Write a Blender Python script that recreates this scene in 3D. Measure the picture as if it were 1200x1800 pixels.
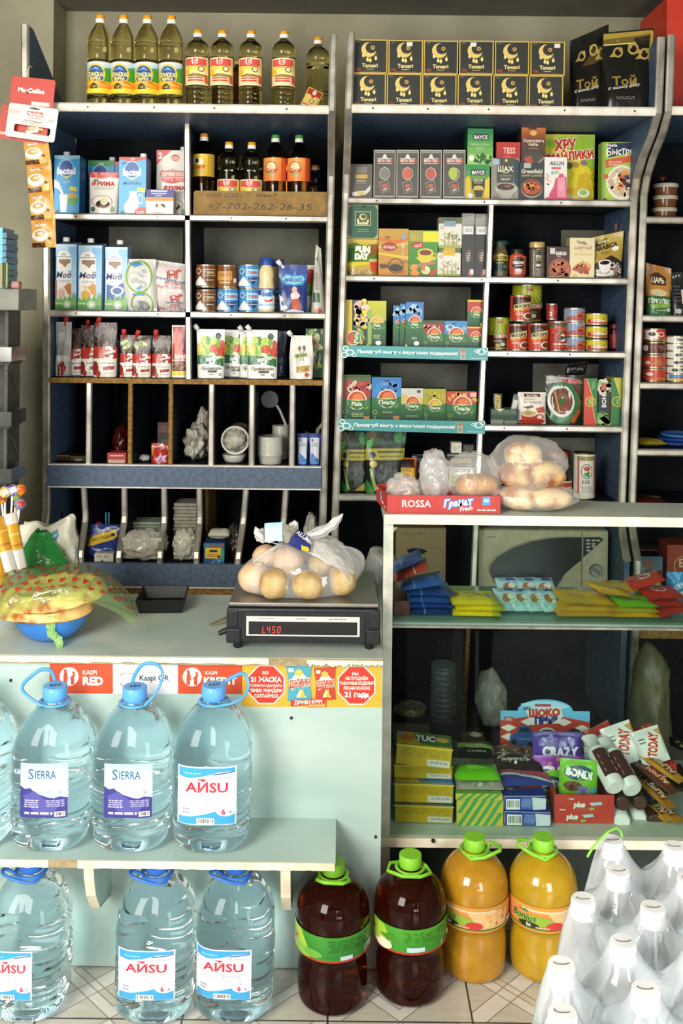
import bpy,bmesh,math,random
from mathutils import Vector,Matrix,noise
from mathutils.geometry import tessellate_polygon
for o in list(bpy.data.objects):
    bpy.data.objects.remove(o)
SC=bpy.context.scene
COL=SC.collection
PI=math.pi
# ------------------------------------------------------------------ camera
F,PYH,CH,ROLL=1750.0,530.0,1.545,0.011      # focal length (px), horizon row, eye height, roll
cam=bpy.data.cameras.new('camera')
cam.sensor_fit='VERTICAL'; cam.sensor_height=36; cam.sensor_width=24
cam.lens=35; cam.shift_y=(PYH-900)/1800.0; cam.clip_start=0.05
camo=bpy.data.objects.new('camera',cam); COL.objects.link(camo)
camo.matrix_world=Matrix.Translation((0,0,CH)) @ Matrix.Rotation(PI/2,4,'X') @ Matrix.Rotation(ROLL,4,'Z')
SC.camera=camo
# ------------------------------------------------------------------ light and exposure
SC.view_settings.view_transform='Standard'
SC.view_settings.look='None'
SC.view_settings.gamma=1.0
SC.view_settings.use_curve_mapping=False
SC.view_settings.exposure=0.38
W=bpy.data.worlds.new('sky'); SC.world=W; W.use_nodes=True
bgn=W.node_tree.nodes['Background']
bgn.inputs['Color'].default_value=(0.86,0.93,1.0,1); bgn.inputs['Strength'].default_value=0.35
def area(name,loc,target,sx,sy,power,color):
    l=bpy.data.lights.new(name,'AREA'); l.shape='RECTANGLE'; l.size=sx; l.size_y=sy
    l.energy=power; l.color=color
    o=bpy.data.objects.new(name,l); COL.objects.link(o); o.location=loc
    o.rotation_euler=(Vector(target)-Vector(loc)).to_track_quat('-Z','Y').to_euler()
    return o
area('shop_window_daylight',(-1.4,-0.1,1.95),(0.15,2.7,0.85),1.1,1.6,98,(1.0,0.965,0.90))
area('shop_door_daylight',(1.1,-1.0,1.2),(0.1,2.6,0.8),1.0,1.8,58,(0.95,0.97,1.0))
try:
    SC.cycles.transparent_max_bounces=24
    SC.cycles.max_bounces=14; SC.cycles.transmission_bounces=12; SC.cycles.glossy_bounces=6
except Exception:
    pass
# ------------------------------------------------------------------ helpers
def at(px,py,Y):
    """the point at distance Y from the camera plane seen at photo pixel (px, py)"""
    u,v=(px-600)/F,(py-PYH)/F
    ca,sa=math.cos(ROLL),math.sin(ROLL)
    return Vector(((u*ca+v*sa)*Y,Y,CH-(-u*sa+v*ca)*Y))
def lin(h):
    h=h.lstrip('#'); c=[int(h[i:i+2],16)/255 for i in (0,2,4)]
    return tuple(x/12.92 if x <= .04045 else ((x+.055)/1.055) ** 2.4 for x in c)+(1,)
MATS={}
def M(h,rough=.45,metal=0.,spec=.4,name=None):
    k=(h,rough,metal,spec)
    if k not in MATS:
        m=bpy.data.materials.new(name or 'print_'+h.lstrip('#')); m.use_nodes=True
        b=m.node_tree.nodes['Principled BSDF']
        b.inputs['Base Color'].default_value=lin(h); b.inputs['Roughness'].default_value=rough
        b.inputs['Metallic'].default_value=metal; b.inputs['Specular IOR Level'].default_value=spec
        MATS[k]=m
    return MATS[k]
def noisy(name,c1,c2,scale=8,rough=.5,detail=4,stretch=(1,1,1),metal=0.,bump=0.,ramp=(.35,.65),spec=.4):
    if name in MATS: return MATS[name]
    m=bpy.data.materials.new(name); m.use_nodes=True; nt=m.node_tree; N=nt.nodes; L=nt.links
    b=N['Principled BSDF']; tc=N.new('ShaderNodeTexCoord'); mp=N.new('ShaderNodeMapping'); mp.inputs['Scale'].default_value=stretch
    no=N.new('ShaderNodeTexNoise'); no.inputs['Scale'].default_value=scale; no.inputs['Detail'].default_value=detail
    cr=N.new('ShaderNodeValToRGB'); cr.color_ramp.elements[0].color=lin(c1); cr.color_ramp.elements[1].color=lin(c2)
    cr.color_ramp.elements[0].position=ramp[0]; cr.color_ramp.elements[1].position=ramp[1]
    L.new(tc.outputs['Object'],mp.inputs['Vector']); L.new(mp.outputs['Vector'],no.inputs['Vector']); L.new(no.outputs['Fac'],cr.inputs['Fac'])
    L.new(cr.outputs['Color'],b.inputs['Base Color']); b.inputs['Roughness'].default_value=rough; b.inputs['Metallic'].default_value=metal
    b.inputs['Specular IOR Level'].default_value=spec
    if bump:
        bp=N.new('ShaderNodeBump'); bp.inputs['Strength'].default_value=bump; bp.inputs['Distance'].default_value=.01
        L.new(no.outputs['Fac'],bp.inputs['Height']); L.new(bp.outputs['Normal'],b.inputs['Normal'])
    MATS[name]=m
    return m
def glassy(name,h,ior=1.33,rough=.02,trans=1.,h2=None):
    if name in MATS: return MATS[name]
    m=bpy.data.materials.new(name); m.use_nodes=True; b=m.node_tree.nodes['Principled BSDF']
    b.inputs['Base Color'].default_value=lin(h); b.inputs['Roughness'].default_value=rough
    b.inputs['IOR'].default_value=ior; b.inputs['Transmission Weight'].default_value=trans
    MATS[name]=m
    return m
def film(name,h='#f2f4f2',clear=.7,edge=.25,rough=.18,tint='#ffffff',bump=0.,scale=30,ior=1.4):
    """thin clear plastic: see-through when faced, whiter where it curves away, glossy"""
    if name in MATS: return MATS[name]
    m=bpy.data.materials.new(name); m.use_nodes=True; nt=m.node_tree; N=nt.nodes; L=nt.links
    N.remove(N['Principled BSDF']); out=N['Material Output']
    tr=N.new('ShaderNodeBsdfTransparent'); tr.inputs['Color'].default_value=lin(tint)
    pr=N.new('ShaderNodeBsdfPrincipled'); pr.inputs['Base Color'].default_value=lin(h); pr.inputs['Roughness'].default_value=rough
    lw=N.new('ShaderNodeLayerWeight'); lw.inputs['Blend'].default_value=.3
    mr=N.new('ShaderNodeMapRange'); mr.inputs['To Min'].default_value=1-clear; mr.inputs['To Max'].default_value=min(1,1-clear+edge)
    L.new(lw.outputs['Facing'],mr.inputs['Value'])
    mx=N.new('ShaderNodeMixShader'); L.new(mr.outputs['Result'],mx.inputs['Fac']); L.new(tr.outputs[0],mx.inputs[1]); L.new(pr.outputs[0],mx.inputs[2])
    gl=N.new('ShaderNodeBsdfGlossy'); gl.inputs['Roughness'].default_value=rough*.6
    pw=N.new('ShaderNodeMath'); pw.operation='POWER'; pw.inputs[1].default_value=4; L.new(lw.outputs['Facing'],pw.inputs[0])
    fr=N.new('ShaderNodeMath'); fr.operation='MULTIPLY_ADD'; fr.inputs[1].default_value=(ior-1)*1.1; fr.inputs[2].default_value=((ior-1)/(ior+1)) ** 2*1.6; L.new(pw.outputs[0],fr.inputs[0])
    mx2=N.new('ShaderNodeMixShader'); L.new(fr.outputs[0],mx2.inputs['Fac']); L.new(mx.outputs[0],mx2.inputs[1]); L.new(gl.outputs[0],mx2.inputs[2])
    L.new(mx2.outputs[0],out.inputs['Surface'])
    if bump:
        tc=N.new('ShaderNodeTexCoord'); no=N.new('ShaderNodeTexNoise'); no.inputs['Scale'].default_value=scale; no.inputs['Detail'].default_value=3
        no.inputs['Distortion'].default_value=1.5
        bp=N.new('ShaderNodeBump'); bp.inputs['Strength'].default_value=bump; bp.inputs['Distance'].default_value=.01
        L.new(tc.outputs['Object'],no.inputs['Vector']); L.new(no.outputs['Fac'],bp.inputs['Height'])
        for n in (pr,gl,lw): L.new(bp.outputs['Normal'],n.inputs['Normal'])
    MATS[name]=m
    return m
class MB:
    def __init__(s): s.v=[]; s.f=[]; s.m=[]; s.sm=[]; s.mats=[]
    def mi(s,m):
        if m not in s.mats: s.mats.append(m)
        return s.mats.index(m)
    def add(s,vs,fs,m,smooth=False,tf=None):
        k=len(s.v); i=s.mi(m)
        s.v += [tuple(tf @ Vector(p)) if tf else tuple(p) for p in vs]
        for f in fs:
            s.f.append([a+k for a in f]); s.m.append(i); s.sm.append(smooth)
        return s
    def box(s,x0,x1,y0,y1,z0,z1,m,bev=0.,tf=None):
        if bev <= 0:
            vs=[(x,y,z) for z in (z0,z1) for y in (y0,y1) for x in (x0,x1)]
            return s.add(vs,[(0,2,3,1),(4,5,7,6),(0,1,5,4),(2,6,7,3),(0,4,6,2),(1,3,7,5)],m,False,tf)
        bm=bmesh.new(); bmesh.ops.create_cube(bm,size=1)
        for v in bm.verts: v.co=((x0+x1)/2+v.co.x*(x1-x0),(y0+y1)/2+v.co.y*(y1-y0),(z0+z1)/2+v.co.z*(z1-z0))
        bmesh.ops.bevel(bm,geom=list(bm.edges),offset=bev,segments=2,affect='EDGES',profile=.5)
        bm.verts.index_update()
        s.add([v.co[:] for v in bm.verts],[[v.index for v in f.verts] for f in bm.faces],m,False,tf); bm.free()
        return s
    def grid(s,fn,nu,nv,m,smooth=True,flip=False,wrap=False):
        vs=[fn(i/nu,j/nv) for j in range(nv+1) for i in range(nu+(0 if wrap else 1))]
        k=nu if wrap else nu+1; fs=[]
        for j in range(nv):
            for i in range(nu):
                a,b=j*k+i,j*k+(i+1) % k if wrap else j*k+i+1
                q=(a,b,b+k,a+k); fs.append(q[::-1] if flip else q)
        return s.add(vs,fs,m,smooth)
    def lathe(s,prof,m,seg=32,n=2.,rf=None,sx=1.,sy=1.,cx=0.,cy=0.,cap=True,smooth=True,tf=None):
        vs=[]
        for z,r in prof:
            for i in range(seg):
                t=2*PI*i/seg; c,q=math.cos(t),math.sin(t)
                k=1. if n==2 else 1/(abs(c) ** n+abs(q) ** n) ** (1/n)
                R=r*k*(rf(t,z,r) if rf else 1.)
                vs.append((cx+c*R*sx,cy+q*R*sy,z))
        fs=[(j*seg+i,j*seg+(i+1) % seg,(j+1)*seg+(i+1) % seg,(j+1)*seg+i) for j in range(len(prof)-1) for i in range(seg)]
        s.add(vs,fs,m,smooth,tf)
        if cap:
            s.add(vs[:seg],[list(range(seg))[::-1]],m,False,tf); s.add(vs[-seg:],[list(range(seg))],m,False,tf)
        return s
    def tube(s,pts,r,m,seg=8,closed=False,flat=1.,up=None):
        pts=[Vector(p) for p in pts]; n=len(pts); vs=[]; rr=r if callable(r) else (lambda t: r)
        last=None
        for i in range(n):
            d=(pts[(i+1) % n]-pts[i-1]) if closed else (pts[min(i+1,n-1)]-pts[max(i-1,0)])
            d.normalize(); u=Vector(up) if up else (last if last is not None else (Vector((0,0,1)) if abs(d.z) < .9 else Vector((1,0,0))))
            a=u-d*u.dot(d)
            a=a.normalized() if a.length > 1e-6 else d.orthogonal().normalized(); b=d.cross(a); last=a
            R=rr(i/max(1,n-1))
            for k in range(seg):
                t=2*PI*k/seg
                vs.append(pts[i]+a*(math.cos(t)*R*flat)+b*(math.sin(t)*R))
        fs=[(i*seg+k,i*seg+(k+1) % seg,((i+1) % n)*seg+(k+1) % seg,((i+1) % n)*seg+k) for i in range(n if closed else n-1) for k in range(seg)]
        s.add(vs,fs,m,True)
        if not closed:
            s.add(vs[:seg],[list(range(seg))[::-1]],m); s.add(vs[-seg:],[list(range(seg))],m)
        return s
    def ico(s,c,r,m,sub=3,fn=None,smooth=True):
        bm=bmesh.new(); bmesh.ops.create_icosphere(bm,subdivisions=sub,radius=1)
        r=(r,r,r) if not hasattr(r,'__len__') else r
        vs=[]
        for v in bm.verts:
            p=v.co.copy(); k=fn(p) if fn else 1.
            vs.append((c[0]+p.x*r[0]*k,c[1]+p.y*r[1]*k,c[2]+p.z*r[2]*k))
        bm.verts.index_update()
        s.add(vs,[[v.index for v in f.verts] for f in bm.faces],m,smooth); bm.free()
        return s
    def prism(s,poly,y0,y1,m,smooth=False):
        """polygon in (x, z) extruded from y0 to y1"""
        n=len(poly); vs=[(x,y0,z) for x,z in poly]+[(x,y1,z) for x,z in poly]
        area2=sum(poly[i][0]*poly[(i+1) % n][1]-poly[(i+1) % n][0]*poly[i][1] for i in range(n))
        tri=tessellate_polygon([[Vector((x,z,0)) for x,z in poly]])
        fs=[]
        for t in tri:
            a=sum(poly[t[i]][0]*poly[t[(i+1) % 3]][1]-poly[t[(i+1) % 3]][0]*poly[t[i]][1] for i in range(3))
            t=list(t) if a > 0 else list(t)[::-1]
            fs.append(t); fs.append([k+n for k in t[::-1]])
        for i in range(n):
            j=(i+1) % n; q=[i,i+n,j+n,j]; fs.append(q if area2 > 0 else q[::-1])
        return s.add(vs,fs,m,smooth)
    def build(s,name,parent=None,loc=None,rot=None):
        me=bpy.data.meshes.new(name); me.from_pydata(s.v,[],s.f)
        for m in s.mats: me.materials.append(m)
        me.polygons.foreach_set('material_index',s.m); me.polygons.foreach_set('use_smooth',s.sm); me.update()
        o=bpy.data.objects.new(name,me); COL.objects.link(o)
        if parent: o.parent=parent
        if loc is not None: o.location=loc
        if rot is not None: o.rotation_euler=rot
        return o
def tag(o,label=None,cat=None,group=None,kind=None):
    if label: o['label']=label
    if cat: o['category']=cat
    if group: o['group']=group
    if kind: o['kind']=kind
    return o
def thing(name,label,cat,loc=(0,0,0),group=None,rot=None):
    o=bpy.data.objects.new(name,None); COL.objects.link(o); o.location=loc; o.empty_display_size=.05
    if rot: o.rotation_euler=rot
    return tag(o,label,cat,group)
def copy_tree(o,loc,label=None,group=None,rot=None):
    r=o.copy(); COL.objects.link(r); r.location=loc
    if rot: r.rotation_euler=rot
    if label: r['label']=label
    if group: r['group']=group
    for ch in [c for c in bpy.data.objects if c.parent==o]:
        c=ch.copy(); COL.objects.link(c); c.parent=r
        for g in [q for q in bpy.data.objects if q.parent==ch]:
            d=g.copy(); COL.objects.link(d); d.parent=c
    return r
# ---- lettering and printed artwork, laid on a surface by a map (u, v, lift) -> point
TXT={}
LOOK=str.maketrans('АВЕКМНОРСТХаеорсхІі','ABEKMHOPCTXaeopcxIi')      # letters drawn alike in both alphabets
def text_geo(t,bold=0.,res=2):
    t=t.translate(LOOK)
    k=(t,bold,res)
    if k not in TXT:
        c=bpy.data.curves.new('lettering','FONT'); c.body=t; c.resolution_u=res; c.offset=bold; c.size=1; c.align_x='LEFT'
        o=bpy.data.objects.new('lettering',c); COL.objects.link(o)
        me=bpy.data.meshes.new_from_object(o.evaluated_get(bpy.context.evaluated_depsgraph_get()))
        vs=[(v.co.x/.73,v.co.y/.73) for v in me.vertices]; fs=[list(p.vertices) for p in me.polygons]
        bpy.data.objects.remove(o); bpy.data.curves.remove(c); bpy.data.meshes.remove(me)
        if vs:
            x0=min(v[0] for v in vs); x1=max(v[0] for v in vs)
            vs=[(x-(x0+x1)/2,y-.5) for x,y in vs]; TXT[k]=(vs,fs,x1-x0)
        else: TXT[k]=([],[],1)
    return TXT[k]
def tris2d(pts,fs,L,asp):
    """split flat triangles until no edge is longer than L percent, so print can follow a curve"""
    out=[]; st=[]
    for f in fs:
        for k in range(1,len(f)-1): st.append((pts[f[0]],pts[f[k]],pts[f[k+1]]))
    while st:
        a,b,c=st.pop()
        e=[math.hypot(p[0]-q[0],(p[1]-q[1])/max(asp,.3)) for p,q in ((a,b),(b,c),(c,a))]; m=max(e)
        if m <= L or len(out) > 6000: out.append((a,b,c)); continue
        i=e.index(m); a,b,c=((a,b,c),(b,c,a),(c,a,b))[i]; h=((a[0]+b[0])/2,(a[1]+b[1])/2)
        st += [(a,h,c),(h,b,c)]
    idx={}; vs=[]; ff=[]
    for t in out:
        q=[]
        for p in t:
            k=(round(p[0],4),round(p[1],4))
            if k not in idx: idx[k]=len(vs); vs.append(p)
            q.append(idx[k])
        if len(set(q))==3: ff.append(q)
    return vs,ff
RND=random.Random(7)
def art(mb,items,mp,asp,off=.0004,step=.0002,res=1,rough=.4,u0=0.,u1=1.,metal=0.):
    """items in percent of the face, origin top left; asp = width / height of the face"""
    def P(x,y,o): return mp(u0+(u1-u0)*x/100,y/100,o)
    for i,it in enumerate(items):
        o=off+step*i; k=it[0]
        mt=lambda h: M(h,rough,metal)
        if k=='r':
            _,x0,y0,x1,y1,h=it[:6]
            nu=max(1,math.ceil((x1-x0)/100*res)); nv=max(1,math.ceil((y1-y0)/100*res))
            mb.grid(lambda a,b: P(x0+(x1-x0)*a,y1+(y0-y1)*b,o),nu,nv,mt(h),res > 1)
        elif k=='g':
            _,x0,y0,x1,y1,h0,h1=it[:7]; n=6; a0=[int(h0.lstrip('#')[j:j+2],16) for j in (0,2,4)]; a1=[int(h1.lstrip('#')[j:j+2],16) for j in (0,2,4)]
            for q in range(n):
                h='#'+''.join('%02x' % int(a+(b-a)*q/(n-1)) for a,b in zip(a0,a1))
                ya,yb=y0+(y1-y0)*q/n,y0+(y1-y0)*(q+1)/n
                nu=max(1,math.ceil((x1-x0)/100*res)); nv=max(1,math.ceil((yb-ya)/100*res))
                mb.grid(lambda a,b: P(x0+(x1-x0)*a,yb+(ya-yb)*b,o),nu,nv,mt(h),res > 1)
        elif k=='e':
            _,cx,cy,rx,ry,h=it[:6]; rings=1 if res==1 else 3; n=24
            vs=[P(cx,cy,o)]+[P(cx+math.cos(2*PI*j/n)*rx*q/rings,cy-math.sin(2*PI*j/n)*ry*q/rings,o) for q in range(1,rings+1) for j in range(n)]
            fs=[(0,1+j,1+(j+1) % n) for j in range(n)]+[(1+(q-1)*n+j,1+q*n+j,1+q*n+(j+1) % n,1+(q-1)*n+(j+1) % n) for q in range(1,rings) for j in range(n)]
            mb.add(vs,fs,mt(h),res > 1)
        elif k=='o':
            _,cx,cy,rx,ry,fr,h=it[:7]; n=28
            vs=[P(cx+math.cos(2*PI*j/n)*rx*q,cy-math.sin(2*PI*j/n)*ry*q,o) for q in (1-fr,1) for j in range(n)]
            mb.add(vs,[(j,n+j,n+(j+1) % n,(j+1) % n) for j in range(n)],mt(h),res > 1)
        elif k=='p':
            _,pts,h=it[:3]
            tri=tessellate_polygon([[Vector((x,-y,0)) for x,y in pts]])
            fs=[]
            for t in tri:
                a=sum(pts[t[q]][0]*-pts[t[(q+1) % 3]][1]+pts[t[(q+1) % 3]][0]*pts[t[q]][1] for q in range(3))
                fs.append(list(t) if a > 0 else list(t)[::-1])
            if res > 1: pts,fs=tris2d(pts,fs,130/res,asp)
            mb.add([P(x,y,o) for x,y in pts],fs,mt(h))
        elif k=='t':
            _,s,cx,cy,hh,h=it[:6]; mw=it[6] if len(it) > 6 else None; op=it[7] if len(it) > 7 else {}
            vs,fs,w=text_geo(s,op.get('b',0.02)); sx=hh/asp
            if mw and (w*sx > mw or op.get('fit')): sx=mw/w
            r=op.get('r',0); sh=op.get('s',0); c,q=math.cos(r),math.sin(r); pts=[]
            for x,y in vs:
                X,Yv=(x+y*sh)*sx*asp,y*hh
                X,Yv=X*c-Yv*q,X*q+Yv*c
                pts.append((cx+X/asp,cy-Yv))
            if res > 1 and hh > 9: pts,fs=tris2d(pts,fs,130/res,asp)
            mb.add([P(x,y,o) for x,y in pts],fs,mt(h))
        elif k=='l':          # lines of print too small to read
            _,x0,y0,x1,y1,n,h=it[:7]; rnd=random.Random(int(x0*31+y0*17))
            hh=(y1-y0)/n
            for q in range(n):
                x=x0+rnd.uniform(0,.1)*(x1-x0)
                while x < x1-2:
                    w=min(rnd.uniform(.12,.3)*(x1-x0),x1-x); ya=y0+q*hh
                    mb.add([P(x,ya+hh*.62,o),P(x+w,ya+hh*.62,o),P(x+w,ya+hh*.1,o),P(x,ya+hh*.1,o)],[(0,1,2,3)],mt(h)); x += w+.05*(x1-x0)
        elif k=='n':          # speckles: food, leaves, seeds
            _,cx,cy,rx,ry,n,sz,cols=it[:8]; rnd=random.Random(int(cx*13+cy*7+n))
            for q in range(n):
                a=rnd.uniform(0,2*PI); d=math.sqrt(rnd.random()); x=cx+math.cos(a)*d*rx; y=cy+math.sin(a)*d*ry
                s1=sz*rnd.uniform(.6,1.3); t=rnd.uniform(0,PI); pts=[]
                for j in range(7):
                    b=2*PI*j/7; X=math.cos(b)*s1; Y2=math.sin(b)*s1*.6
                    pts.append(P(x+(X*math.cos(t)-Y2*math.sin(t))/asp,y-(X*math.sin(t)+Y2*math.cos(t)),o+.00004*(q % 4)))
                mb.add(pts,[list(range(7))],mt(rnd.choice(cols)))
        elif k=='b':          # bar code
            _,x0,y0,x1,y1=it[:5]; rnd=random.Random(int(x0*5+y0))
            mb.add([P(x0,y1,o),P(x1,y1,o),P(x1,y0,o),P(x0,y0,o)],[(0,1,2,3)],mt('#eeeeea'))
            x=x0+(x1-x0)*.08
            while x < x1-(x1-x0)*.08:
                w=(x1-x0)*rnd.choice((.02,.035,.05))
                mb.add([P(x,y1-(y1-y0)*.2,o+.0001),P(x+w,y1-(y1-y0)*.2,o+.0001),P(x+w,y0+(y1-y0)*.12,o+.0001),P(x,y0+(y1-y0)*.12,o+.0001)],[(0,1,2,3)],mt('#2a2a2c')); x += w+(x1-x0)*rnd.choice((.03,.05))
def rect(x0,y0,x1,y1,Y,z=None):
    """centre x, base z, width and height of a photo rectangle standing at distance Y"""
    xm=(x0+x1)/2; b=at(xm,y1,Y); t=at(xm,y0,Y); zb=b.z if z is None else z
    return b.x,zb,(x1-x0)/F*Y,t.z-zb
def carton(name,label,cat,r,Y,d,col,items=(),z=None,group=None,rz=0.,side=None,rough=.42,bev=.0012,top=None,ry=0.):
    x,zb,w,h=rect(*r,Y,z); mb=MB()
    mb.box(-w/2,w/2,0,d,0,h,M(col,rough),bev)
    if side:
        for s in (-1,1):
            X=s*(w/2+.0003); mb.add([(X,.001,.001),(X,d-.001,.001),(X,d-.001,h-.001),(X,.001,h-.001)],[(0,1,2,3) if s > 0 else (3,2,1,0)],M(side,rough))
    if top: mb.add([(-w/2+.001,.001,h+.0003),(w/2-.001,.001,h+.0003),(w/2-.001,d-.001,h+.0003),(-w/2+.001,d-.001,h+.0003)],[(0,1,2,3)],M(top,rough))
    art(mb,items,lambda u,v,o: (-w/2+u*w,-o,h*(1-v)),w/h)
    o=mb.build(name,None,(x,Y,zb),(0,ry,rz))
    return tag(o,label,cat,group)
def canprof(r,h):
    return [(0,r*.93),(.001,r*.99),(.003,r*.99),(.004,r*.96),(.006,r),(h-.006,r),(h-.004,r*.96),(h-.003,r*.99),(h-.0008,r*.99),(h-.0008,r*.93),(h-.003,r*.92),(h-.003,.001)]
def can(name,label,cat,r,Y,items=(),col='#b03020',z=None,group=None,lid='#c8c2b0',metal=.9,rz=0.,shade=None):
    x,zb,w,h=rect(*r,Y,z); R=w/2; mb=MB()
    mb.lathe(canprof(R,h),M(lid,.3,metal),36)
    mb.lathe([(.005,R+.0003),(h-.005,R+.0003)],M(col,.3),36,cap=False)
    def mp(u,v,o):
        t=max(-1,min(1,2*u-1)); a=math.asin(t)*.97
        return (math.sin(a)*(R+o),-math.cos(a)*(R+o),.005+(h-.01)*(1-v))
    art(mb,items,mp,w/h,.0006,.0002,12,.3)
    o=mb.build(name,None,(x,Y+R,zb),(0,0,rz))
    return tag(o,label,cat,group)
def pouch_pt(w,h,T,style,seed,wr,q,topw=1.):
    q=q or [(0,0)]*4
    def thick(u,v):
        if style=='pillow':
            vv=max(0,min(1,(v-.05)/.9)); return T*(1-(2*u-1) ** 4) ** .5*math.sin(PI*vv) ** .55
        vv=max(0,min(1,(v-.1)/.75)); vv=vv*vv*(3-2*vv)
        return T*(1-(2*u-1) ** 4) ** .5*vv+.002
    def pt(u,v,side,o):
        t=thick(u,v); k=min(1,t/T*1.5+.12)
        n=noise.noise(Vector((u*3.1+seed,v*3.7,seed*1.7)))*.6+noise.noise(Vector((u*9+seed,v*8,seed*.7+4)))*.3
        y=side*(t/2+o)+n*wr*k+(n*wr*.5 if v < .12 else 0)
        ww=w*(topw+(1-topw)*min(1,v/.5)); x=(u-.5)*ww; z=(1-v)*h
        b=[(1-u)*(1-v),u*(1-v),u*v,(1-u)*v]
        x += sum(c*a[0] for c,a in zip(b,q))*w; z += sum(c*a[1] for c,a in zip(b,q))*h
        return (x,y,max(z,0.0005) if q==[(0,0)]*4 else z)
    return pt
def pouch_mb(w,h,T,col,items=(),style='pillow',seed=1.,wr=.006,q=None,rough=.28,back=None,n=22,topw=1.,off=.0011,metal=0.):
    pt=pouch_pt(w,h,T,style,seed,wr,q,topw); mb=MB()
    mb.grid(lambda u,v: pt(u,1-v,-1,0),n,n,M(col,rough,metal)); mb.grid(lambda u,v: pt(u,1-v,1,0),n,n,M(back or col,rough,metal),True,True)
    art(mb,items,lambda u,v,o: pt(min(1,max(0,u)),min(1,max(0,v)),-1,o),w/h,off,.0002,14,rough,metal=metal)
    return mb,pt
def pouch(name,label,cat,r,Y,T,col,items=(),z=None,group=None,style='pillow',rz=0.,rot=None,spout=None,**kw):
    x,zb,w,h=rect(*r,Y,z); kw.setdefault('seed',r[0]*.37+r[1]*.11)
    mb,pt=pouch_mb(w,h,T,col,items,style,**kw); loc=(x,Y+T/2,zb)
    if not spout: return tag(mb.build(name,None,loc,rot or (0,0,rz)),label,cat,group)
    t=thing(name,label,cat,loc,group,rot or (0,0,rz)); mb.build('pack',t)
    su,sz_,sc,tilt=spout; c=MB(); tf=Matrix.Translation(((su-.5)*w,0,h-.004)) @ Matrix.Rotation(tilt,4,'Y')
    c.lathe([(-.01,.005),(.006,.005),(.006,.0085),(.022,.0085),(.0235,.0075)],M(sc,.35),16,tf=tf); c.build('spout_cap',t)
    return t
def bottle_mb(prof,mat,seg=40,n=2.,rf=None):
    return MB().lathe(prof,mat,seg,n,rf)
def smoothprof(pts,k=4):
    out=[]
    P=[pts[0]]+list(pts)+[pts[-1]]
    for i in range(1,len(P)-2):
        for j in range(k):
            t=j/k; a,b,c,d=P[i-1],P[i],P[i+1],P[i+2]
            f=lambda q: .5*(2*b[q]+(c[q]-a[q])*t+(2*a[q]-5*b[q]+4*c[q]-d[q])*t*t+(3*b[q]-a[q]-3*c[q]+d[q])*t ** 3)
            out.append((f(0),max(.0005,f(1))))
    out.append(P[-1]); return out
def cyl_label(mb,R,z0,z1,span,items,base,rough=.35,rx=None,off=.0005):
    """label wrapped round the front of a bottle, span in radians"""
    def mp(u,v,o):
        a=(u-.5)*span; rr=R+o
        return (math.sin(a)*rr,-math.cos(a)*rr,z0+(z1-z0)*(1-v))
    art(mb,[('r',0,0,100,100,base)]+list(items),mp,R*span/(z1-z0),off,.00018,16,rough)
    return mb
def net(ctrl,nu,nv,wr=0.,seed=0.,fq=9.):
    """smooth surface through a grid of control points"""
    R,C=len(ctrl),len(ctrl[0])
    def cr(a,b,c,d,t): return .5*(2*b+(c-a)*t+(2*a-5*b+4*c-d)*t*t+(3*b-a-3*c+d)*t ** 3)
    def row(r,u):
        x=u*(C-1); i=min(int(x),C-2); t=x-i
        return cr(r[max(i-1,0)],r[i],r[i+1],r[min(i+2,C-1)],t)
    def fn(u,v):
        y=v*(R-1); j=min(int(y),R-2); t=y-j
        q=[row(ctrl[k],u) for k in (max(j-1,0),j,j+1,min(j+2,R-1))]
        p=cr(*q,t)
        if wr:
            s=Vector((u*fq+seed,v*fq,seed)); p=p+Vector((noise.noise(s),noise.noise(s+Vector((9,3,1))),noise.noise(s+Vector((2,7,5)))))*wr
        return p
    return fn
def crumple(seed,amp=.2,fq=2.2):
    def fn(p):
        q=p*fq+Vector((seed,seed*2,seed*3))
        return 1+amp*(noise.noise(q)+.6*(1-2*abs(noise.noise(q*2.3)))-.25)
    return fn
# ------------------------------------------------------------------ materials of the place
ALU=noisy('aluminium_edging','#9a9488','#cfc8bb',14,.3,metal=.7,stretch=(1,1,1))
WHITE_TRIM=noisy('cream_edging','#d2c9b8','#ece5d8',20,.38)
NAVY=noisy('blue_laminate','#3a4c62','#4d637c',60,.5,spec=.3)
NAVY_SHADED=noisy('shaded_blue_laminate','#0d131b','#141c27',40,.6,spec=.2)  # the blue laminate darkened: shade inside the compartments put into its colour
BLUEBOARD=noisy('grey_blue_front_board','#4a586a','#5b6a7d',70,.5,spec=.3)
CHIP=noisy('bare_chipboard','#6d4f24','#9c7536',90,.8,6)
BACKB=noisy('shaded_back_board','#0e1013','#16191c',12,.8,spec=.1)  # near-black: the deep shade behind the goods is painted into the board
PATCH=noisy('grey_back_board','#5c5c52','#6c6b5f',9,.85,spec=.1)  # lighter grey, laid where that painted shade leaves off
WALLM=noisy('painted_plaster_wall','#8d8771','#a09a82',3.5,.85,8,bump=.15)
CEILM=noisy('ceiling_paint','#6c685a','#787464',4,.9,6)
TEAL=noisy('pale_teal_panel','#a2bcb4','#bccfc6',2.2,.35,6,stretch=(1,1,3))
TEALTOP=noisy('worn_teal_worktop','#a2b3aa','#c6cbbb',5,.4,8)
CREAM=noisy('cream_plastic_edge','#dccfb2','#efe5cc',24,.45)
CARDB=noisy('brown_cardboard','#86683a','#9a7a48',30,.85)
PLAS_CLEAR=film('clear_polythene','#eef0ee',.80,.38,.16,bump=.25,scale=60)
PLAS_MILK=film('milky_polythene','#e6e4dc',.45,.4,.25,bump=.35,scale=45)
PLAS_WHITE=noisy('white_polythene','#c9c5ba','#e4e1d8',25,.3,4,bump=.3)
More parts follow.
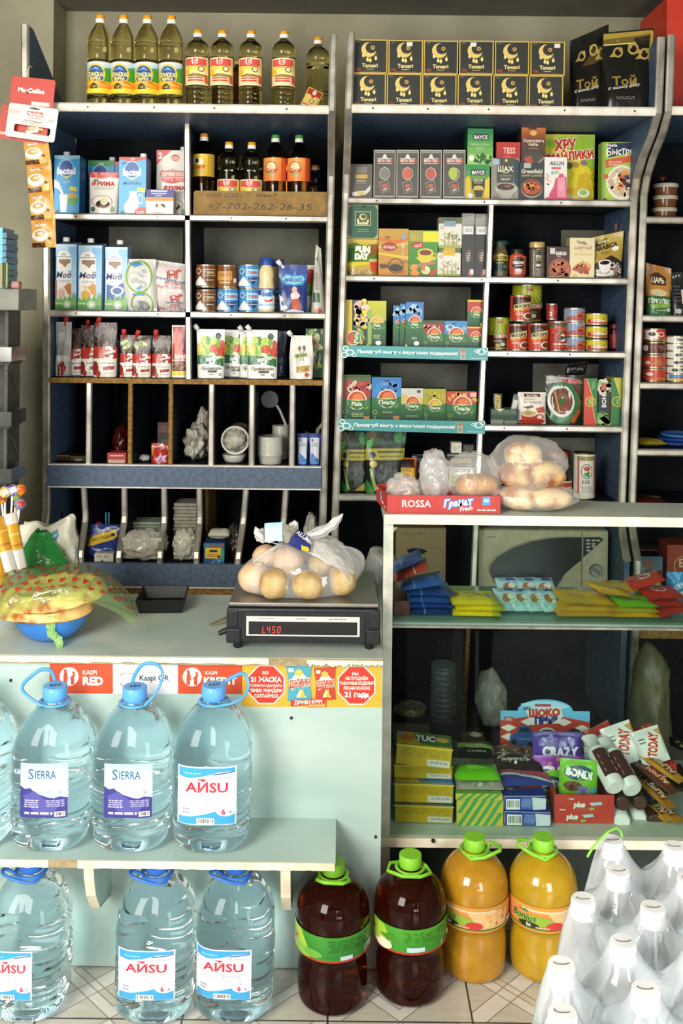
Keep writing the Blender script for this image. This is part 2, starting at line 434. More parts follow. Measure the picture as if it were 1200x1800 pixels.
PANE=film('showcase_glass','#dfe8e4',.9995,.006,.03,'#eef6f2',ior=1.09)
# ------------------------------------------------------------------ room
ZC=at(335,22,3.72).z
def struct(name,mb): return tag(mb.build(name),kind='structure')
struct('wall_back',MB().box(-1.95,1.95,3.72,3.80,0,ZC,WALLM))
struct('wall_left',MB().box(-2.03,-1.95,-1.6,3.80,0,ZC,WALLM))
struct('wall_right',MB().box(1.95,2.03,-1.6,3.80,0,ZC,WALLM))
struct('wall_pillar',MB().box(-1.235,-1.04,3.56,3.719,0,ZC-.001,WALLM))
struct('ceiling',MB().box(-2.03,2.03,-1.6,3.80,ZC,ZC+.08,CEILM))
def tile_mat():
    m=bpy.data.materials.new('parquet_print_floor_tile'); m.use_nodes=True; nt=m.node_tree; N=nt.nodes; L=nt.links; b=N['Principled BSDF']
    tc=N.new('ShaderNodeTexCoord'); sp=N.new('ShaderNodeSeparateXYZ'); L.new(tc.outputs['Object'],sp.inputs[0])
    def mth(op,a,c=None):
        n=N.new('ShaderNodeMath'); n.operation=op
        for i,x in enumerate((a,c)):
            if x is None: continue
            if isinstance(x,(int,float)): n.inputs[i].default_value=x
            else: L.new(x,n.inputs[i])
        return n.outputs[0]
    S=.312
    u=mth('FRACT',mth('DIVIDE',mth('ADD',sp.outputs[0],20*S+.325-S),S)); v=mth('FRACT',mth('DIVIDE',mth('ADD',sp.outputs[1],20*S-2.137),S))
    cu=mth('ABSOLUTE',mth('SUBTRACT',u,.5)); cv=mth('ABSOLUTE',mth('SUBTRACT',v,.5))
    ring=mth('ADD',cu,cv)                     # diamond distance
    def line(x,at_,w): return mth('LESS_THAN',mth('ABSOLUTE',mth('SUBTRACT',x,at_)),w)
    joint=mth('MAXIMUM',mth('GREATER_THAN',cu,.493),mth('GREATER_THAN',cv,.493))
    d1=mth('ADD',u,v); d2=mth('SUBTRACT',u,v)
    lines=mth('MAXIMUM',mth('MAXIMUM',line(ring,.50,.006),line(ring,.38,.006)),mth('MAXIMUM',line(mth('ABSOLUTE',d2),.09,.006),mth('MULTIPLY',line(mth('ABSOLUTE',mth('SUBTRACT',d1,1.)),.3,.006),mth('LESS_THAN',ring,.38))))
    band=mth('MAXIMUM',mth('MULTIPLY',mth('GREATER_THAN',ring,.38),mth('LESS_THAN',ring,.5)),mth('LESS_THAN',mth('ABSOLUTE',d2),.09))
    no=N.new('ShaderNodeTexNoise'); no.inputs['Scale'].default_value=14; no.inputs['Detail'].default_value=7
    mp=N.new('ShaderNodeMapping'); mp.inputs['Rotation'].default_value=(0,0,.78); mp.inputs['Scale'].default_value=(1,5,1); L.new(tc.outputs['Object'],mp.inputs[0]); L.new(mp.outputs[0],no.inputs[0])
    def mix(f,a,c):
        n=N.new('ShaderNodeMix'); n.data_type='RGBA'
        L.new(f,n.inputs['Factor'])
        for s,x in ((6,a),(7,c)):
            if isinstance(x,str): n.inputs[s].default_value=lin(x)
            else: L.new(x,n.inputs[s])
        return n.outputs[2]
    base=mix(no.outputs['Fac'],'#b3aa98','#d6d0c2'); light=mix(no.outputs['Fac'],'#c9c2b4','#e6e1d8')
    c=mix(band,base,light); c=mix(lines,c,'#8a8172'); c=mix(joint,c,'#3c3a36')
    L.new(c,b.inputs['Base Color']); b.inputs['Roughness'].default_value=.28
    return m
struct('floor',MB().box(-2.03,2.03,-1.6,3.80,-.05,0,tile_mat()))
# ------------------------------------------------------------------ the wall shelving units
Y1,Y2,YB=3.10,3.32,3.66          # front of the top shelf, front of the recessed shelves, back board
def X_at(px,py,Y): return at(px,py,Y).x
def zrow(px,py,Y): return at(px,py,Y).z
ZT=at(335,47,Y1).z
Zk1,Zk2=at(335,205,Y1).z,at(335,335,Y2).z
Zl1,Zl2=at(335,905,Y2).z,at(335,985,Y2-.09).z
def yfront(z,low=.09):
    if z >= Zk1: return Y1
    if z >= Zk2:
        t=(Zk1-z)/(Zk1-Zk2); return Y1+(Y2-Y1)*(1-(1-t) ** 1.7)
    if z >= Zl1: return Y2
    if z >= Zl2:
        t=(Zl1-z)/(Zl1-Zl2); return Y2-low*t*t*(3-2*t)
    return Y2-low
def side_panel(unit,xf,ztop,zbot,name='side_panel',th=.018,edge=ALU,zedge=None,top_slope=True,yb=YB,zs=None):
    """upright whose front follows yfront; xf(z) gives its place, an edging strip runs down its front"""
    n=40; zs=[ztop+(zbot-ztop)*i/n for i in range(n+1)]
    mb=MB(); vs=[]
    for z in zs:
        x=xf(z); yf=yfront(z)
        ybk=yb if not top_slope or z < ztop-.26 else yf+.05+(yb-yf-.05)*min(1,(ztop-z)/.25)
        vs += [(x-th/2,yf,z),(x+th/2,yf,z),(x+th/2,ybk,z),(x-th/2,ybk,z)]
    fs=[]
    for i in range(n):
        a,b=i*4,i*4+4
        fs += [(a+k,a+(k+1) % 4,b+(k+1) % 4,b+k)[::-1] for k in range(4)]
    fs += [(0,1,2,3),(n*4+3,n*4+2,n*4+1,n*4)]
    mb.add(vs,fs,NAVY); p=mb.build(name,unit)
    ze=[z for z in zs if z >= (zedge if zedge is not None else zbot)]
    e=MB(); W2=th/2+.003
    ring=[(-W2,.004),(-W2,-.006),(-W2*.55,-.010),(W2*.55,-.010),(W2,-.006),(W2,.004)]
    vs=[(xf(z)+a,yfront(z)+b,z) for z in ze for a,b in ring]; m=len(ring)
    e.add(vs,[(i*m+k,(i+1)*m+k,(i+1)*m+(k+1) % m,i*m+(k+1) % m) for i in range(len(ze)-1) for k in range(m)],edge)
    e.add(vs[:m],[list(range(m))],edge); e.build('edge_trim',unit)
    return p
def board(unit,xl,xr,y0,y1,zt,th=.016,name='shelf',mat=None,trim=None,tname='edge_trim',screws=()):
    mb=MB().box(xl,xr,y0,y1,zt-th,zt,mat or (NAVY if th==.020 else NAVY_SHADED)); mb.build(name,unit)
    if trim:
        t=MB(); W2=th/2+.0035; zc=zt-th/2
        ring=[(.005,W2),(-.005,W2),(-.009,W2*.6),(-.009,-W2*.6),(-.005,-W2),(.005,-W2)]
        vs=[(x,y0+a,zc+b) for x in (xl,xr) for a,b in ring]
        t.add(vs,[(k,k+6,(k+1) % 6+6,(k+1) % 6) for k in range(6)]+[(5,4,3,2,1,0),(6,7,8,9,10,11)],trim)
        for sx in screws:
            t.lathe([(0,.0035),(.0012,.003)],M('#4a463e',.4,.6),10,tf=Matrix.Translation((xl+(xr-xl)*sx,y0-.009,zc)) @ Matrix.Rotation(PI/2,4,'X'))
        t.build(tname,unit)
def linx(pa,pb):
    """x as a straight function of height through two seen points (px, py, Y)"""
    a,b=at(*pa),at(*pb)
    return lambda z: a.x+(b.x-a.x)*(z-a.z)/(b.z-a.z)
def zt_of(px,py,Y): return at(px,py,Y).z-.0035        # trim's upper edge seen at py -> shelf top
TH=.009
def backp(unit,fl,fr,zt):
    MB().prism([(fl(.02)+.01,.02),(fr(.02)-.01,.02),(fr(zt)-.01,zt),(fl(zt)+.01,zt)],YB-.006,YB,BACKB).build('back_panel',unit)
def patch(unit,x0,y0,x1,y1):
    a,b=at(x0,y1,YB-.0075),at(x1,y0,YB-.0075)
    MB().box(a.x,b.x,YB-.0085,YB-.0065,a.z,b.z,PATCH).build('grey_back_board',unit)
# ---- unit A (left)
UA=thing('shelving_unit','blue shelving unit on the left with bin compartments below and oil bottles on top','shelving unit',(0,0,0))
xAl=linx((82,500,Y2),(82.5,850,Y2)); xAr=linx((582,230,Y1),(568,880,Y2))
xAm=linx((329,240,Y2),(331.5,660,Y2))
side_panel(UA,xAl,ZT,0,edge=ALU); side_panel(UA,xAr,at(585,62,Y1).z,0,edge=ALU,zedge=0)
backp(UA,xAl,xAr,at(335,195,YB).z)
A0,A1,A2,A3=zt_of(335,183,Y1),zt_of(335,377,Y2),zt_of(335,547,Y2),zt_of(335,664,Y2)
A4,A5=zt_of(330,818,Y2),zt_of(330,990,Y2-.09)
def span(fl,fr,z): return fl(z)+TH,fr(z)-TH
board(UA,*span(xAl,xAr,A0),Y1,YB-.006,A0,.020,trim=WHITE_TRIM,screws=(.08,.2,.42,.62,.86))
for z in (A1,A2):
    a,b=span(xAl,xAr,z); board(UA,a,xAm(z)-TH,Y2,YB-.006,z,trim=ALU,screws=(.2,.8)); board(UA,xAm(z)+TH,b,Y2,YB-.006,z,trim=ALU,screws=(.3,.7))
a,b=span(xAl,xAr,A3); board(UA,a,b,Y2-.004,YB-.006,A3,.016); MB().box(a,b,Y2-.012,Y2-.004,A3-.017,A3,CHIP).build('bare_edge',UA)
# middle upright
def upright(unit,fx,zt,zb,mat=NAVY_SHADED,edge=ALU,y0=Y2,name='divider',th=.016,y1=None,curve=False):
    n=12 if curve else 2; zs=[zt+(zb-zt)*i/n for i in range(n+1)]; yf=(lambda z: yfront(z)+.004) if curve else (lambda z: y0)
    y1=y1 or YB-.006
    mb=MB(); vs=[]
    for z in zs:
        x=fx(z); vs += [(x-th/2,yf(z),z),(x+th/2,yf(z),z),(x+th/2,y1,z),(x-th/2,y1,z)]
    fs=[(i*4+k,i*4+4+k,i*4+4+(k+1) % 4,i*4+(k+1) % 4) for i in range(n) for k in range(4)]+[(0,1,2,3),(n*4+3,n*4+2,n*4+1,n*4)]
    mb.add(vs,fs,mat); mb.build(name,unit)
    e=MB(); h=th/2+(.0025 if edge is not CHIP else 0); vs=[]
    for z in zs: vs += [(fx(z)-h,yf(z)-.001,z),(fx(z)-h*.6,yf(z)-.007,z),(fx(z)+h*.6,yf(z)-.007,z),(fx(z)+h,yf(z)-.001,z)]
    e.add(vs,[(i*4+k,i*4+4+k,i*4+4+(k+1) % 4,i*4+(k+1) % 4) for i in range(n) for k in range(4)],edge); e.build('edge_trim',unit)
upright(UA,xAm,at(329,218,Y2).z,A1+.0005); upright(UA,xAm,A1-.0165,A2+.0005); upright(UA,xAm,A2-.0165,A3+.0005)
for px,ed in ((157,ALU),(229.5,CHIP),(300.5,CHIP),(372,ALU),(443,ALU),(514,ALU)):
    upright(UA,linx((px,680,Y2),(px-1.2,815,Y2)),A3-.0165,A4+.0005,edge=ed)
for a_,b_ in (((147,862),(142,985)),((218,862),(209,985)),((288,862),(281,985)),((350,862),(345,985)),((432,862),(418,985)),((502,862),(492,985))):
    upright(UA,linx((a_[0],a_[1],Y2),(b_[0],b_[1],Y2-.085)),at(335,858,Y2).z,A5+.0005,curve=True)
MB().box(at(356,900,Y2).x-.008,at(356,900,Y2).x+.008,Y2+.08,Y2+.3,A5,at(356,862,Y2).z,CHIP).build('inner_slat',UA)
a,b=span(xAl,xAr,A4)
board(UA,a,b,Y2-.002,YB-.006,A4,.016)
fb=MB(); zt,zb_=at(330,817,Y2).z,at(330,856,Y2).z
fb.box(a,b,Y2-.02,Y2-.004,zb_,zt,BLUEBOARD); fb.build('front_board',UA)
for zz in (zt,zb_): MB().box(a,b,Y2-.0225,Y2-.002,zz-.002,zz+.002,WHITE_TRIM).build('edge_trim',UA)
a,b=span(xAl,xAr,A5); a -= .0
board(UA,a,b,Y2-.088,YB-.006,A5,.016)
zt,zb_=at(330,991,Y2-.1).z,at(330,1032,Y2-.1).z
MB().box(a,b,Y2-.106,Y2-.09,zb_,zt,BLUEBOARD).build('front_board',UA)
MB().box(a,b,Y2-.108,Y2-.088,zb_-.002,zb_+.002,WHITE_TRIM).build('edge_trim',UA)
MB().box(a,b,Y2-.1,Y2-.085,.0,zb_-.002,CHIP).build('base_board',UA)
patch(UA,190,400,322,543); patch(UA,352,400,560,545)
A0,A1,A2,A3,A4,A5=[q+.0008 for q in (A0,A1,A2,A3,A4,A5)]
# ---- unit B (right)
UB=thing('shelving_unit','blue shelving unit in the middle with square black cartons of tea along its top shelf','shelving unit',(0,0,0))
xBl=linx((615,120,Y1),(590,880,Y2)); xBr=linx((1159,120,Y1),(1092,885,Y2))
side_panel(UB,xBl,at(615,58,Y1).z,0,edge=ALU); side_panel(UB,xBr,at(1163,66,Y1).z,0,edge=ALU,zedge=at(1100,1003,Y2-.05).z)
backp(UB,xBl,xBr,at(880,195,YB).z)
B0,B1,B2=zt_of(880,186,Y1),zt_of(865,349.5,Y2),zt_of(860,486,Y2)
B3l,B4l,B5l=zt_of(727,609,Y2),zt_of(722,739,Y2),zt_of(715,869,Y2)
B3r,B4r,B5r=zt_of(980,617,Y2),zt_of(970,747,Y2),zt_of(965,880,Y2)
board(UB,*span(xBl,xBr,B0),Y1,YB-.006,B0,.020,trim=WHITE_TRIM,screws=(.07,.25,.45,.7,.93))
for z in (B1,B2): board(UB,*span(xBl,xBr,z),Y2,YB-.006,z,trim=ALU,screws=(.1,.48,.75))
xBm=linx((863,357,Y2),(858,484,Y2)); xBn=linx((855,500,Y2),(838,882,Y2))
upright(UB,xBm,B1-.0165,B2+.0005)
ZMW=at(950,1074,3.38).z
upright(UB,xBn,B2-.0165,ZMW+.0005)
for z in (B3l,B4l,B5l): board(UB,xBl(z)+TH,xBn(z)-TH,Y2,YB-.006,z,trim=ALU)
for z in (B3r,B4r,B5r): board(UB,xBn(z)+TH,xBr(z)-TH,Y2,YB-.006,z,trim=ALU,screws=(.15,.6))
board(UB,*span(xBl,xBr,ZMW),Y2-.06,YB-.006,ZMW,.018,trim=ALU)
upright(UB,linx((822,1110,Y2),(816,1245,Y2)),ZMW-.02,.12,edge=CHIP,name='lower_divider')
upright(UB,linx((1095,1100,Y2),(1088,1300,Y2)),ZMW-.02,.12,edge=CHIP,name='lower_divider')
board(UB,*span(xBl,xBr,.12),Y2-.06,YB-.006,.12,.018)
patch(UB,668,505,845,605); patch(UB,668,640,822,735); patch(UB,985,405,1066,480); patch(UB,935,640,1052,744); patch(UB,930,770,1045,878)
B0,B1,B2,B3l,B4l,B5l,B3r,B4r,B5r,ZMW=[q+.0008 for q in (B0,B1,B2,B3l,B4l,B5l,B3r,B4r,B5r,ZMW)]
# ---- unit C (cut off by the right edge)
UC=thing('shelving_unit','blue shelving unit cut off at the right edge with stacked tins and jars','shelving unit',(0,0,0))
xCl=linx((1177,120,Y1),(1110,885,Y2)); xCr=lambda z: 1.55
side_panel(UC,xCl,at(1180,62,Y1).z,0,edge=ALU); side_panel(UC,xCr,at(1180,62,Y1).z,0,edge=ALU)
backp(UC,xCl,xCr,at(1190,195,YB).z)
C0=zt_of(1185,187,Y1); C1,C2,C3,C4=zt_of(1170,381,Y2),zt_of(1165,554,Y2),zt_of(1160,672,Y2),zt_of(1155,789,Y2)
C5=zt_of(1150,893,Y2)
board(UC,*span(xCl,xCr,C0),Y1,YB-.006,C0,.020,trim=WHITE_TRIM)
for z in (C1,C2,C3,C4): board(UC,*span(xCl,xCr,z),Y2,YB-.006,z,trim=ALU)
board(UC,*span(xCl,xCr,C5),Y2,YB-.006,C5,trim=ALU)
board(UC,*span(xCl,xCr,ZMW-.02),Y2-.06,YB-.006,ZMW-.02); MB().box(*span(xCl,xCr,ZMW),Y2-.075,Y2-.06,ZMW-.045,ZMW-.02,CHIP).build('bare_edge',UC)
board(UC,*span(xCl,xCr,.12),Y2-.06,YB-.006,.12)
C0,C1,C2,C3,C4,C5=[q+.0008 for q in (C0,C1,C2,C3,C4,C5)]
tag(MB().box(at(1171,100,3.3).x,at(1171,100,3.3).x+.3,3.3,3.6,C0,at(1180,-6,3.3).z,noisy('red_board','#c03420','#cf4028',6,.5),.002).build('carton'),'tall plain red carton on top of the shelving unit at the right edge','carton')
# ------------------------------------------------------------------ counter
YC,YCB=2.30,2.77
ZCT=at(335,1151,YC).z
XCR=at(671,1300,YC).x; XCL=-1.15
CT=thing('counter','pale teal shop counter with a bottle ledge and worn worktop','counter')
MB().box(XCL,XCR,YC,YC+.016,.004,ZCT-.02,TEAL).build('front_panel',CT)
MB().box(XCR-.016,XCR,YC+.016,YCB-.03,.0,ZCT-.02,TEAL).build('side_panel',CT)
MB().box(XCL,XCL+.016,YC+.016,YCB-.03,.0,ZCT-.02,TEAL).build('side_panel',CT)
MB().box(XCL,XCR,YC-.012,YCB,ZCT-.019,ZCT,TEALTOP).build('worktop',CT)
def strip(x0,x1,y,zt,zb,rag,seed,mat,name,parent):
    """cream edging with a torn lower edge"""
    rnd=random.Random(seed); n=60; top=[]; bot=[]
    for i in range(n+1):
        x=x0+(x1-x0)*i/n; top.append((x,zt)); bot.append((x,zb+rnd.uniform(0,rag)))
    return MB().prism(bot+top[::-1],y-.003,y,mat).build(name,parent)
RAW=noisy('raw_board_edge','#8b7a58','#a79672',70,.85)
MB().box(XCL,XCR,YC-.0135,YC-.012,ZCT-.018,ZCT-.001,RAW).build('raw_edge',CT)
strip(XCL,at(473,1155,YC).x,YC-.0135,ZCT-.001,ZCT-.016,.004,1,CREAM,'edge_strip',CT)
strip(at(540,1158,YC).x,XCR,YC-.0135,ZCT-.004,ZCT-.019,.008,2,CREAM,'edge_strip',CT)
YL=2.12; ZL=at(300,1513,YL).z; XLR=at(590,1480,2.2).x
MB().box(XCL,XLR,YL,YC-.0005,ZL-.017,ZL,TEAL).build('ledge',CT)
MB().box(XCL,XLR,YL-.0012,YL,ZL-.0165,ZL-.0005,RAW).build('raw_edge',CT)
strip(XCL,at(86,1520,YL).x,YL-.0012,ZL,ZL-.0165,.002,3,CREAM,'edge_strip',CT)
strip(at(137,1520,YL).x,at(588,1525,YL).x,YL-.0012,ZL,ZL-.0165,.0015,4,CREAM,'edge_strip',CT)
for px in (170,504):
    x=at(px,1580,2.2).x; z1=ZL-.017; br=MB()
    prof=[(YC-.001,z1),(YL+.005,z1),(YL+.012,z1-.03),(YL+.03,z1-.075),(YL+.07,z1-.125),(YC-.001,z1-.16)]
    vs=[(x-.009,y,z) for y,z in prof]+[(x+.009,y,z) for y,z in prof]
    br.add(vs,[(0,1,2,3,4,5),(11,10,9,8,7,6)]+[(i,i+6,(i+1) % 6+6,(i+1) % 6) for i in range(6)],TEAL); b_=br.build('bracket',CT)
    e=MB(); pr=prof[1:]; vs=[]
    for y,z in pr: vs += [(x-.0105,y-.002,z-.001),(x+.0105,y-.002,z-.001)]
    e.add(vs,[(2*i,2*i+2,2*i+3,2*i+1) for i in range(len(pr)-1)],CREAM); e.build('bracket_edge',b_)
for px,py in ((19,1196),(512,1262),(660,1471),(509,1461)):
    p=at(px,py,YC if py != 1461 else 2.25)
    if py != 1461: MB().lathe([(0,.004),(.0015,.0035)],M('#3b403e',.4,.5),12,tf=Matrix.Translation((p.x,YC,p.z)) @ Matrix.Rotation(PI/2,4,'X')).build('screw',CT)
# ------------------------------------------------------------------ glass showcase
YG=2.41
GC=thing('showcase','glass fronted showcase beside the counter full of snacks and sweets','display case')
XG0=XCR+.004; XG1=1.15
ZG=at(900,905,YG).z; ZD=at(900,1472,YG).z; ZS=at(900,1094,YG+.02).z
POST=noisy('showcase_post_paint','#a9ab9d','#c9c8b8',18,.5)
MB().box(XG0,XG1,YG-.012,2.575,ZG-.022,ZG,TEALTOP).build('top_board',GC)
MB().box(XG0,XG1,YG-.0145,YG-.012,ZG-.0225,ZG+.0005,CREAM).build('edge_strip',GC)
MB().box(XG0,XG0+.023,YG,YG+.03,0,ZG-.022,POST).build('post',GC)
MB().box(XG0,XG0+.012,YG+.03,2.56,.1,ZG-.022,POST).build('side_frame',GC) if False else None
MB().box(XG0,XG0+.02,2.80,2.83,0,ZD-.022,POST).build('post',GC)
MB().box(XG1-.023,XG1,YG,YG+.03,0,ZG-.022,POST).build('post',GC)
MB().box(XG0+.023,XG1-.023,YG+.006,YG+.010,ZS+.008,ZG-.023,PANE).build('glass_pane',GC)
MB().box(XG0+.023,XG1-.023,YG+.006,YG+.010,ZD+.001,ZS-.012,PANE).build('glass_pane',GC)
GREENGL=film('green_edge_glass','#8fb3a4',.55,.4,.05,'#d5ebe1')
MB().box(XG0+.023,XG1-.023,YG+.012,2.74,ZS-.006,ZS,GREENGL).build('glass_shelf',GC)
MB().box(XG0+.023,XG1-.023,YG+.004,YG+.014,ZS-.011,ZS-.0055,noisy('dull_rail','#6d6a5c','#8f8b7a',20,.4,metal=.5)).build('shelf_rail',GC)
MB().box(XG0,XG0+.02,2.72,2.745,ZD-.02,ZS-.006,POST).build('rear_post',GC); MB().box(XG1-.02,XG1,2.72,2.745,ZD-.02,ZS-.006,POST).build('rear_post',GC)
MB().box(at(868,1050,YG).x,XG1-.03,YG+.030,YG+.033,ZS+.0002,at(1000,1046,YG+.03).z,PANE).build('retaining_glass',GC)
MB().box(XG0,XG1,YG-.008,2.83,ZD-.02,ZD,TEALTOP).build('deck',GC)
MB().box(XG0,XG1,YG-.011,YG-.008,ZD-.021,ZD+.0005,CREAM).build('edge_strip',GC)
MB().box(XG0+.02,XG1-.02,2.62,2.64,0,ZD-.021,noisy('dark_plinth','#2c352f','#39423b',10,.7)).build('plinth',GC)
MB().prism([(at(686,927,YG).x,at(686,927,YG).z),(at(686,942,YG).x,at(686,942,YG).z),(at(699,927,YG).x,at(699,927,YG).z)],YG+.001,YG+.004,M('#7c8579',.4,.4)).build('corner_plate',GC)
MB().lathe([(0,.005),(.004,.004)],M('#1c1c1a',.4),12,tf=Matrix.Translation((at(760,1469,YG).x,YG-.0145,ZD-.002)) @ Matrix.Rotation(PI/2,4,'X')).build('pane_clip',GC)

# ------------------------------------------------------------------ grey rack at the left edge
RK=thing('rack','grey plastic rack with clear bins cut off by the left edge','rack',(-1.14,2.88,0)); GREYP=noisy('grey_rack_plastic','#3c3d38','#4a4a44',20,.55); RX0,RX1=-.26,at(35,700,2.97).x+1.14
zr0=at(16,507,2.80).z; RS=at(33,520,2.80).x+1.14
MB().box(RX1-.012,RX1,-.02,.09,0,zr0-.062,GREYP,.002).build('side_panel',RK); MB().box(RX0,RX0+.012,-.02,.09,0,zr0-.062,GREYP,.002).build('side_panel',RK)
MB().box(RX0+.012,RX1-.012,.08,.09,0,zr0-.062,GREYP).build('back_panel',RK)
MB().box(RX0,RS,-.08,.09,zr0-.062,zr0,noisy('rack_shelf_grey','#6f6f66','#828277',20,.5),.003).build('shelf',RK)
BINF=film('clear_bin','#4c504c',.45,.35,.2)
for i,py in enumerate((634,748,848)):
    z=at(16,py,2.80).z; x1=at(20,py,2.80).x+1.14; h=.038
    MB().box(RX0+.012,RX1-.012,-.02,.08,z-.016,z-.006,GREYP).build('tray_rail',RK)
    b_=MB()
    for a in ((RX0,x1,-.08,-.077,z,z+h),(x1-.003,x1,-.077,.05,z,z+h),(RX0,x1,-.08,.05,z-.003,z),(RX0,x1,.047,.05,z,z+h)): b_.box(*a,BINF)
    b_.build('bin',RK)
    g=MB(); g.tube([(RX1-.004,-.02,z-.03),(RX1+.002,.02,z-.05),(RX1+.003,.06,z-.10)],.005,GREYP,8); g.tube([(RX1+.002,-.02,z-.012),(RX1+.002,.09,z-.012)],.005,GREYP,8); g.build('bracket',RK)
zt_=zr0+.0006
carton('stacked_box','tall light blue box of stacked sheets on the grey rack at the left edge','box',(-40,400,4,503),2.83,.10,'#3c7c98',[('r',0,0,100,100,'#5cb0cc')]+[('r',96,6+11*k,100,8+11*k,'#2c5c70') for k in range(8)],zt_,side='#4c8098')
mb=MB(); a,b=at(10,450,2.88),at(22,450,2.88)
for k in range(9): mb.box(a.x,b.x-.002*(k % 2),2.83,2.93,zt_+k*.0178,zt_+k*.0178+.0165,M('#41778c' if k % 2 else '#366577',.4),.001)
tag(mb.build('paper_stack'),'stack of dark blue packs beside the light blue box on the rack','packs')
for i,(px,c,lab) in enumerate(((3,'#a8803c','tan pen standing at the left edge of the rack'),(8,'#2c2c2c','black pen standing on the rack between two lighter pens'),(12,'#7c9c4c','green pen standing on the rack'))):
    p=at(px,480,2.775); mb=MB(); mb.lathe([(0,.002),(.012,.0035),(.068,.0035),(.070,.003)],M(c,.35),12); tag(mb.build('pen',None,(p.x,2.775,zt_)),lab,'pen')
p=at(26,495,2.79); tag(MB().box(-.012,.012,0,.03,0,.020,M('#a8746c',.6),.005).build('eraser',None,(p.x,2.79,zt_)),'small pinkish block at the right end of the grey rack shelf','eraser')
# ------------------------------------------------------------------ shelf A: oil bottles on the top shelf
OIL=glassy('sunflower_oil','#f8eca6',1.30,.02)
OILD=glassy('dark_vinegar','#8a4a18',1.38,.02)
PETC=film('clear_bottle_plastic','#e8ece8',.85,.3,.06)
def cap_prof(r,h): return [(0,r),(h*.92,r),(h,r*.88)]
def small_bottle(name,label,cat,pxc,Y,z,h,R,label_items,base,lz,span=2.5,cap=('#f0ede4','#e8a020'),liquid=None,kind='straight',group=None,capr=.0145):
    b=at(pxc,300,Y); t=thing(name,label,cat,(b.x,Y,z),group)
    if kind=='tall':      # long taper above a straight lower body
        pr=[(0,R*.8),(.006,R*.95),(.015,R),(h*.12,R),(h*.15,R*.95),(h*.17,R),(h*.49,R),(h*.51,R*.93),(h*.53,R),(h*.68,R),(h*.70,R*.94),(h*.72,R),(h*.78,R*.88),(h*.84,R*.66),(h*.89,R*.42),(h*.915,.0125),(h*.935,.0125)]
    else:                   # ribbed body, round shoulder, short neck
        pr=[(0,R*.82),(.006,R*.96),(.014,R)]
        for q in (.08,.14,.2,.26): pr += [(h*q,R*.96),(h*(q+.03),R)]
        pr += [(h*.31,R*.985),(h*.62,R*.985),(h*.65,R),(h*.70,R*.95),(h*.73,R),(h*.79,R*.97),(h*.84,R*.78),(h*.88,R*.45),(h*.9,.0125),(h*.935,.0125)]
    MB().lathe(smoothprof(pr,2),liquid or OIL,28).build('body',t)
    c=MB(); H=h*.088; zc=h*.915
    c.lathe([(zc,capr),(zc+H*.5,capr)],M(cap[0],.35),20,cap=True)
    c.lathe([(zc+H*.5,capr*.98),(zc+H*.95,capr*.98),(zc+H,capr*.85)],M(cap[1],.35),20); c.build('cap',t)
    if label_items is not None:
        cyl_label(MB(),R*1.003,h*lz[0],h*lz[1],span,label_items,base).build('label',t)
    return t
L1=[('g',0,0,100,28,'#dfe6e6','#a8cbe0'),('g',0,28,100,62,'#b4cc3c','#8fb83c'),('p',[(60,24),(100,14),(100,70),(62,62)],'#4d9c3a'),('g',0,62,100,86,'#f2b52c','#e8902a'),('r',0,84,100,100,'#f0d63c'),
      ('e',46,40,31,34,'#d8c83c'),('e',46,42,26,30,'#2c4a96'),('p',[(26,30),(46,16),(66,30),(56,26),(46,24),(36,26)],'#6aa2d8'),('t','ДОНСКАЯ',46,40,13,'#f4e36a',58,{'b': .04}),('t','МАРКА',46,53,9,'#f4e36a',34,{'b': .04}),
      ('p',[(18,72),(34,56),(46,62),(60,58),(84,68),(80,78),(50,74)],'#f6b23a'),('p',[(54,60),(76,66),(86,74),(64,68)],'#e2582a'),('p',[(30,86),(32,74),(40,68),(46,68),(52,74),(54,86)],'#3a3420'),('t','1,0',42,79,7,'#f3d84a',14)]
hz=.3035; R1=43/F*3.2/2*.985
tl=None
for i,(px,lab) in enumerate(((173,'tall sunflower oil bottle with a blue round emblem, leftmost of four on the top shelf'),(214.5,'tall oil bottle with a blue round emblem, second from the left on the top shelf'),
        (256,'tall oil bottle with a blue round emblem, third from the left on the top shelf'),(298.5,'tall sunflower oil bottle with a blue round emblem, standing next to the shorter ribbed bottles'))):
    if tl is None: tl=small_bottle('oil_bottle',lab,'bottle',px,3.2,A0,hz,R1,L1,'#cfd6c0',(.155,.485),2.6,kind='tall',group='tall oil bottles on the top shelf')
    else: copy_tree(tl,(at(px,300,3.2).x,3.2,A0),lab)
L2=[('r',4,4,96,96,'#f0d68a'),('r',8,5,88,30,'#d8564a'),('e',46,14,11,14,'#f0d0c0'),('e',46,14,8,11,'#c83c34'),('t','1Л',46,15,12,'#f6e8e0',14),('p',[(28,26),(64,26),(46,40)],'#cf4038'),('g',4,32,96,62,'#efc848','#f2e2a8'),('e',68,42,11,11,'#5c4a34'),('e',68,42,8,8,'#e8d8a8'),('e',18,54,12,12,'#e2b030'),
      ('p',[(22,66),(40,58),(58,60),(84,64),(84,70),(22,72)],'#8f7a30'),('r',18,70,76,90,'#f4e6cc'),('r',22,72,74,78,'#d8502c'),('r',22,81,74,87,'#cf3a26'),('p',[(82,62),(92,66),(94,96),(80,90)],'#cf4a2c')]
hs=.258; R2=41.5/F*3.2/2
sh=None
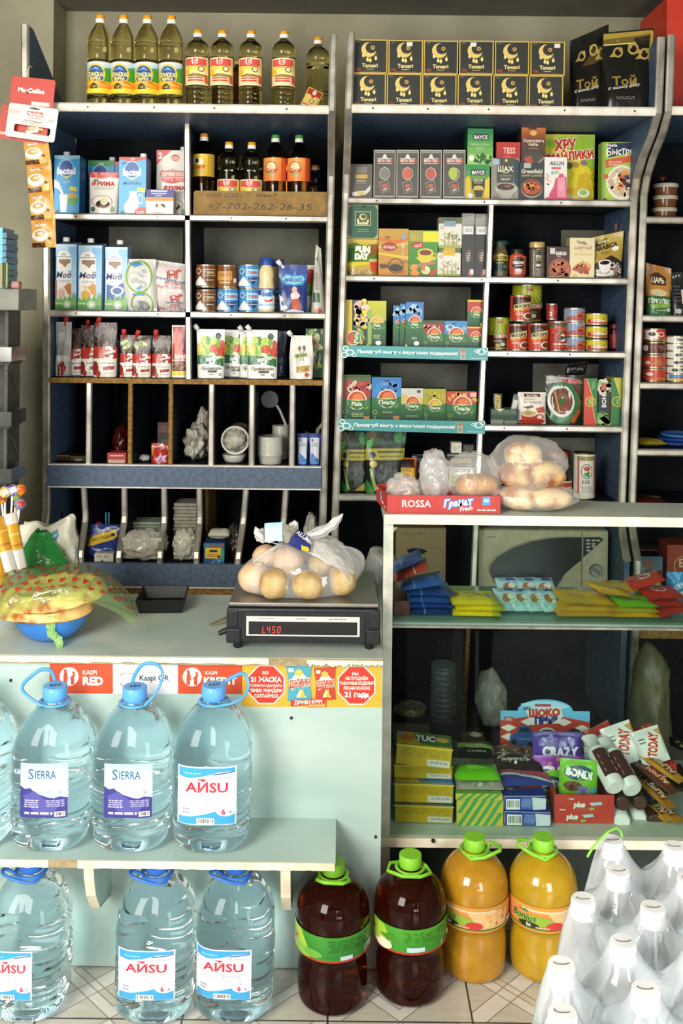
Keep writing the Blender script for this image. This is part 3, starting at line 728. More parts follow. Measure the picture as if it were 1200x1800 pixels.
for px,Y,lab in ((345,3.2,'ribbed sunflower oil bottle with a cream and red label beside the tall bottles'),(388,3.2,'ribbed sunflower oil bottle with a cream and red label, second from the tall bottles'),
                   (438.5,3.2,'ribbed sunflower oil bottle with a cream and red label, in the middle of its row'),(496.5,3.2,'ribbed sunflower oil bottle standing between two gaps on the top shelf')):
    if sh is None: sh=small_bottle('oil_bottle',lab,'bottle',px,Y,A0,hs,R2,L2,'#efe2bd',(.30,.64),2.5,group='ribbed oil bottles on the top shelf')
    else: copy_tree(sh,(at(px,300,Y).x,Y,A0),lab)
last=small_bottle('oil_bottle','sunflower oil bottle without a label at the right end of the top shelf','bottle',556.5,3.27,A0,hs,R2,None,None,None)
small_bottle('oil_bottle','dark amber oil bottle half hidden behind the ribbed bottles','bottle',417,3.42,A0,.22,R2*.95,None,None,None,liquid=OILD)
p=at(538,184,3.205); mbt,_=pouch_mb(.052,.078,.012,'#d8b860',[('r',6,4,94,30,'#b0362c'),('e',50,16,12,11,'#f0d8c8'),('p',[(30,26),(70,26),(50,42)],'#a8302a'),('e',56,54,14,9,'#5c4a30'),('e',56,54,9,6,'#e4cc94'),('r',8,72,60,96,'#b83a28'),('r',12,78,56,82,'#f0dcc0')],seed=3,wr=.003,n=12)
tag(mbt.build('sachet',None,(p.x,3.2,A0+.003),(-.1,.42,0)),'small red and yellow sachet leaning on the last oil bottle','packet')
# ---- shelf A, second row left: milk
def tetra(label,r,Y,z,d,col,items,side,capx=None,capc='#e6e8e6',group=None,rz=0.):
    x,zb,w,h=rect(*r,Y,z); t=thing('milk_carton',label,'carton',(x,Y,zb),group,(0,0,rz))
    mb=MB(); mb.box(-w/2,w/2,0,d,0,h,M(col,.35),.0015)
    for s in (-1,1):
        X=s*(w/2+.0003); mb.add([(X,.002,.002),(X,d-.002,.002),(X,d-.002,h-.002),(X,.002,h-.002)],[(0,1,2,3) if s > 0 else (3,2,1,0)],M(side,.35))
    art(mb,items,lambda u,v,o: (-w/2+u*w,-o,h*(1-v)),w/h,rough=.35); mb.build('body',t)
    if capx is not None:
        c=MB(); c.lathe([(h,.011),(h+.0125,.011),(h+.014,.0095)],M(capc,.35),18,cx=-w/2+capx*w,cy=.02); c.build('cap',t)
    return t
def lactel(extra):
    return [('r',0,0,100,100,'#3fa3d8')]+extra[0]+[('e',48,22,25,13,'#27509c'),('o',48,22,29,15,.08,'#bfe0f2'),('t','lactel',48,26,11,'#f4f7f8',80,{'b': .05}),('p',[(24,33),(48,40),(74,33),(48,36)],'#d8d27a')]+extra[1]
E1=([('p',[(0,0),(100,0),(100,5),(50,8),(0,5)],'#9fd0e4')],[('t','СҮТ',50,45,4,'#d8ecf4',30),('p',[(0,40),(20,46),(38,64),(36,70),(20,58),(0,54)],'#dfeef2'),('p',[(22,66),(56,66),(50,96),(28,96)],'#e9f1f2'),('e',74,70,20,7,'#c8a24c'),('p',[(56,72),(94,72),(92,82),(60,84)],'#5aa848'),('p',[(64,52),(92,54),(90,61),(62,59)],'#e6d838'),('e',14,96,7,3.4,'#2c5a50')])
E2=([('p',[(0,0),(100,0),(100,4),(50,8),(0,5)],'#c0392c'),('t','3,2%',50,3.4,3,'#f4f0e8',60)],[('t','450',18,11,4,'#2a3550',22,{'s': .2}),('t','МОЛОКО',50,45,5,'#2f4f86',66),('p',[(36,72),(42,62),(38,59),(70,59),(66,63),(74,76),(72,96),(24,96),(20,84)],'#e8eef0'),('o',80,72,10,9,.25,'#e8eef0'),('p',[(68,52),(98,54),(98,61),(68,59)],'#e6d838'),('p',[(56,100),(62,90),(80,86),(100,86),(100,100)],'#cc3a30'),('t','3,2%',80,95,5,'#f4efe8',30),('e',14,96,7,3.4,'#2c5a50')])
tetra('blue milk carton with a glass of milk printed on it, nearest the left upright',(94.5,273,139,374),3.345,A1,.085,'#2c6fae',lactel(E1),'#1f4f80',.42)
tetra('blue milk carton with a green top edge behind a white powder pouch',(153.5,282,199.5,374),3.48,A1,.085,'#2c6fae',lactel(([('p',[(0,0),(100,0),(100,8),(50,13),(0,8)],'#3f9a52'),('t','1,5%',50,5.5,4,'#eef4ee',50)],[])),'#1f4f80',.88)
tetra('blue milk carton with a red top edge and a milk jug printed on it',(208.5,276,256,374),3.345,A1,.085,'#2c6fae',lactel(E2),'#1f4f80',.85)
tetra('blue milk carton mostly hidden behind the carton with the milk jug',(200,284,240,374),3.46,A1,.085,'#2c6fae',[('r',0,0,100,6,'#c0392c')],'#1f4f80')
tetra('large white two litre milk carton with a red banner at the back of the shelf',(274,264,331,374),3.46,A1,.1,'#ddd8cc',[('p',[(0,0),(46,0),(0,22)],'#c83a2c'),('t','2',12,8,9,'#f4ece2',14,{'b': .03}),('t','л',24,9.5,4,'#f4ece2',8),('e',58,11,13,5,'#c44a3c'),('t','3,2%',58,11.5,4,'#efe0d4',20),('p',[(10,34),(50,26),(96,34),(96,36),(10,36)],'#b8a898'),('r',12,30,98,39,'#c8503c'),('t','ДЕРЕВЕНСКОЕ',55,34.8,5.2,'#f0e0d0',78,{'b': .03}),('o',55,35,46,12,.05,'#cfc0b0')],'#b8b2a6',.8)
FR=[('p',[(0,0),(100,0),(100,14),(70,11),(40,15),(0,11)],'#c23a30'),('t','ФРИМА',48,26,11,'#b83c30',82,{'b': .03}),('l',14,35,84,41,2,'#b0a898'),('e',52,72,32,13,'#c8c2b4'),('e',52,70,30,12,'#efeadd'),('e',50,74,24,9,'#33261c'),('e',54,68,13,9,'#d8d0a8'),('o',46,68,36,14,.06,'#b8503c'),('e',16,86,8,6,'#3c6a66'),('e',82,86,8,7,'#8aa478'),('p',[(0,100),(0,96),(30,95),(60,98),(100,95),(100,100)],'#b83a30')]
pouch('creamer_pouch','white creamer pouch with a red top between two blue milk cartons','pouch',(155,302,206,374),3.36,.035,'#e6e2d8',FR+[('t','450',22,18,5,'#3c3a3a',18,{'s': .2})],A1,style='doy',seed=2.2,wr=.003)
pouch('creamer_pouch','white creamer pouch with a red top in front of the two litre carton','pouch',(282,311,329,374),3.40,.035,'#e6e2d8',FR,A1,style='doy',seed=5.1,wr=.003)
carton('milk_powder_box','small white box with a dark blue top, orange stripe and cow','box',(254.5,333,304.5,375),3.345,.06,'#e9e3d6',[('r',0,0,100,31,'#2d3480'),('r',20,3.5,78,9,'#d8d8e2'),('r',22,14,76,18,'#b8bcd4'),('r',36,22,60,26,'#a8acd0'),('r',0,32,100,44,'#e08434'),('e',56,62,15,9,'#d8cdbc'),('p',[(36,58),(44,54),(48,64),(40,70)],'#8c3a30'),('p',[(54,56),(64,54),(70,60),(72,70),(66,68),(60,64)],'#2d2a28'),('r',42,68,45,78,'#d8cdbc'),('r',62,68,65,78,'#cfc4b4'),('r',30,88,64,91,'#b0a898')],A1,side='#d8d2c6',top='#2d3480')
# ---- second row right: vinegar and oil behind a cardboard sign
tag(MB().prism([(-.224,0),(.227,0),(.227,.079),(.222,.085),(-.219,.085),(-.224,.078)],0,.003,CARDB).build('cardboard_sign',None,(at(457,378,3.335).x,3.335,A1),(-.06,0,0)),'brown cardboard strip with a handwritten phone number standing on the shelf','sign')
sg=bpy.data.objects['cardboard_sign']; mbs=MB()
def sgm(u,v,o): return (-.224+.451*u,-o,.085*(1-v))
INK='#1c160e'
art(mbs,[('t','KASPI GOLD:',23,17,18,INK,30,{'b': .0,'s': .1}),('t','Шинар Р',54,15,15,INK,22,{'b': .0,'s': .3}),('t','+7-702-262-26-35',49,60,27,INK,78,{'b': -.004,'s': .12,'fit': 1})],sgm,.451/.085,.0004)
mbs.build('handwriting',sg)
V1=[('g',0,0,100,100,'#e0bc40','#d4a428'),('r',70,0,100,100,'#caa030'),('p',[(16,22),(26,16),(50,24),(54,44),(40,46),(22,42)],'#efe4c0'),('e',30,30,8,12,'#4a3a3c'),('t','Соня',36,56,18,'#b83828',52,{'s': .3,'b': .05}),('p',[(14,78),(36,68),(58,74),(40,86)],'#a8a83c')]
V2=[('g',0,0,100,100,'#e89a48','#e07a34'),('r',74,0,100,100,'#d8502c'),('e',38,42,20,26,'#e6c890'),('o',38,42,21,27,.16,'#8a5a34'),('t','Соня',38,54,17,'#c03a2c',48,{'s': .3,'b': .05}),('p',[(18,72),(38,66),(58,72),(40,84)],'#a89a4c')]
hb=.193; Rb=40/F*3.42/2
small_bottle('vinegar_bottle','dark amber bottle with a yellow label and orange cap, leftmost behind the cardboard sign','bottle',358,3.42,A1,.288,Rb,V1,'#d8b040',(.48,.745),2.5,('#e4dfd4','#d8862c'),OILD,'tall')
so=small_bottle('oil_bottle','small oil bottle with a cream and red label, left one of two behind the sign','bottle',402,3.43,A1,.262,Rb,L2,'#efe2bd',(.18,.50),2.5,group='small oil bottles behind the cardboard sign')
copy_tree(so,(at(442,300,3.43).x,3.43,A1),'small oil bottle with a cream and red label, right one of two behind the sign')
vo=small_bottle('vinegar_bottle','amber bottle with orange label and green cap, beside the small oil bottle','bottle',483.5,3.42,A1,.286,Rb*1.03,V2,'#e08a3c',(.44,.715),2.5,('#e8e6da','#4aa03c'),glassy('amber_vinegar','#b8742c',1.38),'tall',group='orange labelled bottles behind the sign')
copy_tree(vo,(at(525,300,3.42).x,3.42,A1),'amber bottle with orange label and green cap, rightmost of the lit bottles behind the sign')
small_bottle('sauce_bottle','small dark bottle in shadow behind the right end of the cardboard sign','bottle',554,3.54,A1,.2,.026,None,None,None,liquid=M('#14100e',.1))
# ---- third row left: yoghurt cartons and milk bags
def moe(lab,r,col2,Y,cx):
    t=tetra(lab,r,Y,A2,.07,'#9cc8e4',[('g',0,0,100,22,'#c6dcea','#8fc0e2'),('g',60,8,100,74,'#79b4e0','#b8d8ec'),('p',[(6,22),(16,15),(50,13),(66,17),(76,24),(76,84),(6,84)],'#f0eee8'),('o',40,12,13,5,.2,'#dfeaf0'),('r',6,22,76,23,'#6a6a70'),('t','370',38,19,3.4,'#4c4c58',24),('p',[(16,26),(70,26),(72,31),(56,33),(48,38),(30,33),(16,31)],'#8c6c48'),('t','Моё',42,48,9.5,'#2c3a72',70,{'s': .18,'b': .02}),('l',14,56,72,60,2,'#a8a8b0')]
             +col2+[('g',0,84,100,100,'#6aa048','#3f7c34'),('p',[(0,86),(10,80),(16,86),(26,79),(34,86),(50,78),(58,85),(70,76),(80,84),(92,74),(100,80),(100,92),(0,92)],'#74ac50'),('o',58,91,17,5.6,.16,'#f2f4ec'),('e',58,91,11,3.5,'#e4ecdc'),('r',4,89,34,90.5,'#d8d4c0')],'#8fbce0',cx,'#eceae4')
    o=[c for c in bpy.data.objects if c.parent==t and c.name.startswith('body')][0]
    me=o.data; zt=max(v.co.z for v in me.vertices)
    for v in me.vertices:                       # roof slopes down towards the front
        if v.co.z > zt*.97: v.co.z -= .010*(1-min(1,max(0,v.co.y)/.05))
    return t
moe('white and blue yoghurt carton with a brown pear shape, nearest the left upright',(97,424,133.5,545),[('p',[(40,66),(64,60),(76,62),(76,78),(60,76),(50,70)],'#c47a34'),('e',30,75,17,7,'#e0b8a0'),('r',0,56,8,80,'#b06a58')],3.345,.42)
moe('white and blue yoghurt carton with an orange pear shape, second from left',(136.5,426,178,545),[('p',[(40,66),(64,60),(76,62),(76,78),(60,76),(50,70)],'#d89a34'),('e',34,77,20,7,'#e0ae48'),('e',32,66,8,3,'#e6c890')],3.345,.46)
moe('white and blue milk carton with dark blue splash beside a plastic bag',(184,429,223,545),[('p',[(8,60),(50,64),(78,58),(96,62),(96,84),(8,84)],'#2f5a9c'),('o',56,70,30,7,.3,'#e8eef2'),('t','2,5%',60,77,4.5,'#f0f2f4',34,{'b': .03})],3.36,.6)
pouch('milk_bag','white and green plastic milk bag beside the yoghurt cartons','bag',(212,455,271,547),3.35,.045,'#dad8cf',[('o',52,34,40,32,.12,'#8cb84c'),('p',[(22,8),(48,5),(64,10),(40,16)],'#5a9ccc'),('n',52,34,26,20,22,6,['#cfcdc6','#b8b8b4','#e4e2da']),('p',[(42,56),(60,50),(62,55),(48,62)],'#6aa8d4'),('o',58,86,34,22,.12,'#7cb04c'),('r',32,66,66,70,'#6aa2cc'),('n',56,90,18,9,16,6,['#8c8c8a','#b4b4b0'])],A2,style='pillow',seed=4,wr=.014,q=[(-.03,.0),(0,0),(.05,0),(.06,0)],back='#d0cec8')
COW=lambda x,y,s: [('e',x,y,15*s,5.5*s,'#c46a5c'),('e',x-3*s,y-1*s,5*s,2.4*s,'#e6dcd4'),('e',x+17*s,y-6*s,6*s,3*s,'#c05a4c'),('p',[(x+8*s,y-6*s),(x+18*s,y-8*s),(x+14*s,y)],'#c46a5c')]+[('r',x+a*s,y+3*s,x+(a+3)*s,y+11*s,'#b85a4c') for a in (-13,-8,6,11)]
pouch('milk_bag','pinkish white milk bag printed with red cows beside the middle upright','bag',(266,456,327,549),3.37,.05,'#dcd2cc',COW(58,22,1.1)+[('t','ПЕТРОПАВЛОВСКОЕ',52,37,5,'#5a7ca8',84,{'r': -.12,'b': .03}),('t','МОЛОКО',62,43,5,'#c4604c',48,{'r': -.1,'b': .03}),('n',50,50,44,4,26,3.2,['#d0a89c','#c89a90','#b8b0b0'])]+COW(66,72,.95)+[('t','СҮТІ',66,88,6,'#c46050',34),('t','ПЕТРОПАВЛ',64,82,4,'#6a88b0',60),('n',50,95,44,3,20,3,['#d0a89c','#c8a098'])],A2,style='pillow',seed=8,wr=.012,q=[(0,.0),(0,-.09),(0,0),(0,0)])
# ---- third row right: condensed milk cans, mayonnaise
def cond(c1,c2,c3): return [('r',0,4,100,96,c1),('p',[(0,26),(20,10),(34,26),(20,44)],'#e6e6e2'),('p',[(4,26),(20,14),(30,26),(20,40)],c1),('r',40,20,96,46,c3),('r',40,18,96,20,'#e8e4da'),('r',40,46,96,48,'#e8e4da'),('t','СГУЩЕНКА',68,33,12,c2,52,{'b': .04}),('p',[(0,96),(0,88),(28,50),(58,88),(60,96)],'#e6e3dc'),('p',[(44,60),(92,58),(74,90)],'#24386e' if c1 != '#7a4a22' else '#5a3418'),('t','с сахаром',70,68,6,'#e8e6e2',36)]
BLUEC=cond('#3f86c0','#c4483c','#8fc4e4'); BRNC=cond('#7a4a22','#d8c090','#5c3416')
zc=at(397,508,3.36).z
can('condensed_milk_can','brown and white condensed milk can, lower one beside the middle upright','can',(341,508,378,549),3.345,BRNC,'#7a4a22',A2)
can('condensed_milk_can','brown and white condensed milk can, upper one beside the middle upright','can',(341,464,378,507),3.345,BRNC,'#7a4a22',A2+.0815)
can('condensed_milk_can','plain brown caramel can standing on a blue condensed milk can','can',(379.5,465,415,507),3.345,[('g',0,4,100,96,'#7a4418','#8c5420'),('g',4,24,78,70,'#b8843c','#c49a54'),('t','КАРАМЕЛЬ',42,44,10,'#8c5c2c',56),('e',42,18,22,7,'#6a3a1c'),('r',16,76,70,84,'#d4a868'),('r',84,60,96,80,'#e0dcd0')],'#7a4418',A2+.0815)
can('condensed_milk_can','blue and white condensed milk can under the brown caramel can','can',(379.5,506,417,549),3.345,BLUEC,'#3f86c0',A2)
can('condensed_milk_can','blue and white condensed milk can, upper one beside the mayonnaise bottle','can',(417.5,464,454,507),3.345,BLUEC,'#3f86c0',A2+.0815)
can('condensed_milk_can','blue and white condensed milk can, lower one beside the mayonnaise bottle','can',(418.5,506,455,549),3.345,BLUEC,'#3f86c0',A2)
def mayo(lab,pxc,Y):
    t=thing('mayonnaise_bottle',lab,'bottle',(at(pxc,500,Y).x,Y,A2)); R=.0285
    MB().lathe(smoothprof([(0,R*.9),(.006,R),(.07,R*.97),(.09,R*.92),(.11,R*.86),(.13,R*.9),(.148,R*.8),(.157,R*.62),(.162,R*.6)],3),noisy('mayonnaise','#d8c690','#e4d6a8',30,.3),28).build('body',t)
    cp=MB(); cp.lathe([(.160,R*.74),(.182,R*.74),(.185,R*.66)],M('#2c4a94',.4),24,rf=lambda a,z,r: 1+.02*math.cos(a*24)); cp.build('cap',t)
    cyl_label(MB(),R*1.01,.012,.082,2.6,[('r',0,0,100,34,'#4a3c78'),('r',0,4,100,9,'#5aa0d0'),('r',30,12,82,42,'#a8cce4'),('r',34,16,78,38,'#3c78b4'),('e',56,14,10,8,'#d8e4ec'),('p',[(40,50),(60,58),(86,48),(80,62),(50,66)],'#c44038'),('r',0,74,100,84,'#9cc4dc')],'#e8e8e4').build('label',t)
    return t
mayo('mayonnaise squeeze bottle with a dark blue cap beside the blue cans',468,3.375); mayo('mayonnaise squeeze bottle with blue cap half hidden behind its twin',487,3.48)
SNOW=[('g',0,0,100,26,'#2b3f86','#2c4796'),('p',[(6,30),(24,18),(50,22),(56,12),(62,22),(84,20),(96,30),(84,42),(56,44),(22,42)],'#3c8cc0'),('p',[(12,30),(28,22),(54,25),(82,24),(90,30),(80,38),(54,41),(28,38)],'#8fd0e0'),('t','МАЙОНЕЗ',52,31.5,9,'#2a4a90',62,{'b': .03}),('e',56,52,9,7,'#d8b498'),('p',[(46,58),(66,56),(76,64),(66,74),(46,72),(42,64)],'#e0cfc4'),('p',[(48,72),(70,70),(80,90),(60,98),(46,94)],'#b8502c'),('p',[(2,62),(14,68),(22,80),(34,90),(8,96)],'#d8dce4'),('e',18,80,8,6,'#2a3c70'),('p',[(30,96),(50,92),(90,96),(90,100),(30,100)],'#d0d4de')]
pouch('mayonnaise_pouch','dark blue mayonnaise pouch with a white corner spout','pouch',(489,465,539,549),3.36,.035,'#263878',SNOW,A2,style='doy',seed=3.3,wr=.003,spout=(.1,0,'#e6e4de',-.75),topw=1.0)
pouch('sauce_pouch','tall grey pouch seen from its side with a green printed square','pouch',(546,436,573,549),3.375,.05,'#b8b4a6',[('r',8,70,60,84,'#3c5c3c'),('l',8,40,62,66,7,'#9a968a'),('t','ЧИП',40,20,6,'#3c3c3a',50),('p',[(30,8),(60,16),(80,40),(96,60),(70,44),(44,22)],'#807e74'),('e',54,96,18,4,'#b8402c')],A2,style='doy',seed=7,wr=.006,q=[(.28,.06),(-.4,.0),(0,0),(0,0)])
pouch('ketchup_pouch','white and green pouch with a tomato peeking out left of the grey pouch','pouch',(532,466,556,549),3.44,.03,'#dcdad0',[('e',50,26,40,18,'#c8442c'),('p',[(0,40),(100,36),(100,62),(0,66)],'#6a9c34'),('r',0,56,100,62,'#3c6a30')],A2,style='doy',seed=2,wr=.003)
# ---- fourth row left: ketchup pouches
def ketch(): return [('n',50,24,44,20,34,8,['#2c1c16','#4a3020','#5c4430','#3a2018','#241712']),('r',0,44,100,68,'#b03428'),('p',[(0,66),(100,66),(100,100),(0,100)],'#ded8cc'),('t','3',70,56,26,'#e8e0d4',46,{'b': .03}),('p',[(40,57),(60,54),(98,50),(96,55),(60,60)],'#d8ccc0'),('p',[(42,61),(60,58),(94,54),(92,57),(60,63)],'#7a2a24'),('l',30,73,92,77,1,'#8c7a5c'),('p',[(48,81),(94,79),(92,86),(46,88)],'#9c2c26'),('l',40,91,92,95,1,'#b8b0a4'),('e',12,84,15,13,'#8c2a22'),('e',26,94,10,6,'#a8362a')]
def kpouch(lab,r,Y,T=.03,sp=(.24,0,'#b8342c',.1),its=None,**kw):
    return pouch('ketchup_pouch',lab,'pouch',r,Y,T,'#2a1c18',its or ketch(),A3,style='doy',seed=r[0]*.3,wr=.004,spout=sp,**kw)
pouch('ketchup_pouch','silver ketchup pouch turned sideways with a red cap beside the left upright','pouch',(95,566,122,665),3.36,.04,'#a8a49c',[('g',14,20,60,62,'#c8c6c0','#8c8a86'),('r',10,62,96,72,'#c8c4ba'),('p',[(20,80),(60,72),(80,84),(60,98),(24,98)],'#8c3028'),('l',14,36,54,58,6,'#8c8a84')],A3,style='doy',seed=4.4,wr=.012,spout=(.6,0,'#b8342c',.12))
kpouch('large ketchup pouch without a visible cap beside the sideways silver pouch',(112,577,150,664),3.40,sp=None)
kpouch('large red and white ketchup pouch in the shade, its cap behind its neighbour',(140,572,176,664),3.38,sp=(.3,0,'#7c2620',.1))
kpouch('largest red and white ketchup pouch with its cap tilted at the upper left',(162,567,203,664.5),3.345,sp=(.16,0,'#c03830',.3))
pouch('sauce_pouch','grey and blue pouch seen edge on behind the large ketchup pouch','pouch',(196,598,214,664),3.41,.02,'#6c706e',[('p',[(40,0),(70,0),(20,50)],'#3c6c9c'),('l',20,50,90,90,8,'#8c8c88')],A3,style='doy',seed=9,wr=.004)
kpouch('small ketchup pouch with green leaves, next to the grey and blue pouch',(209,589,236,665),3.36,.026,sp=(.24,0,'#c03830',0),its=ketch()+[('n',44,23,30,8,14,6,['#8c9c4c','#5c7a34','#a8b060'])])
kpouch('small ketchup pouch with green leaves, overlapping its left neighbour',(231,590,264,666),3.345,.026,sp=(.2,0,'#b8342c',.35),its=ketch()+[('n',40,22,30,8,14,6,['#8c9c4c','#5c7a34','#a8b060'])])
kpouch('small ketchup pouch with brown pattern standing beside the red ketchup bag',(266,590,299,667),3.345,.026,sp=(.18,0,'#c03830',0))
pouch('ketchup_pouch','flat glossy red ketchup bag with a white border beside the middle upright','pouch',(300,572,328.5,668),3.35,.03,'#e0d8cc',[('g',6,3,100,66,'#a82a22','#c03a2a'),('p',[(20,30),(36,20),(40,60),(22,62)],'#d86a54'),('p',[(60,10),(96,8),(96,40),(70,56)],'#6c2018'),('t','Кетчуп',58,59,9,'#f0e8dc',72,{'b': .05}),('r',8,68,98,87,'#6c4430'),('n',50,77,36,7,20,5,['#a88c6c','#4a3020','#8c5a3c']),('r',8,87,98,95,'#d8c43c')],A3,style='doy',seed=1.3,wr=.003)
# ---- fourth row right: provencal mayonnaise pouches
PRO=[('p',[(2,30),(20,20),(60,16),(96,22),(96,56),(2,58)],'#8cb440'),('n',45,28,36,9,26,8,['#a8c850','#6c9c34','#c4d46c','#4c8030']),('e',16,39,14,10,'#e0b43c'),('e',62,40,16,9,'#c8502c'),('e',92,30,9,8,'#b83828'),('e',92,46,16,11,'#bc3c2a'),('o',78,14,10,7,.3,'#24443c'),('e',78,14,7.5,5,'#2f5448'),('p',[(2,54),(40,52),(70,50),(98,58),(98,76),(60,70),(2,72)],'#2f6a3c'),('p',[(2,48),(44,50),(98,56),(98,60),(44,54),(2,52)],'#9cc05c'),('t','3',58,59,24,'#e8e6de',40,{'b': .03}),('p',[(34,60),(60,56),(86,54),(84,60),(60,64),(36,66)],'#c4ccc0'),('t','Провансаль',54,79,7.5,'#6c5a34',74,{'s': .2}),('r',40,84,74,88,'#3a342c'),('l',46,90,62,95,1,'#8c8678'),('o',86,92,4.5,3.2,.4,'#4c5464')]
def prov(lab,r,Y,**kw): return pouch('mayonnaise_pouch',lab,'pouch',r,Y,.03,'#e4e2da',PRO,A3,style='doy',seed=r[0]*.21,wr=.0035,group='green and white mayonnaise pouches',**kw)
prov('green and white mayonnaise pouch nearest the middle upright',(342,579,394,669),3.345,q=[(.03,0),(-.02,0),(-.02,0),(.08,0)],spout=(.1,0,'#e6e4de',-.7))
prov('green and white mayonnaise pouch set back between two brighter ones',(388,580,432,669),3.42)
prov('green and white mayonnaise pouch only its left edge and spout showing',(420,581,460,669),3.385,spout=(.14,0,'#d8d6ce',-.7))
prov('green and white mayonnaise pouch fully in view, right one of the bright pair',(433,580,486,669),3.345,spout=(.12,0,'#e8e6e0',-.7))
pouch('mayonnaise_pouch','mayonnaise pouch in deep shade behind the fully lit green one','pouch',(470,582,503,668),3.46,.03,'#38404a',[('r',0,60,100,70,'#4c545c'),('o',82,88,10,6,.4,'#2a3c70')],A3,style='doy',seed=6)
pouch('mayonnaise_pouch','white mayonnaise pouch printed with two small spoons','pouch',(506,590,551,669),3.35,.035,'#e2ddd0',[('p',[(24,44),(72,40),(70,48),(28,52)],'#7c9c5c'),('t','ОЛИВКОВЫЙ',48,46,4.4,'#5c8048',52),('e',42,30,7,6,'#7c6a54'),('e',62,29,7,6,'#6c5a44'),('p',[(43,36),(46,36),(62,58),(58,58)],'#94866c'),('p',[(60,35),(63,35),(46,58),(43,58)],'#94866c'),('p',[(30,72),(86,68),(86,82),(32,86)],'#b8944c'),('r',40,76,80,78,'#8c6c34'),('e',76,90,10,5,'#b84a30')],A3,style='doy',seed=2.9,wr=.012,topw=.8,q=[(0,0),(0,0),(-.04,0),(.06,0)],spout=(.14,0,'#e6e2d8',-.7))
pouch('mayonnaise_pouch','green vegetable printed pouch behind the white one with spoons','pouch',(536,578,570,669),3.42,.03,'#3c5c34',[('n',40,30,36,26,40,8,['#7c9c4c','#c8d088','#4c7838','#e0dcb0']),('e',40,26,16,8,'#c06a3c'),('n',40,76,30,18,20,7,['#8cac3c','#2c4c28','#a83c28'])],A3,style='doy',seed=5.5,wr=.006)
# ---- MacCoffee hang cards and sachet strip on the left upright
HY=3.07
hk=at(50,140,HY)
h_=MB(); h_.tube([hk+Vector((0,.028,.045)),hk+Vector((0,.012,.045)),hk+Vector((0,-.004,.03)),hk+Vector((0,-.008,-.03)),hk+Vector((0,-.02,-.046)),hk+Vector((0,-.03,-.04))],.0022,M('#dcd8cc',.4),8)
o=h_.build('hook'); tag(o,'white wire hook holding coffee cards on the left upright','hook')
def card_mb(w,h,col,r=.008,slot=None,th=.0012):
    """a rounded card with an optional window, in x / z about its centre"""
    def rr(w,h,r):
        return [(sx*(w/2-r)+math.cos(a)*r,sz*(h/2-r)+math.sin(a)*r) for sx,sz,a0 in ((1,1,0),(-1,1,PI/2),(-1,-1,PI),(1,-1,1.5*PI)) for a in [a0+PI/2*k/4 for k in range(5)]]
    out=rr(w,h,r); mb=MB()
    if not slot: return mb.prism(out,-th/2,th/2,M(col,.4))
    cx,cz,sw,sh_=slot; inn=[(cx+x,cz+z) for x,z in rr(sw,sh_,.007)]; n=len(out); m=M(col,.4)
    for y,fl in ((-th/2,False),(th/2,True)):
        vs=[(x,y,z) for x,z in out]+[(x,y,z) for x,z in inn]
        mb.add(vs,[(i,(i+1) % n,n+(i+1) % n,n+i) if fl else (i,n+i,n+(i+1) % n,(i+1) % n) for i in range(n)],m)
    for ring in (out,inn): mb.add([(x,y,z) for y in (-th/2,th/2) for x,z in ring],[(i,(i+1) % n,n+(i+1) % n,n+i) for i in range(n)],m)
    return mb
def card(name,lab,px,py,Y,w,h,col,items,rot,slot=None):
    mb=card_mb(w,h,col,slot=slot); art(mb,items,lambda u,v,o: (-w/2+u*w,-.0006-o,h/2-v*h),w/h,.0003)
    p=at(px,py,Y); return tag(mb.build(name,None,p,(0,rot,0)),lab,'hang card')
card('hang_card','red coffee hang card highest on the white hook',57,165,HY-.012,.134,.098,'#bf3b2c',[('t','MacCoffee',47,40,14,'#f2ece0',76,{'b': .05}),('r',50,74,92,86,'#dcd6ca')],.09)
card('hang_card','red coffee hang card tucked behind the white one',42,218,HY-.006,.15,.105,'#b83a2c',[('r',4,80,40,88,'#e0b08c'),('r',10,20,26,22,'#d8a04c')],.12)
card('hang_card','white coffee hang card with a cut out hand slot',56,215.5,HY-.030,.152,.103,'#ded8cc',[('r',38,17,70,30,'#c04038'),('t','MacCoffee',54,23.5,8,'#f4ece2',28,{'b': .05}),('t','КАПУЧИНО',54,36,5,'#8c8478',42),('t','DI TORINO',52,47,8,'#7c7468',50),('r',30,54,80,55.5,'#c8846c'),('t','150',88,37,9,'#7c746c',16,{'s': .3,'b': -.01}),('r',4,18,24,32,'#d8b8b0'),('p',[(40,8),(52,4),(64,8),(60,11),(44,11)],'#3a3630')],.13,slot=(.004,-.022,.112,.024))
ST=thing('coffee_sachet_strip','strip of golden coffee sachets hanging below the white hang card','sachet strip',at(70,330,HY))
SA=[('g',0,0,100,70,'#c88c38','#d8a850'),('r',12,12,76,24,'#c8b89c'),('r',14,13,74,23,'#b8503c'),('t','MacCoffee',44,18,8,'#f0e6d6',54,{'b': .05}),('e',42,56,40,22,'#efe6d6'),('e',42,50,28,11,'#c49a60'),('e',44,49,14,5,'#e6d0a8'),('r',0,82,66,99,'#5c3a20'),('n',34,90,30,7,12,5,['#8c5c34','#3c2414']),('e',88,68,7,5,'#6c4428'),('r',66,82,100,99,'#d8b464')]
cor=[((39,208),(79,204)),((41,247),(84,243)),((46,291),(90,287)),((51,340),(93,335)),((55,388),(97,384)),((57,436),(99,435))]
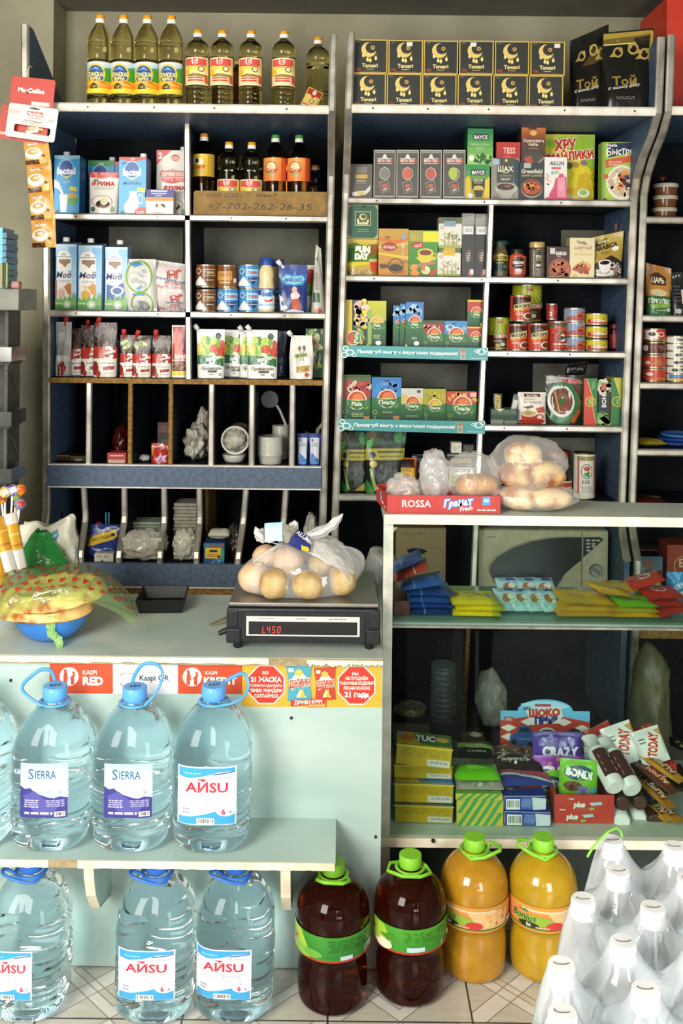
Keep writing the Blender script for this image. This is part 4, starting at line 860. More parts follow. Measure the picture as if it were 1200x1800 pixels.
for i in range(5):
    c4=[at(*cor[i][0],HY),at(*cor[i][1],HY),at(*cor[i+1][1],HY),at(*cor[i+1][0],HY)]
    mb=MB(); base=ST.location
    def sp(u,v,s,o,c4=c4,i=i):
        p=c4[0]*((1-u)*(1-v))+c4[1]*(u*(1-v))+c4[2]*(u*v)+c4[3]*((1-u)*v)-base
        t=.007*(math.sin(PI*u) ** .6)*(math.sin(PI*v) ** .6)
        return p+Vector((0,s*(t+o)+.004*noise.noise(Vector((u*3+i,v*3,i))),0))
    mb.grid(lambda u,v: sp(u,1-v,-1,.0004),14,14,M('#d0a04c',.3)); mb.grid(lambda u,v: sp(u,1-v,1,.0004),10,10,M('#d0a04c',.3),True,True)
    art(mb,SA,lambda u,v,o: sp(u*.86,v,-1,o),.9,.0014,.0002,10,.3); mb.build('sachet',ST)
# ------------------------------------------------------------------ shelf B: tea cartons on the top shelf
def crescent(cx,cy,r,asp):
    pts=[]
    for k in range(17): a=math.radians(95+230*k/16); pts.append((cx+math.cos(a)*r,cy-math.sin(a)*r*asp))
    for k in range(17): a=math.radians(325-250*k/16+4); pts.append((cx+r*.30+math.cos(a)*r*.76,cy-r*asp*.26-math.sin(a)*r*.76*asp))
    return pts
GOLD='#d8bd6c'
TANS=[('r',0,0,100,100,'#c9a94c'),('r',3.2,3.2,96.8,96.8,'#2d2f2a'),('p',crescent(46,30,22,1),GOLD),('e',57,24,6,6,'#c89a3c'),('e',57,24,3,3,'#6c5424'),('o',50,46,19,8,.06,'#8c7c54')]+\
       [q for x,y in ((30,47),(42,60),(50,62),(66,56)) for q in (('e',x,y,3.8,6,'#e2cf7c'),('p',[(x-2.5,y-3),(x,y-9),(x+2.5,y-3)],'#e2cf7c'))]+\
       [('t','Tansari',49,77,11.5,'#e6cd84',54,{'b': .03}),('r',38,87.5,60,89.5,'#b8a878'),('e',15,89,9,5,'#7c3c28'),('r',18,94,80,95.5,'#7c5a3c'),('r',8,7,18,10,'#6c6c5c')]
tb=None; names=('leftmost','second from left','third from left','fourth from left','fifth from left','rightmost')
px_top=[(620,680),(682.5,742),(744.5,804),(807,866),(869.5,929),(932,992)]
HB=.1060; pz=.0606
tw=60.5/F*3.13
for row,lab in ((0,'lower'),(1,'upper')):
    for i,(a_,b_) in enumerate(px_top):
        x=at((a_+b_)/2-(2.2 if row==0 else 0),150,3.13).x
        l=f'square black tea carton with a gold crescent, {names[i]} of the {lab} row'
        z=B0+row*(HB+.0005)
        if tb is None:
            mb=MB(); mb.box(-tw/2,tw/2,0,tw*.9,0,HB,M('#3c3a30',.4),.001)
            art(mb,TANS,lambda u,v,o: (-tw/2+u*tw,-o,HB*(1-v)),tw/HB); tb=tag(mb.build('tea_carton',None,(x,3.13,z)),l,'carton','square black tea cartons on the top shelf')
        else:
            c=tb.copy(); COL.objects.link(c); c.location=(x,3.13+.002*((i*7+row*3) % 3),z); c['label']=l
            if row and i in (1,3,5):
                s=MB(); s.box(-.009,.009,-.0012,-.0006,HB-.019,HB-.006,M('#d8d4cc',.5)); k=s.build('price_sticker',c,(.012 if i != 3 else -.01,0,0)) if i != 5 else s.build('price_sticker',c,(.03,0,0))
def swirl(cx,cy,s,f=1): return [('o',cx,cy,9*s,6*s,.38,'#a8924c'),('e',cx+5*s*f,cy-3*s,3.5*s,2.6*s,'#a8924c'),('p',[(cx-9*s*f,cy),(cx-16*s*f,cy+5*s),(cx-6*s*f,cy+5*s)],'#a8924c')]
TOY=lambda top: top+swirl(30,26,1.1)+swirl(60,23,1.2,-1)+swirl(82,30,1.2)+[('t','Той',40,62,12,'#8c7838',56),('t','К вашему дому',40,69.5,3.6,'#c8c4b8',62,{'s': .4,'r': .12}),('l',22,82,60,86,2,'#7c786c')]
pouch('tea_bag','black and gold tea bag leaning, its top corner raised above the other','bag',(1004,55,1072,188),3.2,.06,'#191814',TOY([('p',[(30,40),(60,22),(96,20),(98,36),(60,40)],'#4c4020')]),B0,style='doy',seed=3,wr=.008,q=[(0,-.09),(0,.12),(0,0),(0,0)],rough=.22)
pouch('tea_bag','black and gold tea bag with a shiny gold top edge beside the upright','bag',(1062,47,1148,188),3.16,.07,'#1b1a16',TOY([('r',2,2,98,9,'#a48c3c'),('p',[(2,9),(98,6),(98,17),(2,15)],'#6c5a24'),('r',2,15,98,16.5,'#d8c47c'),('p',[(60,10),(96,8),(92,18),(70,20)],'#2c2418'),('p',[(94,4),(99,4),(99,30),(90,40)],'#b89c44')]),B0,style='doy',seed=6,wr=.008,q=[(0,-.04),(.06,.02),(0,0),(0,0)],rough=.22)
# ---- second row
carton('tea_box','small grey tea box with a white spoon printed on it, beside the left upright','box',(614,288,654,347),3.345,.06,'#5c594c',[('r',26,8,76,26,'#7c786a'),('r',24,30,78,42,'#c09c50'),('r',30,47,72,51,'#9c988a'),('l',26,54,76,58,1,'#8c887c'),('p',[(10,82),(40,78),(70,76),(92,60),(90,76),(70,88),(30,92),(12,90)],'#cfccc0'),('e',50,84,18,5,'#c8b464'),('r',10,94,90,100,'#b08c34')],B1,side='#4c493e')
def beta(x0,x1,lab,c,halo):
    carton('tea_box',lab,'box',(x0,263.5,x1,347),3.345,.06,'#57544a',[('r',0,0,100,100,'#a8a498'),('r',4,3,96,97,'#565248'),('r',6,5,94,6,'#b8b4a6'),('r',6,93,94,96,'#b8b4a6'),('e',50,36,44,26,'#565248'),('p',[(38,17),(46,9),(54,9),(62,17)],'#d8d4c8'),('r',16,17,84,18.2,'#d8d4c8'),('r',14,18.6,92,25.5,halo),('t','BETA TEA',49,22,5,'#d8d0c4',62,{'b': .04}),('r',18,27,82,28.2,'#c8c4b8'),('o',50,48,24,12.5,.1,'#d8d4c8'),c,('p',[(24,66),(66,60),(76,83),(36,89)],'#8c8478'),('p',[(28,67.5),(63,62.5),(71,82),(38,87)],'#5c4c44'),('e',50,73,13,5,'#b0604c'),('p',[(42,80),(62,77),(64,80),(44,84)],'#b8b0a4')],B1,side='#48453c')
beta(656,694.5,'grey tea box with a plain dark circle, leftmost of four alike',('e',50,48,19,10,'#7c7a6c'),'#8c4438')
beta(696,735,'grey tea box with a red fruit circle, left of the other red one',('e',47,48,20,11,'#c8604c'),'#a8503c')
beta(737.5,775.5,'grey tea box with a red fruit circle, right of the other red one',('e',52,48,19,10,'#c0564a'),'#b0503c')
beta(778,817,'grey tea box with a green apple, rightmost of four alike',('e',45,47,21,12,'#a8b848'),'#a85a40')
zb2=B1+.1135
BAY=lambda main,band,txt: [('g',0,0,100,100,main[0],main[1])]+band+[('r',22,14,82,30,'#26302a'),('t','BAYCE',52,22.5,10,'#e8e6dc',52,{'b': .03})]+txt
carton('tea_box','green and yellow tea box at the bottom of a two box stack','box',(817.5,289,860,348),3.345,.07,'#2f7a44',BAY(('#2f8a4c','#c0a428'),[('p',[(0,40),(16,30),(24,60),(20,100),(0,100)],'#d0b42c'),('p',[(100,34),(80,44),(78,100),(100,100)],'#d8bc34'),('r',26,40,80,70,'#343a2c')],[('t','LEMON',52,44,7,'#e4e0b8',40),('l',34,50,72,55,1,'#b8b480'),('e',54,68,22,9,'#c4a84c'),('p',[(34,72),(74,72),(68,92),(42,92)],'#3c3c2c'),('e',20,88,11,8,'#d8d8d0')]),B1,side='#1f5a34')
carton('tea_box','green tea box on top of the green and yellow one','box',(821,226,866,288),3.347,.07,'#23703c',BAY(('#2c8444','#9cc060'),[('n',60,82,38,14,24,6,['#1c5c30','#2c6c34','#a8c060'])],[('t','MOROCCAN',50,42,6,'#b8c88c',70),('t','MINT',50,52,6,'#b8c88c',36),('l',34,58,70,61,1,'#a8b880'),('p',[(48,74),(56,62),(66,66),(68,84),(50,86)],'#2c6434'),('e',16,78,11,8,'#e4e4dc')]),zb2,side='#1a5030',rz=.03)
carton('tea_box','dark grey tea box with a tea bowl under a red box','box',(862.5,278,911,349),3.345,.07,'#4c4e48',[('r',0,0,100,100,'#8c887a'),('r',20,0,82,58,'#46483f'),('p',[(82,0),(100,6),(100,70),(84,60)],'#2f4048'),('r',4,2,30,16,'#9cb0bc'),('p',[(48,6),(54,1),(60,6),(54,10)],'#d8c464'),('t','ШАХ',52,25,13,'#e4dfc4',56,{'b': .02}),('t','GOLD',52,34,4,'#d8c884',20),('l',30,41,76,44,1,'#b8b49c'),('t','КЕНИЯ',52,50,5,'#d8d4c0',34),('e',54,72,40,14,'#b8b2a4'),('e',52,68,32,8,'#4a3428'),('e',60,66,12,3,'#8c5c44'),('p',[(22,76),(86,76),(70,96),(40,96)],'#a8a294'),('l',6,90,30,96,2,'#6c6a60')],B1,side='#3c3e38')
carton('tea_box','small red tea box lying on top of the dark grey one','box',(872,250,914,277.5),3.347,.08,'#b03028',[('g',0,0,100,100,'#b8362c','#a02a24'),('p',[(0,100),(50,56),(100,100)],'#c44438'),('t','TESS',54,40,30,'#e8c4b4',50)],B1+(.1275),side='#8c241e',top='#c0483c')
GREEN=[('r',0,0,100,100,'#343a32'),('r',18,1,46,14,'#a8acb0')]
carton('tea_box','dark tea box with red tea in a cup, under the brown one','box',(912,286,956,349),3.345,.07,'#333a32',GREEN+[('t','Greenfield',50,22,11,'#dcd6c0',84,{'s': .1}),('t','КЕНИЯ САНРАЙЗ',50,34,5,'#c4a87c',78),('e',50,68,42,25,'#9c8c78'),('e',50,66,40,22,'#5c2c1c'),('e',50,65,36,18,'#a84c28'),('n',50,64,30,14,18,6,['#c8683c','#7c3820','#d8904c']),('r',0,95,100,100,'#24281f')],B1,side='#262b24')
carton('tea_box','brown orange tea box stacked on the dark one with a cup of red tea','box',(915.5,224.5,958,285),3.347,.07,'#4a3428',[('g',0,0,100,30,'#c8702c','#7c4020'),('e',50,14,14,7,'#e0b454'),('r',30,0,62,5,'#5c2c1c'),('g',0,30,100,100,'#5a3a28','#3c3228'),('t','Жемчужина',50,34,9,'#e4d4bc',86),('t','Нила',50,44,8,'#e4d4bc',40),('l',28,54,72,57,1,'#a89478'),('e',50,80,42,18,'#4a443a'),('p',[(12,80),(40,74),(50,92),(24,96)],'#b04c28'),('p',[(62,96),(92,76),(96,80),(72,98)],'#8c8478')],B1+.1185,side='#38281f',top='#7c4a28')
pouch('cereal_bag','large yellow and green cereal bag behind a small pink and white box','bag',(946,234,1047,350),3.40,.05,'#c8c02c',[('p',[(0,12),(40,4),(100,0),(100,70),(60,30)],'#8cb030'),('p',[(0,20),(50,20),(90,50),(100,100),(0,100)],'#d8c834'),('p',[(70,60),(100,50),(100,100),(60,100)],'#c8a834'),('t','ХРУ',48,15,16,'#efe6d4',42,{'b': .1,'r': .06}),('t','ХРУ',48,15,16,'#b8342c',40,{'b': .05,'r': .06}),('t','СМАЙЛИКИ',52,32,12,'#efe6d4',94,{'b': .1,'r': .12}),('t','СМАЙЛИКИ',52,32,12,'#b8342c',92,{'b': .05,'r': .12}),('e',54,46,6,5,'#5c5c2c'),('e',66,45,6,4,'#b88c4c'),('e',80,42,6,4,'#8c6c7c'),('o',52,58,9,6,.12,'#b0a430'),('t','Honey',44,81,11,'#d8a824',40,{'b': .05}),('t','с мёдом',52,91,5,'#efe6c4',40),('e',78,86,11,6,'#e4ead8'),('e',77,85,7,4,'#8cb868')],B1,style='doy',seed=5,wr=.004,q=[(0,0),(0,.0),(0,0),(0,0)])
carton('baby_cereal_box','small pink and white box with a pink bottle printed on it','box',(956,276,996,350),3.345,.045,'#e2dcd4',[('t','AiLLiN',54,14,9,'#3c4a5c',62,{'b': .03}),('r',30,23,72,28,'#c85c6c'),('e',36,36,9,4,'#88b4c0'),('e',54,35,9,4,'#a8c088'),('n',16,52,14,14,14,4,['#d8c4b4','#c8b098','#e8d8c8']),('p',[(0,96),(20,86),(42,66),(48,50),(74,40),(96,46),(100,92),(100,100),(0,100)],'#c84c6c'),('p',[(56,48),(90,44),(96,92),(58,92)],'#dc8c9c'),('r',64,38,84,44,'#c85470'),('e',14,88,7,4,'#e8dccc'),('l',64,56,88,76,5,'#e8b0b8')],B1,side='#c8a0a4')
carton('porridge_box','lime green porridge box with an oat bowl and navy heading','box',(1057,250,1124,350),3.345,.05,'#8cb03c',[('r',0,0,100,100,'#a4c04c'),('r',0,0,8,100,'#7ca040'),('p',[(12,2),(94,0),(96,18),(60,20),(16,26)],'#242c4c'),('t','Nestle',26,5,5,'#e4e2da',26,{'b': .03}),('t','Быстров',54,14,13,'#e8e6dc',84,{'s': .2,'b': .02,'r': .1}),('p',[(8,30),(40,26),(80,22),(80,32),(40,38),(10,44)],'#c85838'),('l',16,32,52,40,2,'#e0b8a0'),('e',53,68,41,29,'#e4ded0'),('e',53,67,36,25,'#c8b498'),('n',53,67,32,22,40,5,['#d8c8ac','#b8a080','#e8dcc8']),('n',54,60,14,10,12,6,['#d88c3c','#c05a3c','#38343c','#e0a854']),('n',56,74,18,10,10,5,['#d8843c','#2c2a34']),('e',10,58,7,4,'#c85a3c'),('n',84,44,10,8,6,5,['#d8bc3c','#34303c']),('e',8,97,5,2.5,'#3c4c34')],B1,side='#6c9834',top='#98b84c')
# ---- third row left
carton('tea_box','dark green tea box with gold corners on top of the yellow one','box',(610.5,360,664,418),3.347,.09,'#24543c',[('r',0,0,100,100,'#a8a468'),('p',[(12,2),(88,2),(98,14),(98,86),(88,98),(12,98),(2,86),(2,14)],'#255a40')]+[('r',4,8+6.6*k,96,8.9+6.6*k,'#1c4834') for k in range(13)]+[('r',24,20,76,62,'#c8bc7c'),('r',26,22,74,60,'#2a4c34'),('e',50,36,12,10,'#c8bc74'),('e',52,35,8,6,'#2a4c34'),('p',[(30,44),(36,40),(38,54),(62,52),(66,42),(70,46),(66,58),(32,58)],'#d4c884'),('t','تيملا',50,50,8,'#d4c884',30),('r',34,72,66,74,'#7c9464'),('r',30,78,70,80,'#7c9464'),('t','270',52,6,6,'#1c2420',16,{'s': .2})],at(637,419.5,3.345).z,side='#1c4030',rz=.02)
pouch('tea_pack','yellow and green tea pack printed with the words SUN DAY','pack',(607.5,419,664,483),3.345,.05,'#c8a428',[('g',0,0,100,20,'#d8b83c','#b8a038'),('p',[(0,18),(30,10),(60,20),(100,12),(100,60),(0,62)],'#5c7c34'),('p',[(0,30),(40,20),(30,60),(0,62)],'#3c6430'),('p',[(70,16),(100,14),(100,40),(74,44)],'#8c5c2c'),('t','SUN',52,28,15,'#efeada',48,{'b': .1}),('t','DAY',50,47,15,'#efeada',46,{'b': .1}),('g',0,62,100,100,'#c8b454','#a4803c'),('p',[(0,66),(70,62),(72,68),(0,76)],'#d8c83c'),('p',[(74,60),(98,60),(94,88),(78,88)],'#c84c30'),('r',72,54,98,62,'#c8b890'),('n',40,90,40,6,18,6,['#8c6c3c','#b8984c'])],B2,style='doy',seed=1.5,wr=.002)
carton('tea_box','tall orange gold tea box with a glass teapot print','box',(664.5,402,717,483),3.345,.07,'#b8842c',[('g',0,0,100,100,'#b8923c','#c08428'),('p',[(0,18),(60,24),(100,16),(100,22),(60,32),(0,24)],'#c86a28'),('p',[(0,36),(100,28),(100,33),(0,42)],'#d8a834'),('p',[(0,50),(100,58),(100,64),(0,54)],'#e0b83c'),('p',[(0,74),(100,66),(100,72),(0,80)],'#a0702c'),('e',36,38,26,9,'#8c2c20'),('e',36,38,23,7,'#a84434'),('t','Al-hayat',36,38,6.5,'#e4ccb0',42,{'s': .25}),('e',84,17,9,6,'#8c98a0'),('t','820',30,18,5,'#5c4424',26,{'s': .3}),('e',82,35,5,6,'#c4beb0'),('r',80.5,40,83.5,66,'#c4bca8'),('p',[(4,74),(34,76),(34,82),(8,84)],'#4c4038'),('o',58,78,26,16,.12,'#5c4a34'),('e',58,82,22,8,'#3c2c20'),('p',[(74,90),(88,86),(90,90),(76,95)],'#c8502c')],B2,side='#94641f',top='#b8903c')
carton('tea_box','green tea box with a yellow cup and a yellow price note','box',(717.5,405,770,483),3.345,.07,'#4c8a2c',[('g',0,0,100,100,'#4c9030','#3c8028'),('r',0,0,48,24,'#a09848'),('o',16,14,8,5,.3,'#c8b83c'),('r',48,2,100,25,'#d8d020'),('e',30,32,21,7,'#b8342c'),('t','نيملا',30,31,6,'#f0e0d0',24),('e',60,60,34,6,'#c8b834'),('p',[(30,46),(82,46),(78,64),(70,70),(42,70),(34,64)],'#d0c030'),('e',56,47,26,8,'#dccc48'),('e',56,48,21,6,'#7c3820'),('o',86,56,9,7,.3,'#d0c030'),('p',[(14,74),(90,66),(92,72),(30,80)],'#a87864'),('e',18,80,12,7,'#e09030'),('p',[(6,90),(22,84),(38,92),(30,99),(10,99)],'#e08838'),('e',58,86,15,9,'#e0c888'),('e',50,82,8,5,'#d86a40'),('p',[(68,94),(90,80),(96,84),(80,99)],'#c83c28'),('e',62,82,7,4,'#e8dcb0')],B2,side='#356c24',top='#8c9040')
CIGW=lambda top,band: [('r',0,0,100,20,'#5c6440'),('r',26,2,76,22,top),('r',0,22,100,100,'#d8d4c4'),('n',50,70,40,26,60,4,['#c0b88c','#a8a070','#8c9860','#d0c8a0']),('r',22,12,74,30,band)]+[('p',[(x,98),(x+4,46),(x+9,98)],c) for x,c in ((22,'#a89c60'),(40,'#b8a868'),(58,'#98945c'),(74,'#b0a464'))]+[('r',0,90,100,100,'#98a44c'),('e',14,34,8,7,'#b8b4a4')]
carton('tea_box','small pale box with grasses and a yellow band, at the bottom of its stack','box',(768.5,433,809,484),3.345,.06,'#b8b49c',CIGW('#c0a030','#d0a828'),B2,side='#8c8870')
carton('tea_box','small pale box with the price 550 written on it, on its twin','box',(770.5,382,811,432.5),3.346,.06,'#b8b49c',CIGW('#4c5838','#7c94a8')+[('t','550',58,64,16,'#3c3c38',44,{'s': .3,'b': -.01})],B2+.0975,side='#8c8870')
def slim(r,lab,z,its,col='#2e302c',**k): carton('slim_box',lab,'box',r,3.345,.05,col,its,z,side='#23241f',**k)
SL=[('r',0,0,100,100,'#343630'),('o',48,52,24,15,.16,'#8c4434'),('r',32,42,62,62,'#3c3c38'),('t','HILL',47,52,8,'#c8c0b4',None,{'r': PI/2}),('p',[(44,100),(58,82),(90,82),(84,100)],'#b85448'),('r',64,82,90,94,'#d8d0c4')]
slim((811,410,834,484),'slim black tea box standing beside the stack with the price 550',B2,SL,group=None)
slim((834.5,410,857,484),'slim black tea box standing beside the divider',B2,SL)
SG=[('r',0,0,100,56,'#7c7a70'),('p',[(0,20),(100,8),(100,50),(0,54)],'#94928a'),('r',4,58,90,98,'#c4c0b8'),('b',20,66,80,94)]
slim((811.5,375,834,409.5),'grey box end with a bar code lying on the left slim black box',B2+.1425,SG,'#6c6a62')
slim((835,376,857.5,409.5),'grey box end with a bar code lying on the right slim black box',B2+.1425,SG,'#6c6a62')
# ---- third row right: coffee
def jar(name,lab,cat,r,Y,z,prof,lidcol,body,lidh,its=None,lz=None,base=None,lidr=None,span=2.6,sq=2.):
    x,zb,w,h=rect(*r,Y,z); R=w/2; t=thing(name,lab,cat,(x,Y+R,zb))
    MB().lathe(smoothprof([(a*(h-lidh),b*R) for a,b in prof],3),body,28,sq).build('body',t)
    lr=(lidr or prof[-1][1]*1.1)*R
    MB().lathe([(h-lidh-.002,lr),(h-.003,lr),(h,lr*.95)],lidcol if not isinstance(lidcol,str) else M(lidcol,.35),28,rf=lambda a,q,s: 1+.012*math.cos(a*30)).build('lid',t)
    if its is not None:
        rr=R*max(b for a,b in prof)*1.006; mb=MB()
        cyl_label(mb,rr,(h-lidh)*lz[0],(h-lidh)*lz[1],span,its,base); mb.build('label',t)
    return t
COFG=glassy('instant_coffee_jar','#3c2818',1.3,.08,.3)
jar('coffee_jar','green lidded coffee jar with a yellow and green label, leftmost','jar',(867.5,423,894,486),3.36,B2,[(0,.94),(.06,1),(.62,1),(.78,.92),(.9,.7),(1,.62)],'#1c4434',noisy('jar_coffee_granules','#4c4434','#6c6048',90,.3),.011,[('r',0,0,100,36,'#c0a42c'),('p',[(34,0),(50,-8),(66,0)],'#d8c04c'),('t','JACOBS',50,18,22,'#2c3c24',72,{'b': .04}),('r',0,36,100,100,'#1c3c2c'),('r',22,48,60,52,'#b8b8a0'),('e',70,72,11,8,'#8c8c5c'),('e',70,72,7,5,'#1c3c2c')],(.2,.68),'#1c3c2c',1.0)
jar('coffee_jar','round coffee jar with a red label and black lid','jar',(895.5,437,927,486),3.36,B2,[(0,.72),(.12,.86),(.45,1),(.7,.98),(.9,.72),(1,.66)],'#1c1816',noisy('red_coffee_jar','#b04a2c','#c0583a',20,.2),.015,[('r',0,0,100,100,'#b84c30'),('e',50,42,36,36,'#24201e'),('t','NESCAFE',50,36,13,'#e8e4dc',58,{'b': .04}),('r',34,50,66,54,'#b8b0a4'),('e',50,76,18,9,'#d8d0c8'),('p',[(34,86),(66,82),(60,96),(42,98)],'#c8a090')],(.12,.9),'#b84c30',.72,2.2)
jar('coffee_jar','square shouldered coffee jar with a gold lid and black label','jar',(932.5,425,959,486),3.36,B2,[(0,.96),(.05,1),(.88,1),(.96,.92),(1,.86)],noisy('gold_lid','#b89c5c','#ccb478',30,.3,metal=.3),noisy('jar_coffee_granules','#4c4434','#6c6048',90,.3),.017,[('r',0,0,100,100,'#c8bc94'),('r',4,3,96,97,'#1f1c18'),('o',50,44,34,34,.05,'#a8904c'),('t','NESCAFE',50,36,13,'#e0dccc',54,{'b': .04}),('t','GOLD',50,52,10,'#c8b05c',34),('e',50,80,12,7,'#c8c0b0'),('p',[(10,90),(40,72),(30,96)],'#8c743c')],(.28,.93),'#1f1c18',1.02,2.4,4.)
carton('cocoa_box','brown cocoa box with a bowl of cocoa powder','box',(960.5,433,1000,486),3.345,.05,'#3c2420',[('r',14,6,36,24,'#c8c0b4'),('t','КАКАО',64,22,11,'#e4dcd0',46,{'b': .05}),('r',44,30,62,33,'#a8988c'),('e',58,74,50,38,'#8c5030'),('e',60,76,45,33,'#a4522c'),('n',60,74,40,28,40,8,['#b8623a','#8c4424','#c4744a','#9c4c2a']),('r',4,94,60,97,'#a89484')],B2,side='#2c1a18')
carton('tea_box','tall cream tea box with red berries between the cocoa and coffee bag','box',(1000.5,418,1044,486),3.345,.06,'#d8cca4',[('g',0,0,100,100,'#d4c8a0','#e0d0a0'),('p',[(26,6),(46,10),(60,8),(74,18),(50,16),(34,14)],'#8c8458'),('t','АЗЕРЧАЙ',54,25,7.5,'#b0683c',70,{'b': .02}),('r',40,32,64,33.5,'#b89c6c'),('r',18,39,90,43,'#c8b078'),('e',54,72,34,13,'#c8a468'),('n',54,76,38,10,26,7,['#b83c28','#8c3424','#c85a34','#6c7c3c','#d8a04c']),('e',54,78,14,7,'#9c4c28'),('p',[(48,60),(54,55),(60,60)],'#b89c3c'),('e',20,92,9,5,'#d8bc84')],B2,side='#b8a878')
pouch('coffee_bag','gold coffee bag with a white cup and coffee beans','bag',(1043,405,1094,487),3.355,.035,'#b09440',[('g',0,0,100,56,'#b8a04c','#a88c3c'),('p',[(8,12),(50,8),(52,18),(8,26)],'#3c3420'),('t','ARABICA',44,27,10,'#2c2418',76,{'r': .16,'b': .05,'s': .2}),('t','ЧЁРНЫЙ',34,15,7,'#e0d49c',40,{'r': .12}),('l',26,38,58,46,2,'#6c5c2c'),('e',74,34,12,5,'#e8e0cc'),('p',[(0,66),(60,48),(100,66),(100,100),(0,100)],'#2c221c'),('n',78,84,24,15,40,5,['#8c7c6c','#5c4434','#c8bcac','#3c2c24']),('e',34,86,32,9,'#d8d4cc'),('e',34,84,22,6,'#a8a49c'),('p',[(16,62),(58,62),(54,80),(44,86),(28,86),(20,80)],'#e0dcd4'),('e',37,63,21,6.5,'#e8e4dc'),('e',37,63.5,17,4.6,'#1c120e'),('o',62,70,9,6,.3,'#dcd8d0')],B2,style='doy',seed=2.4,wr=.005,q=[(0,-.14),(.06,0),(0,0),(0,0)])
pouch('coffee_bag','dark red coffee bag leaning on the right upright behind the gold bag','bag',(1078,392,1112,487),3.43,.035,'#3c1210',[('n',50,60,40,36,26,8,['#7c1c18','#5c1814','#240c0c','#9c2c20']),('e',34,14,12,4,'#8c8078')],B2,style='doy',seed=7.1,wr=.007,q=[(.1,0),(.1,0),(0,0),(0,0)])
# ---- fourth row left: tea boxes behind the turquoise banner
def cup(cx,cy,s,asp,txt,tea='#b8401c',hi='#d8743c',leaf='#6a9c34',tr=None):
    rx=34*s; ry=34*s*asp
    return [('e',cx,cy,rx,ry,'#e8d8c4'),('e',cx,cy,rx*.88,ry*.88,tea),('e',cx+rx*.1,cy-ry*.2,rx*.6,ry*.5,hi),('p',[(cx-rx,cy),(cx,cy-ry*.06),(cx+rx,cy),(cx+rx*.8,cy+ry*.62),(cx,cy+ry),(cx-rx*.8,cy+ry*.62)],'#2c6c34'),('p',[(cx-rx*.98,cy-ry*.02),(cx,cy+ry*.1),(cx+rx*.98,cy-ry*.02),(cx,cy-ry*.1)],'#b8c474'),('t',txt,cx,cy+ry*.36,ry*.44,'#e4e2c8',rx*1.7,{'b': .03}),('p',[(cx+rx*.7,cy+ry*.9),(cx+rx*1.3,cy+ry*.4),(cx+rx*1.1,cy+ry*.9)],leaf)]
def piala(lab,r,Y,z,top,txt,extra=(),cyy=52,s=1.,d=.06,tea='#b8401c',hi='#d8743c',top2=None,side='#1f4c2c',nm='tea_box'):
    x,zb,w,h=rect(*r,Y,z); asp=w/h
    its=[('g',0,0,100,cyy,top,top2 or top),('p',[(0,cyy-4),(40,cyy+4),(100,cyy-6),(100,100),(0,100)],'#2a6a38'),('g',0,cyy+8,100,100,'#2c6c38','#1c4428')]+list(extra)+cup(52,cyy,s,asp,txt,tea,hi)
    return carton(nm,lab,'box',r,Y,d,'#235c34',its,z,side=side)
DOG=[('o',12,82,8,5,.25,'#9cac5c'),('t','1',12,94,6,'#d8d8b0',8)]
carton('tea_box','tea box with a yellow spine and flowers, beside the left upright','box',(606.5,527,645,608),3.345,.06,'#c8b02c',[('r',0,0,30,100,'#d0b82c'),('r',30,0,100,100,'#2a3a28'),('n',66,20,30,16,24,9,['#d8a8a0','#c88c84','#a8b83c','#d8c83c','#e0c0b4']),('n',66,46,28,12,18,8,['#d8a4a4','#c8b83c','#e0b8b4','#5c7c34']),('n',70,76,24,16,12,5,['#c8a83c','#7c9c3c','#4c6c34']),('e',38,82,33,16,'#e4d4bc'),('e',38,82,29,14,'#c0502c'),('p',[(38,68),(66,74),(68,90),(38,96)],'#3c7c3c'),('t','Piala',48,82,9,'#e4e4cc',None,{'r': PI/2})],B3l,side='#a8942c')
piala('tall lime green tea box with an amber cup',(644.5,529,678,608),3.345,B3l,'#c0bc34','Piala',[('r',4,20,24,96,'#8ca854'),('l',30,74,70,84,3,'#a8b870'),('e',60,92,15,5,'#e4e6dc'),('p',[(0,94),(18,100),(0,100)],'#d8c83c')],48,1.0,tea='#d08c28',hi='#e8b044',top2='#a8b03c')
SKY=[('n',44,18,40,8,16,8,['#a8c4dc','#c8d8e0','#8cb0d0'])]
piala('slim blue and green tea box, rearmost of three overlapping',(690,537,712,608),3.375,B3l,'#3c78b8','',SKY,44,1.0)
piala('slim blue and green tea box, middle of three overlapping',(702,534,724,608),3.360,B3l,'#3c78b8','',SKY,44,1.0)
piala('slim blue and green tea box, front one of three overlapping',(712,531,743.5,609),3.345,B3l,'#3c78b8','Piala',SKY+[('t','430',66,26,6,'#24345c',36,{'s': .3}),('l',34,78,64,84,2,'#b8c490'),('e',62,92,15,5,'#e4e6dc'),('p',[(0,92),(18,100),(0,100)],'#d8c83c')],44,1.05)
piala('low square tea box with red top left of the blue topped one',(743.5,563,780,611),3.345,B3l,'#8c3424','Пиала',[('r',0,0,100,12,'#3c4c28'),('n',50,24,46,10,20,8,['#b04434','#c8a48c','#8c2c20'])]+DOG,52,1.0)
piala('low square tea box with a blue top left of the divider',(780.5,564,820.5,612),3.345,B3l,'#3c84c0','Пиала',[('n',26,26,20,8,10,8,['#c4d4dc','#9cbcd4']),('t','495',40,12,10,'#24345c',36,{'s': .3}),('e',86,28,10,8,'#a0a890')]+DOG,52,1.0)
piala('small tea box with a yellow edge, lower of two beside the divider',(820.5,574,850,612),3.345,B3l,'#b03c28','Piala',[('r',0,0,100,8,'#d0bc38'),('p',[(86,80),(100,64),(100,80)],'#d8c83c')],48,.95)
piala('small tea box with a yellow edge, upper of two beside the divider',(821,527,852,573),3.345,B3l+.0735,'#b03c28','Piala',[('r',0,0,100,8,'#d0bc38'),('p',[(70,96),(100,70),(100,100),(72,100)],'#d8c83c')],48,.95)
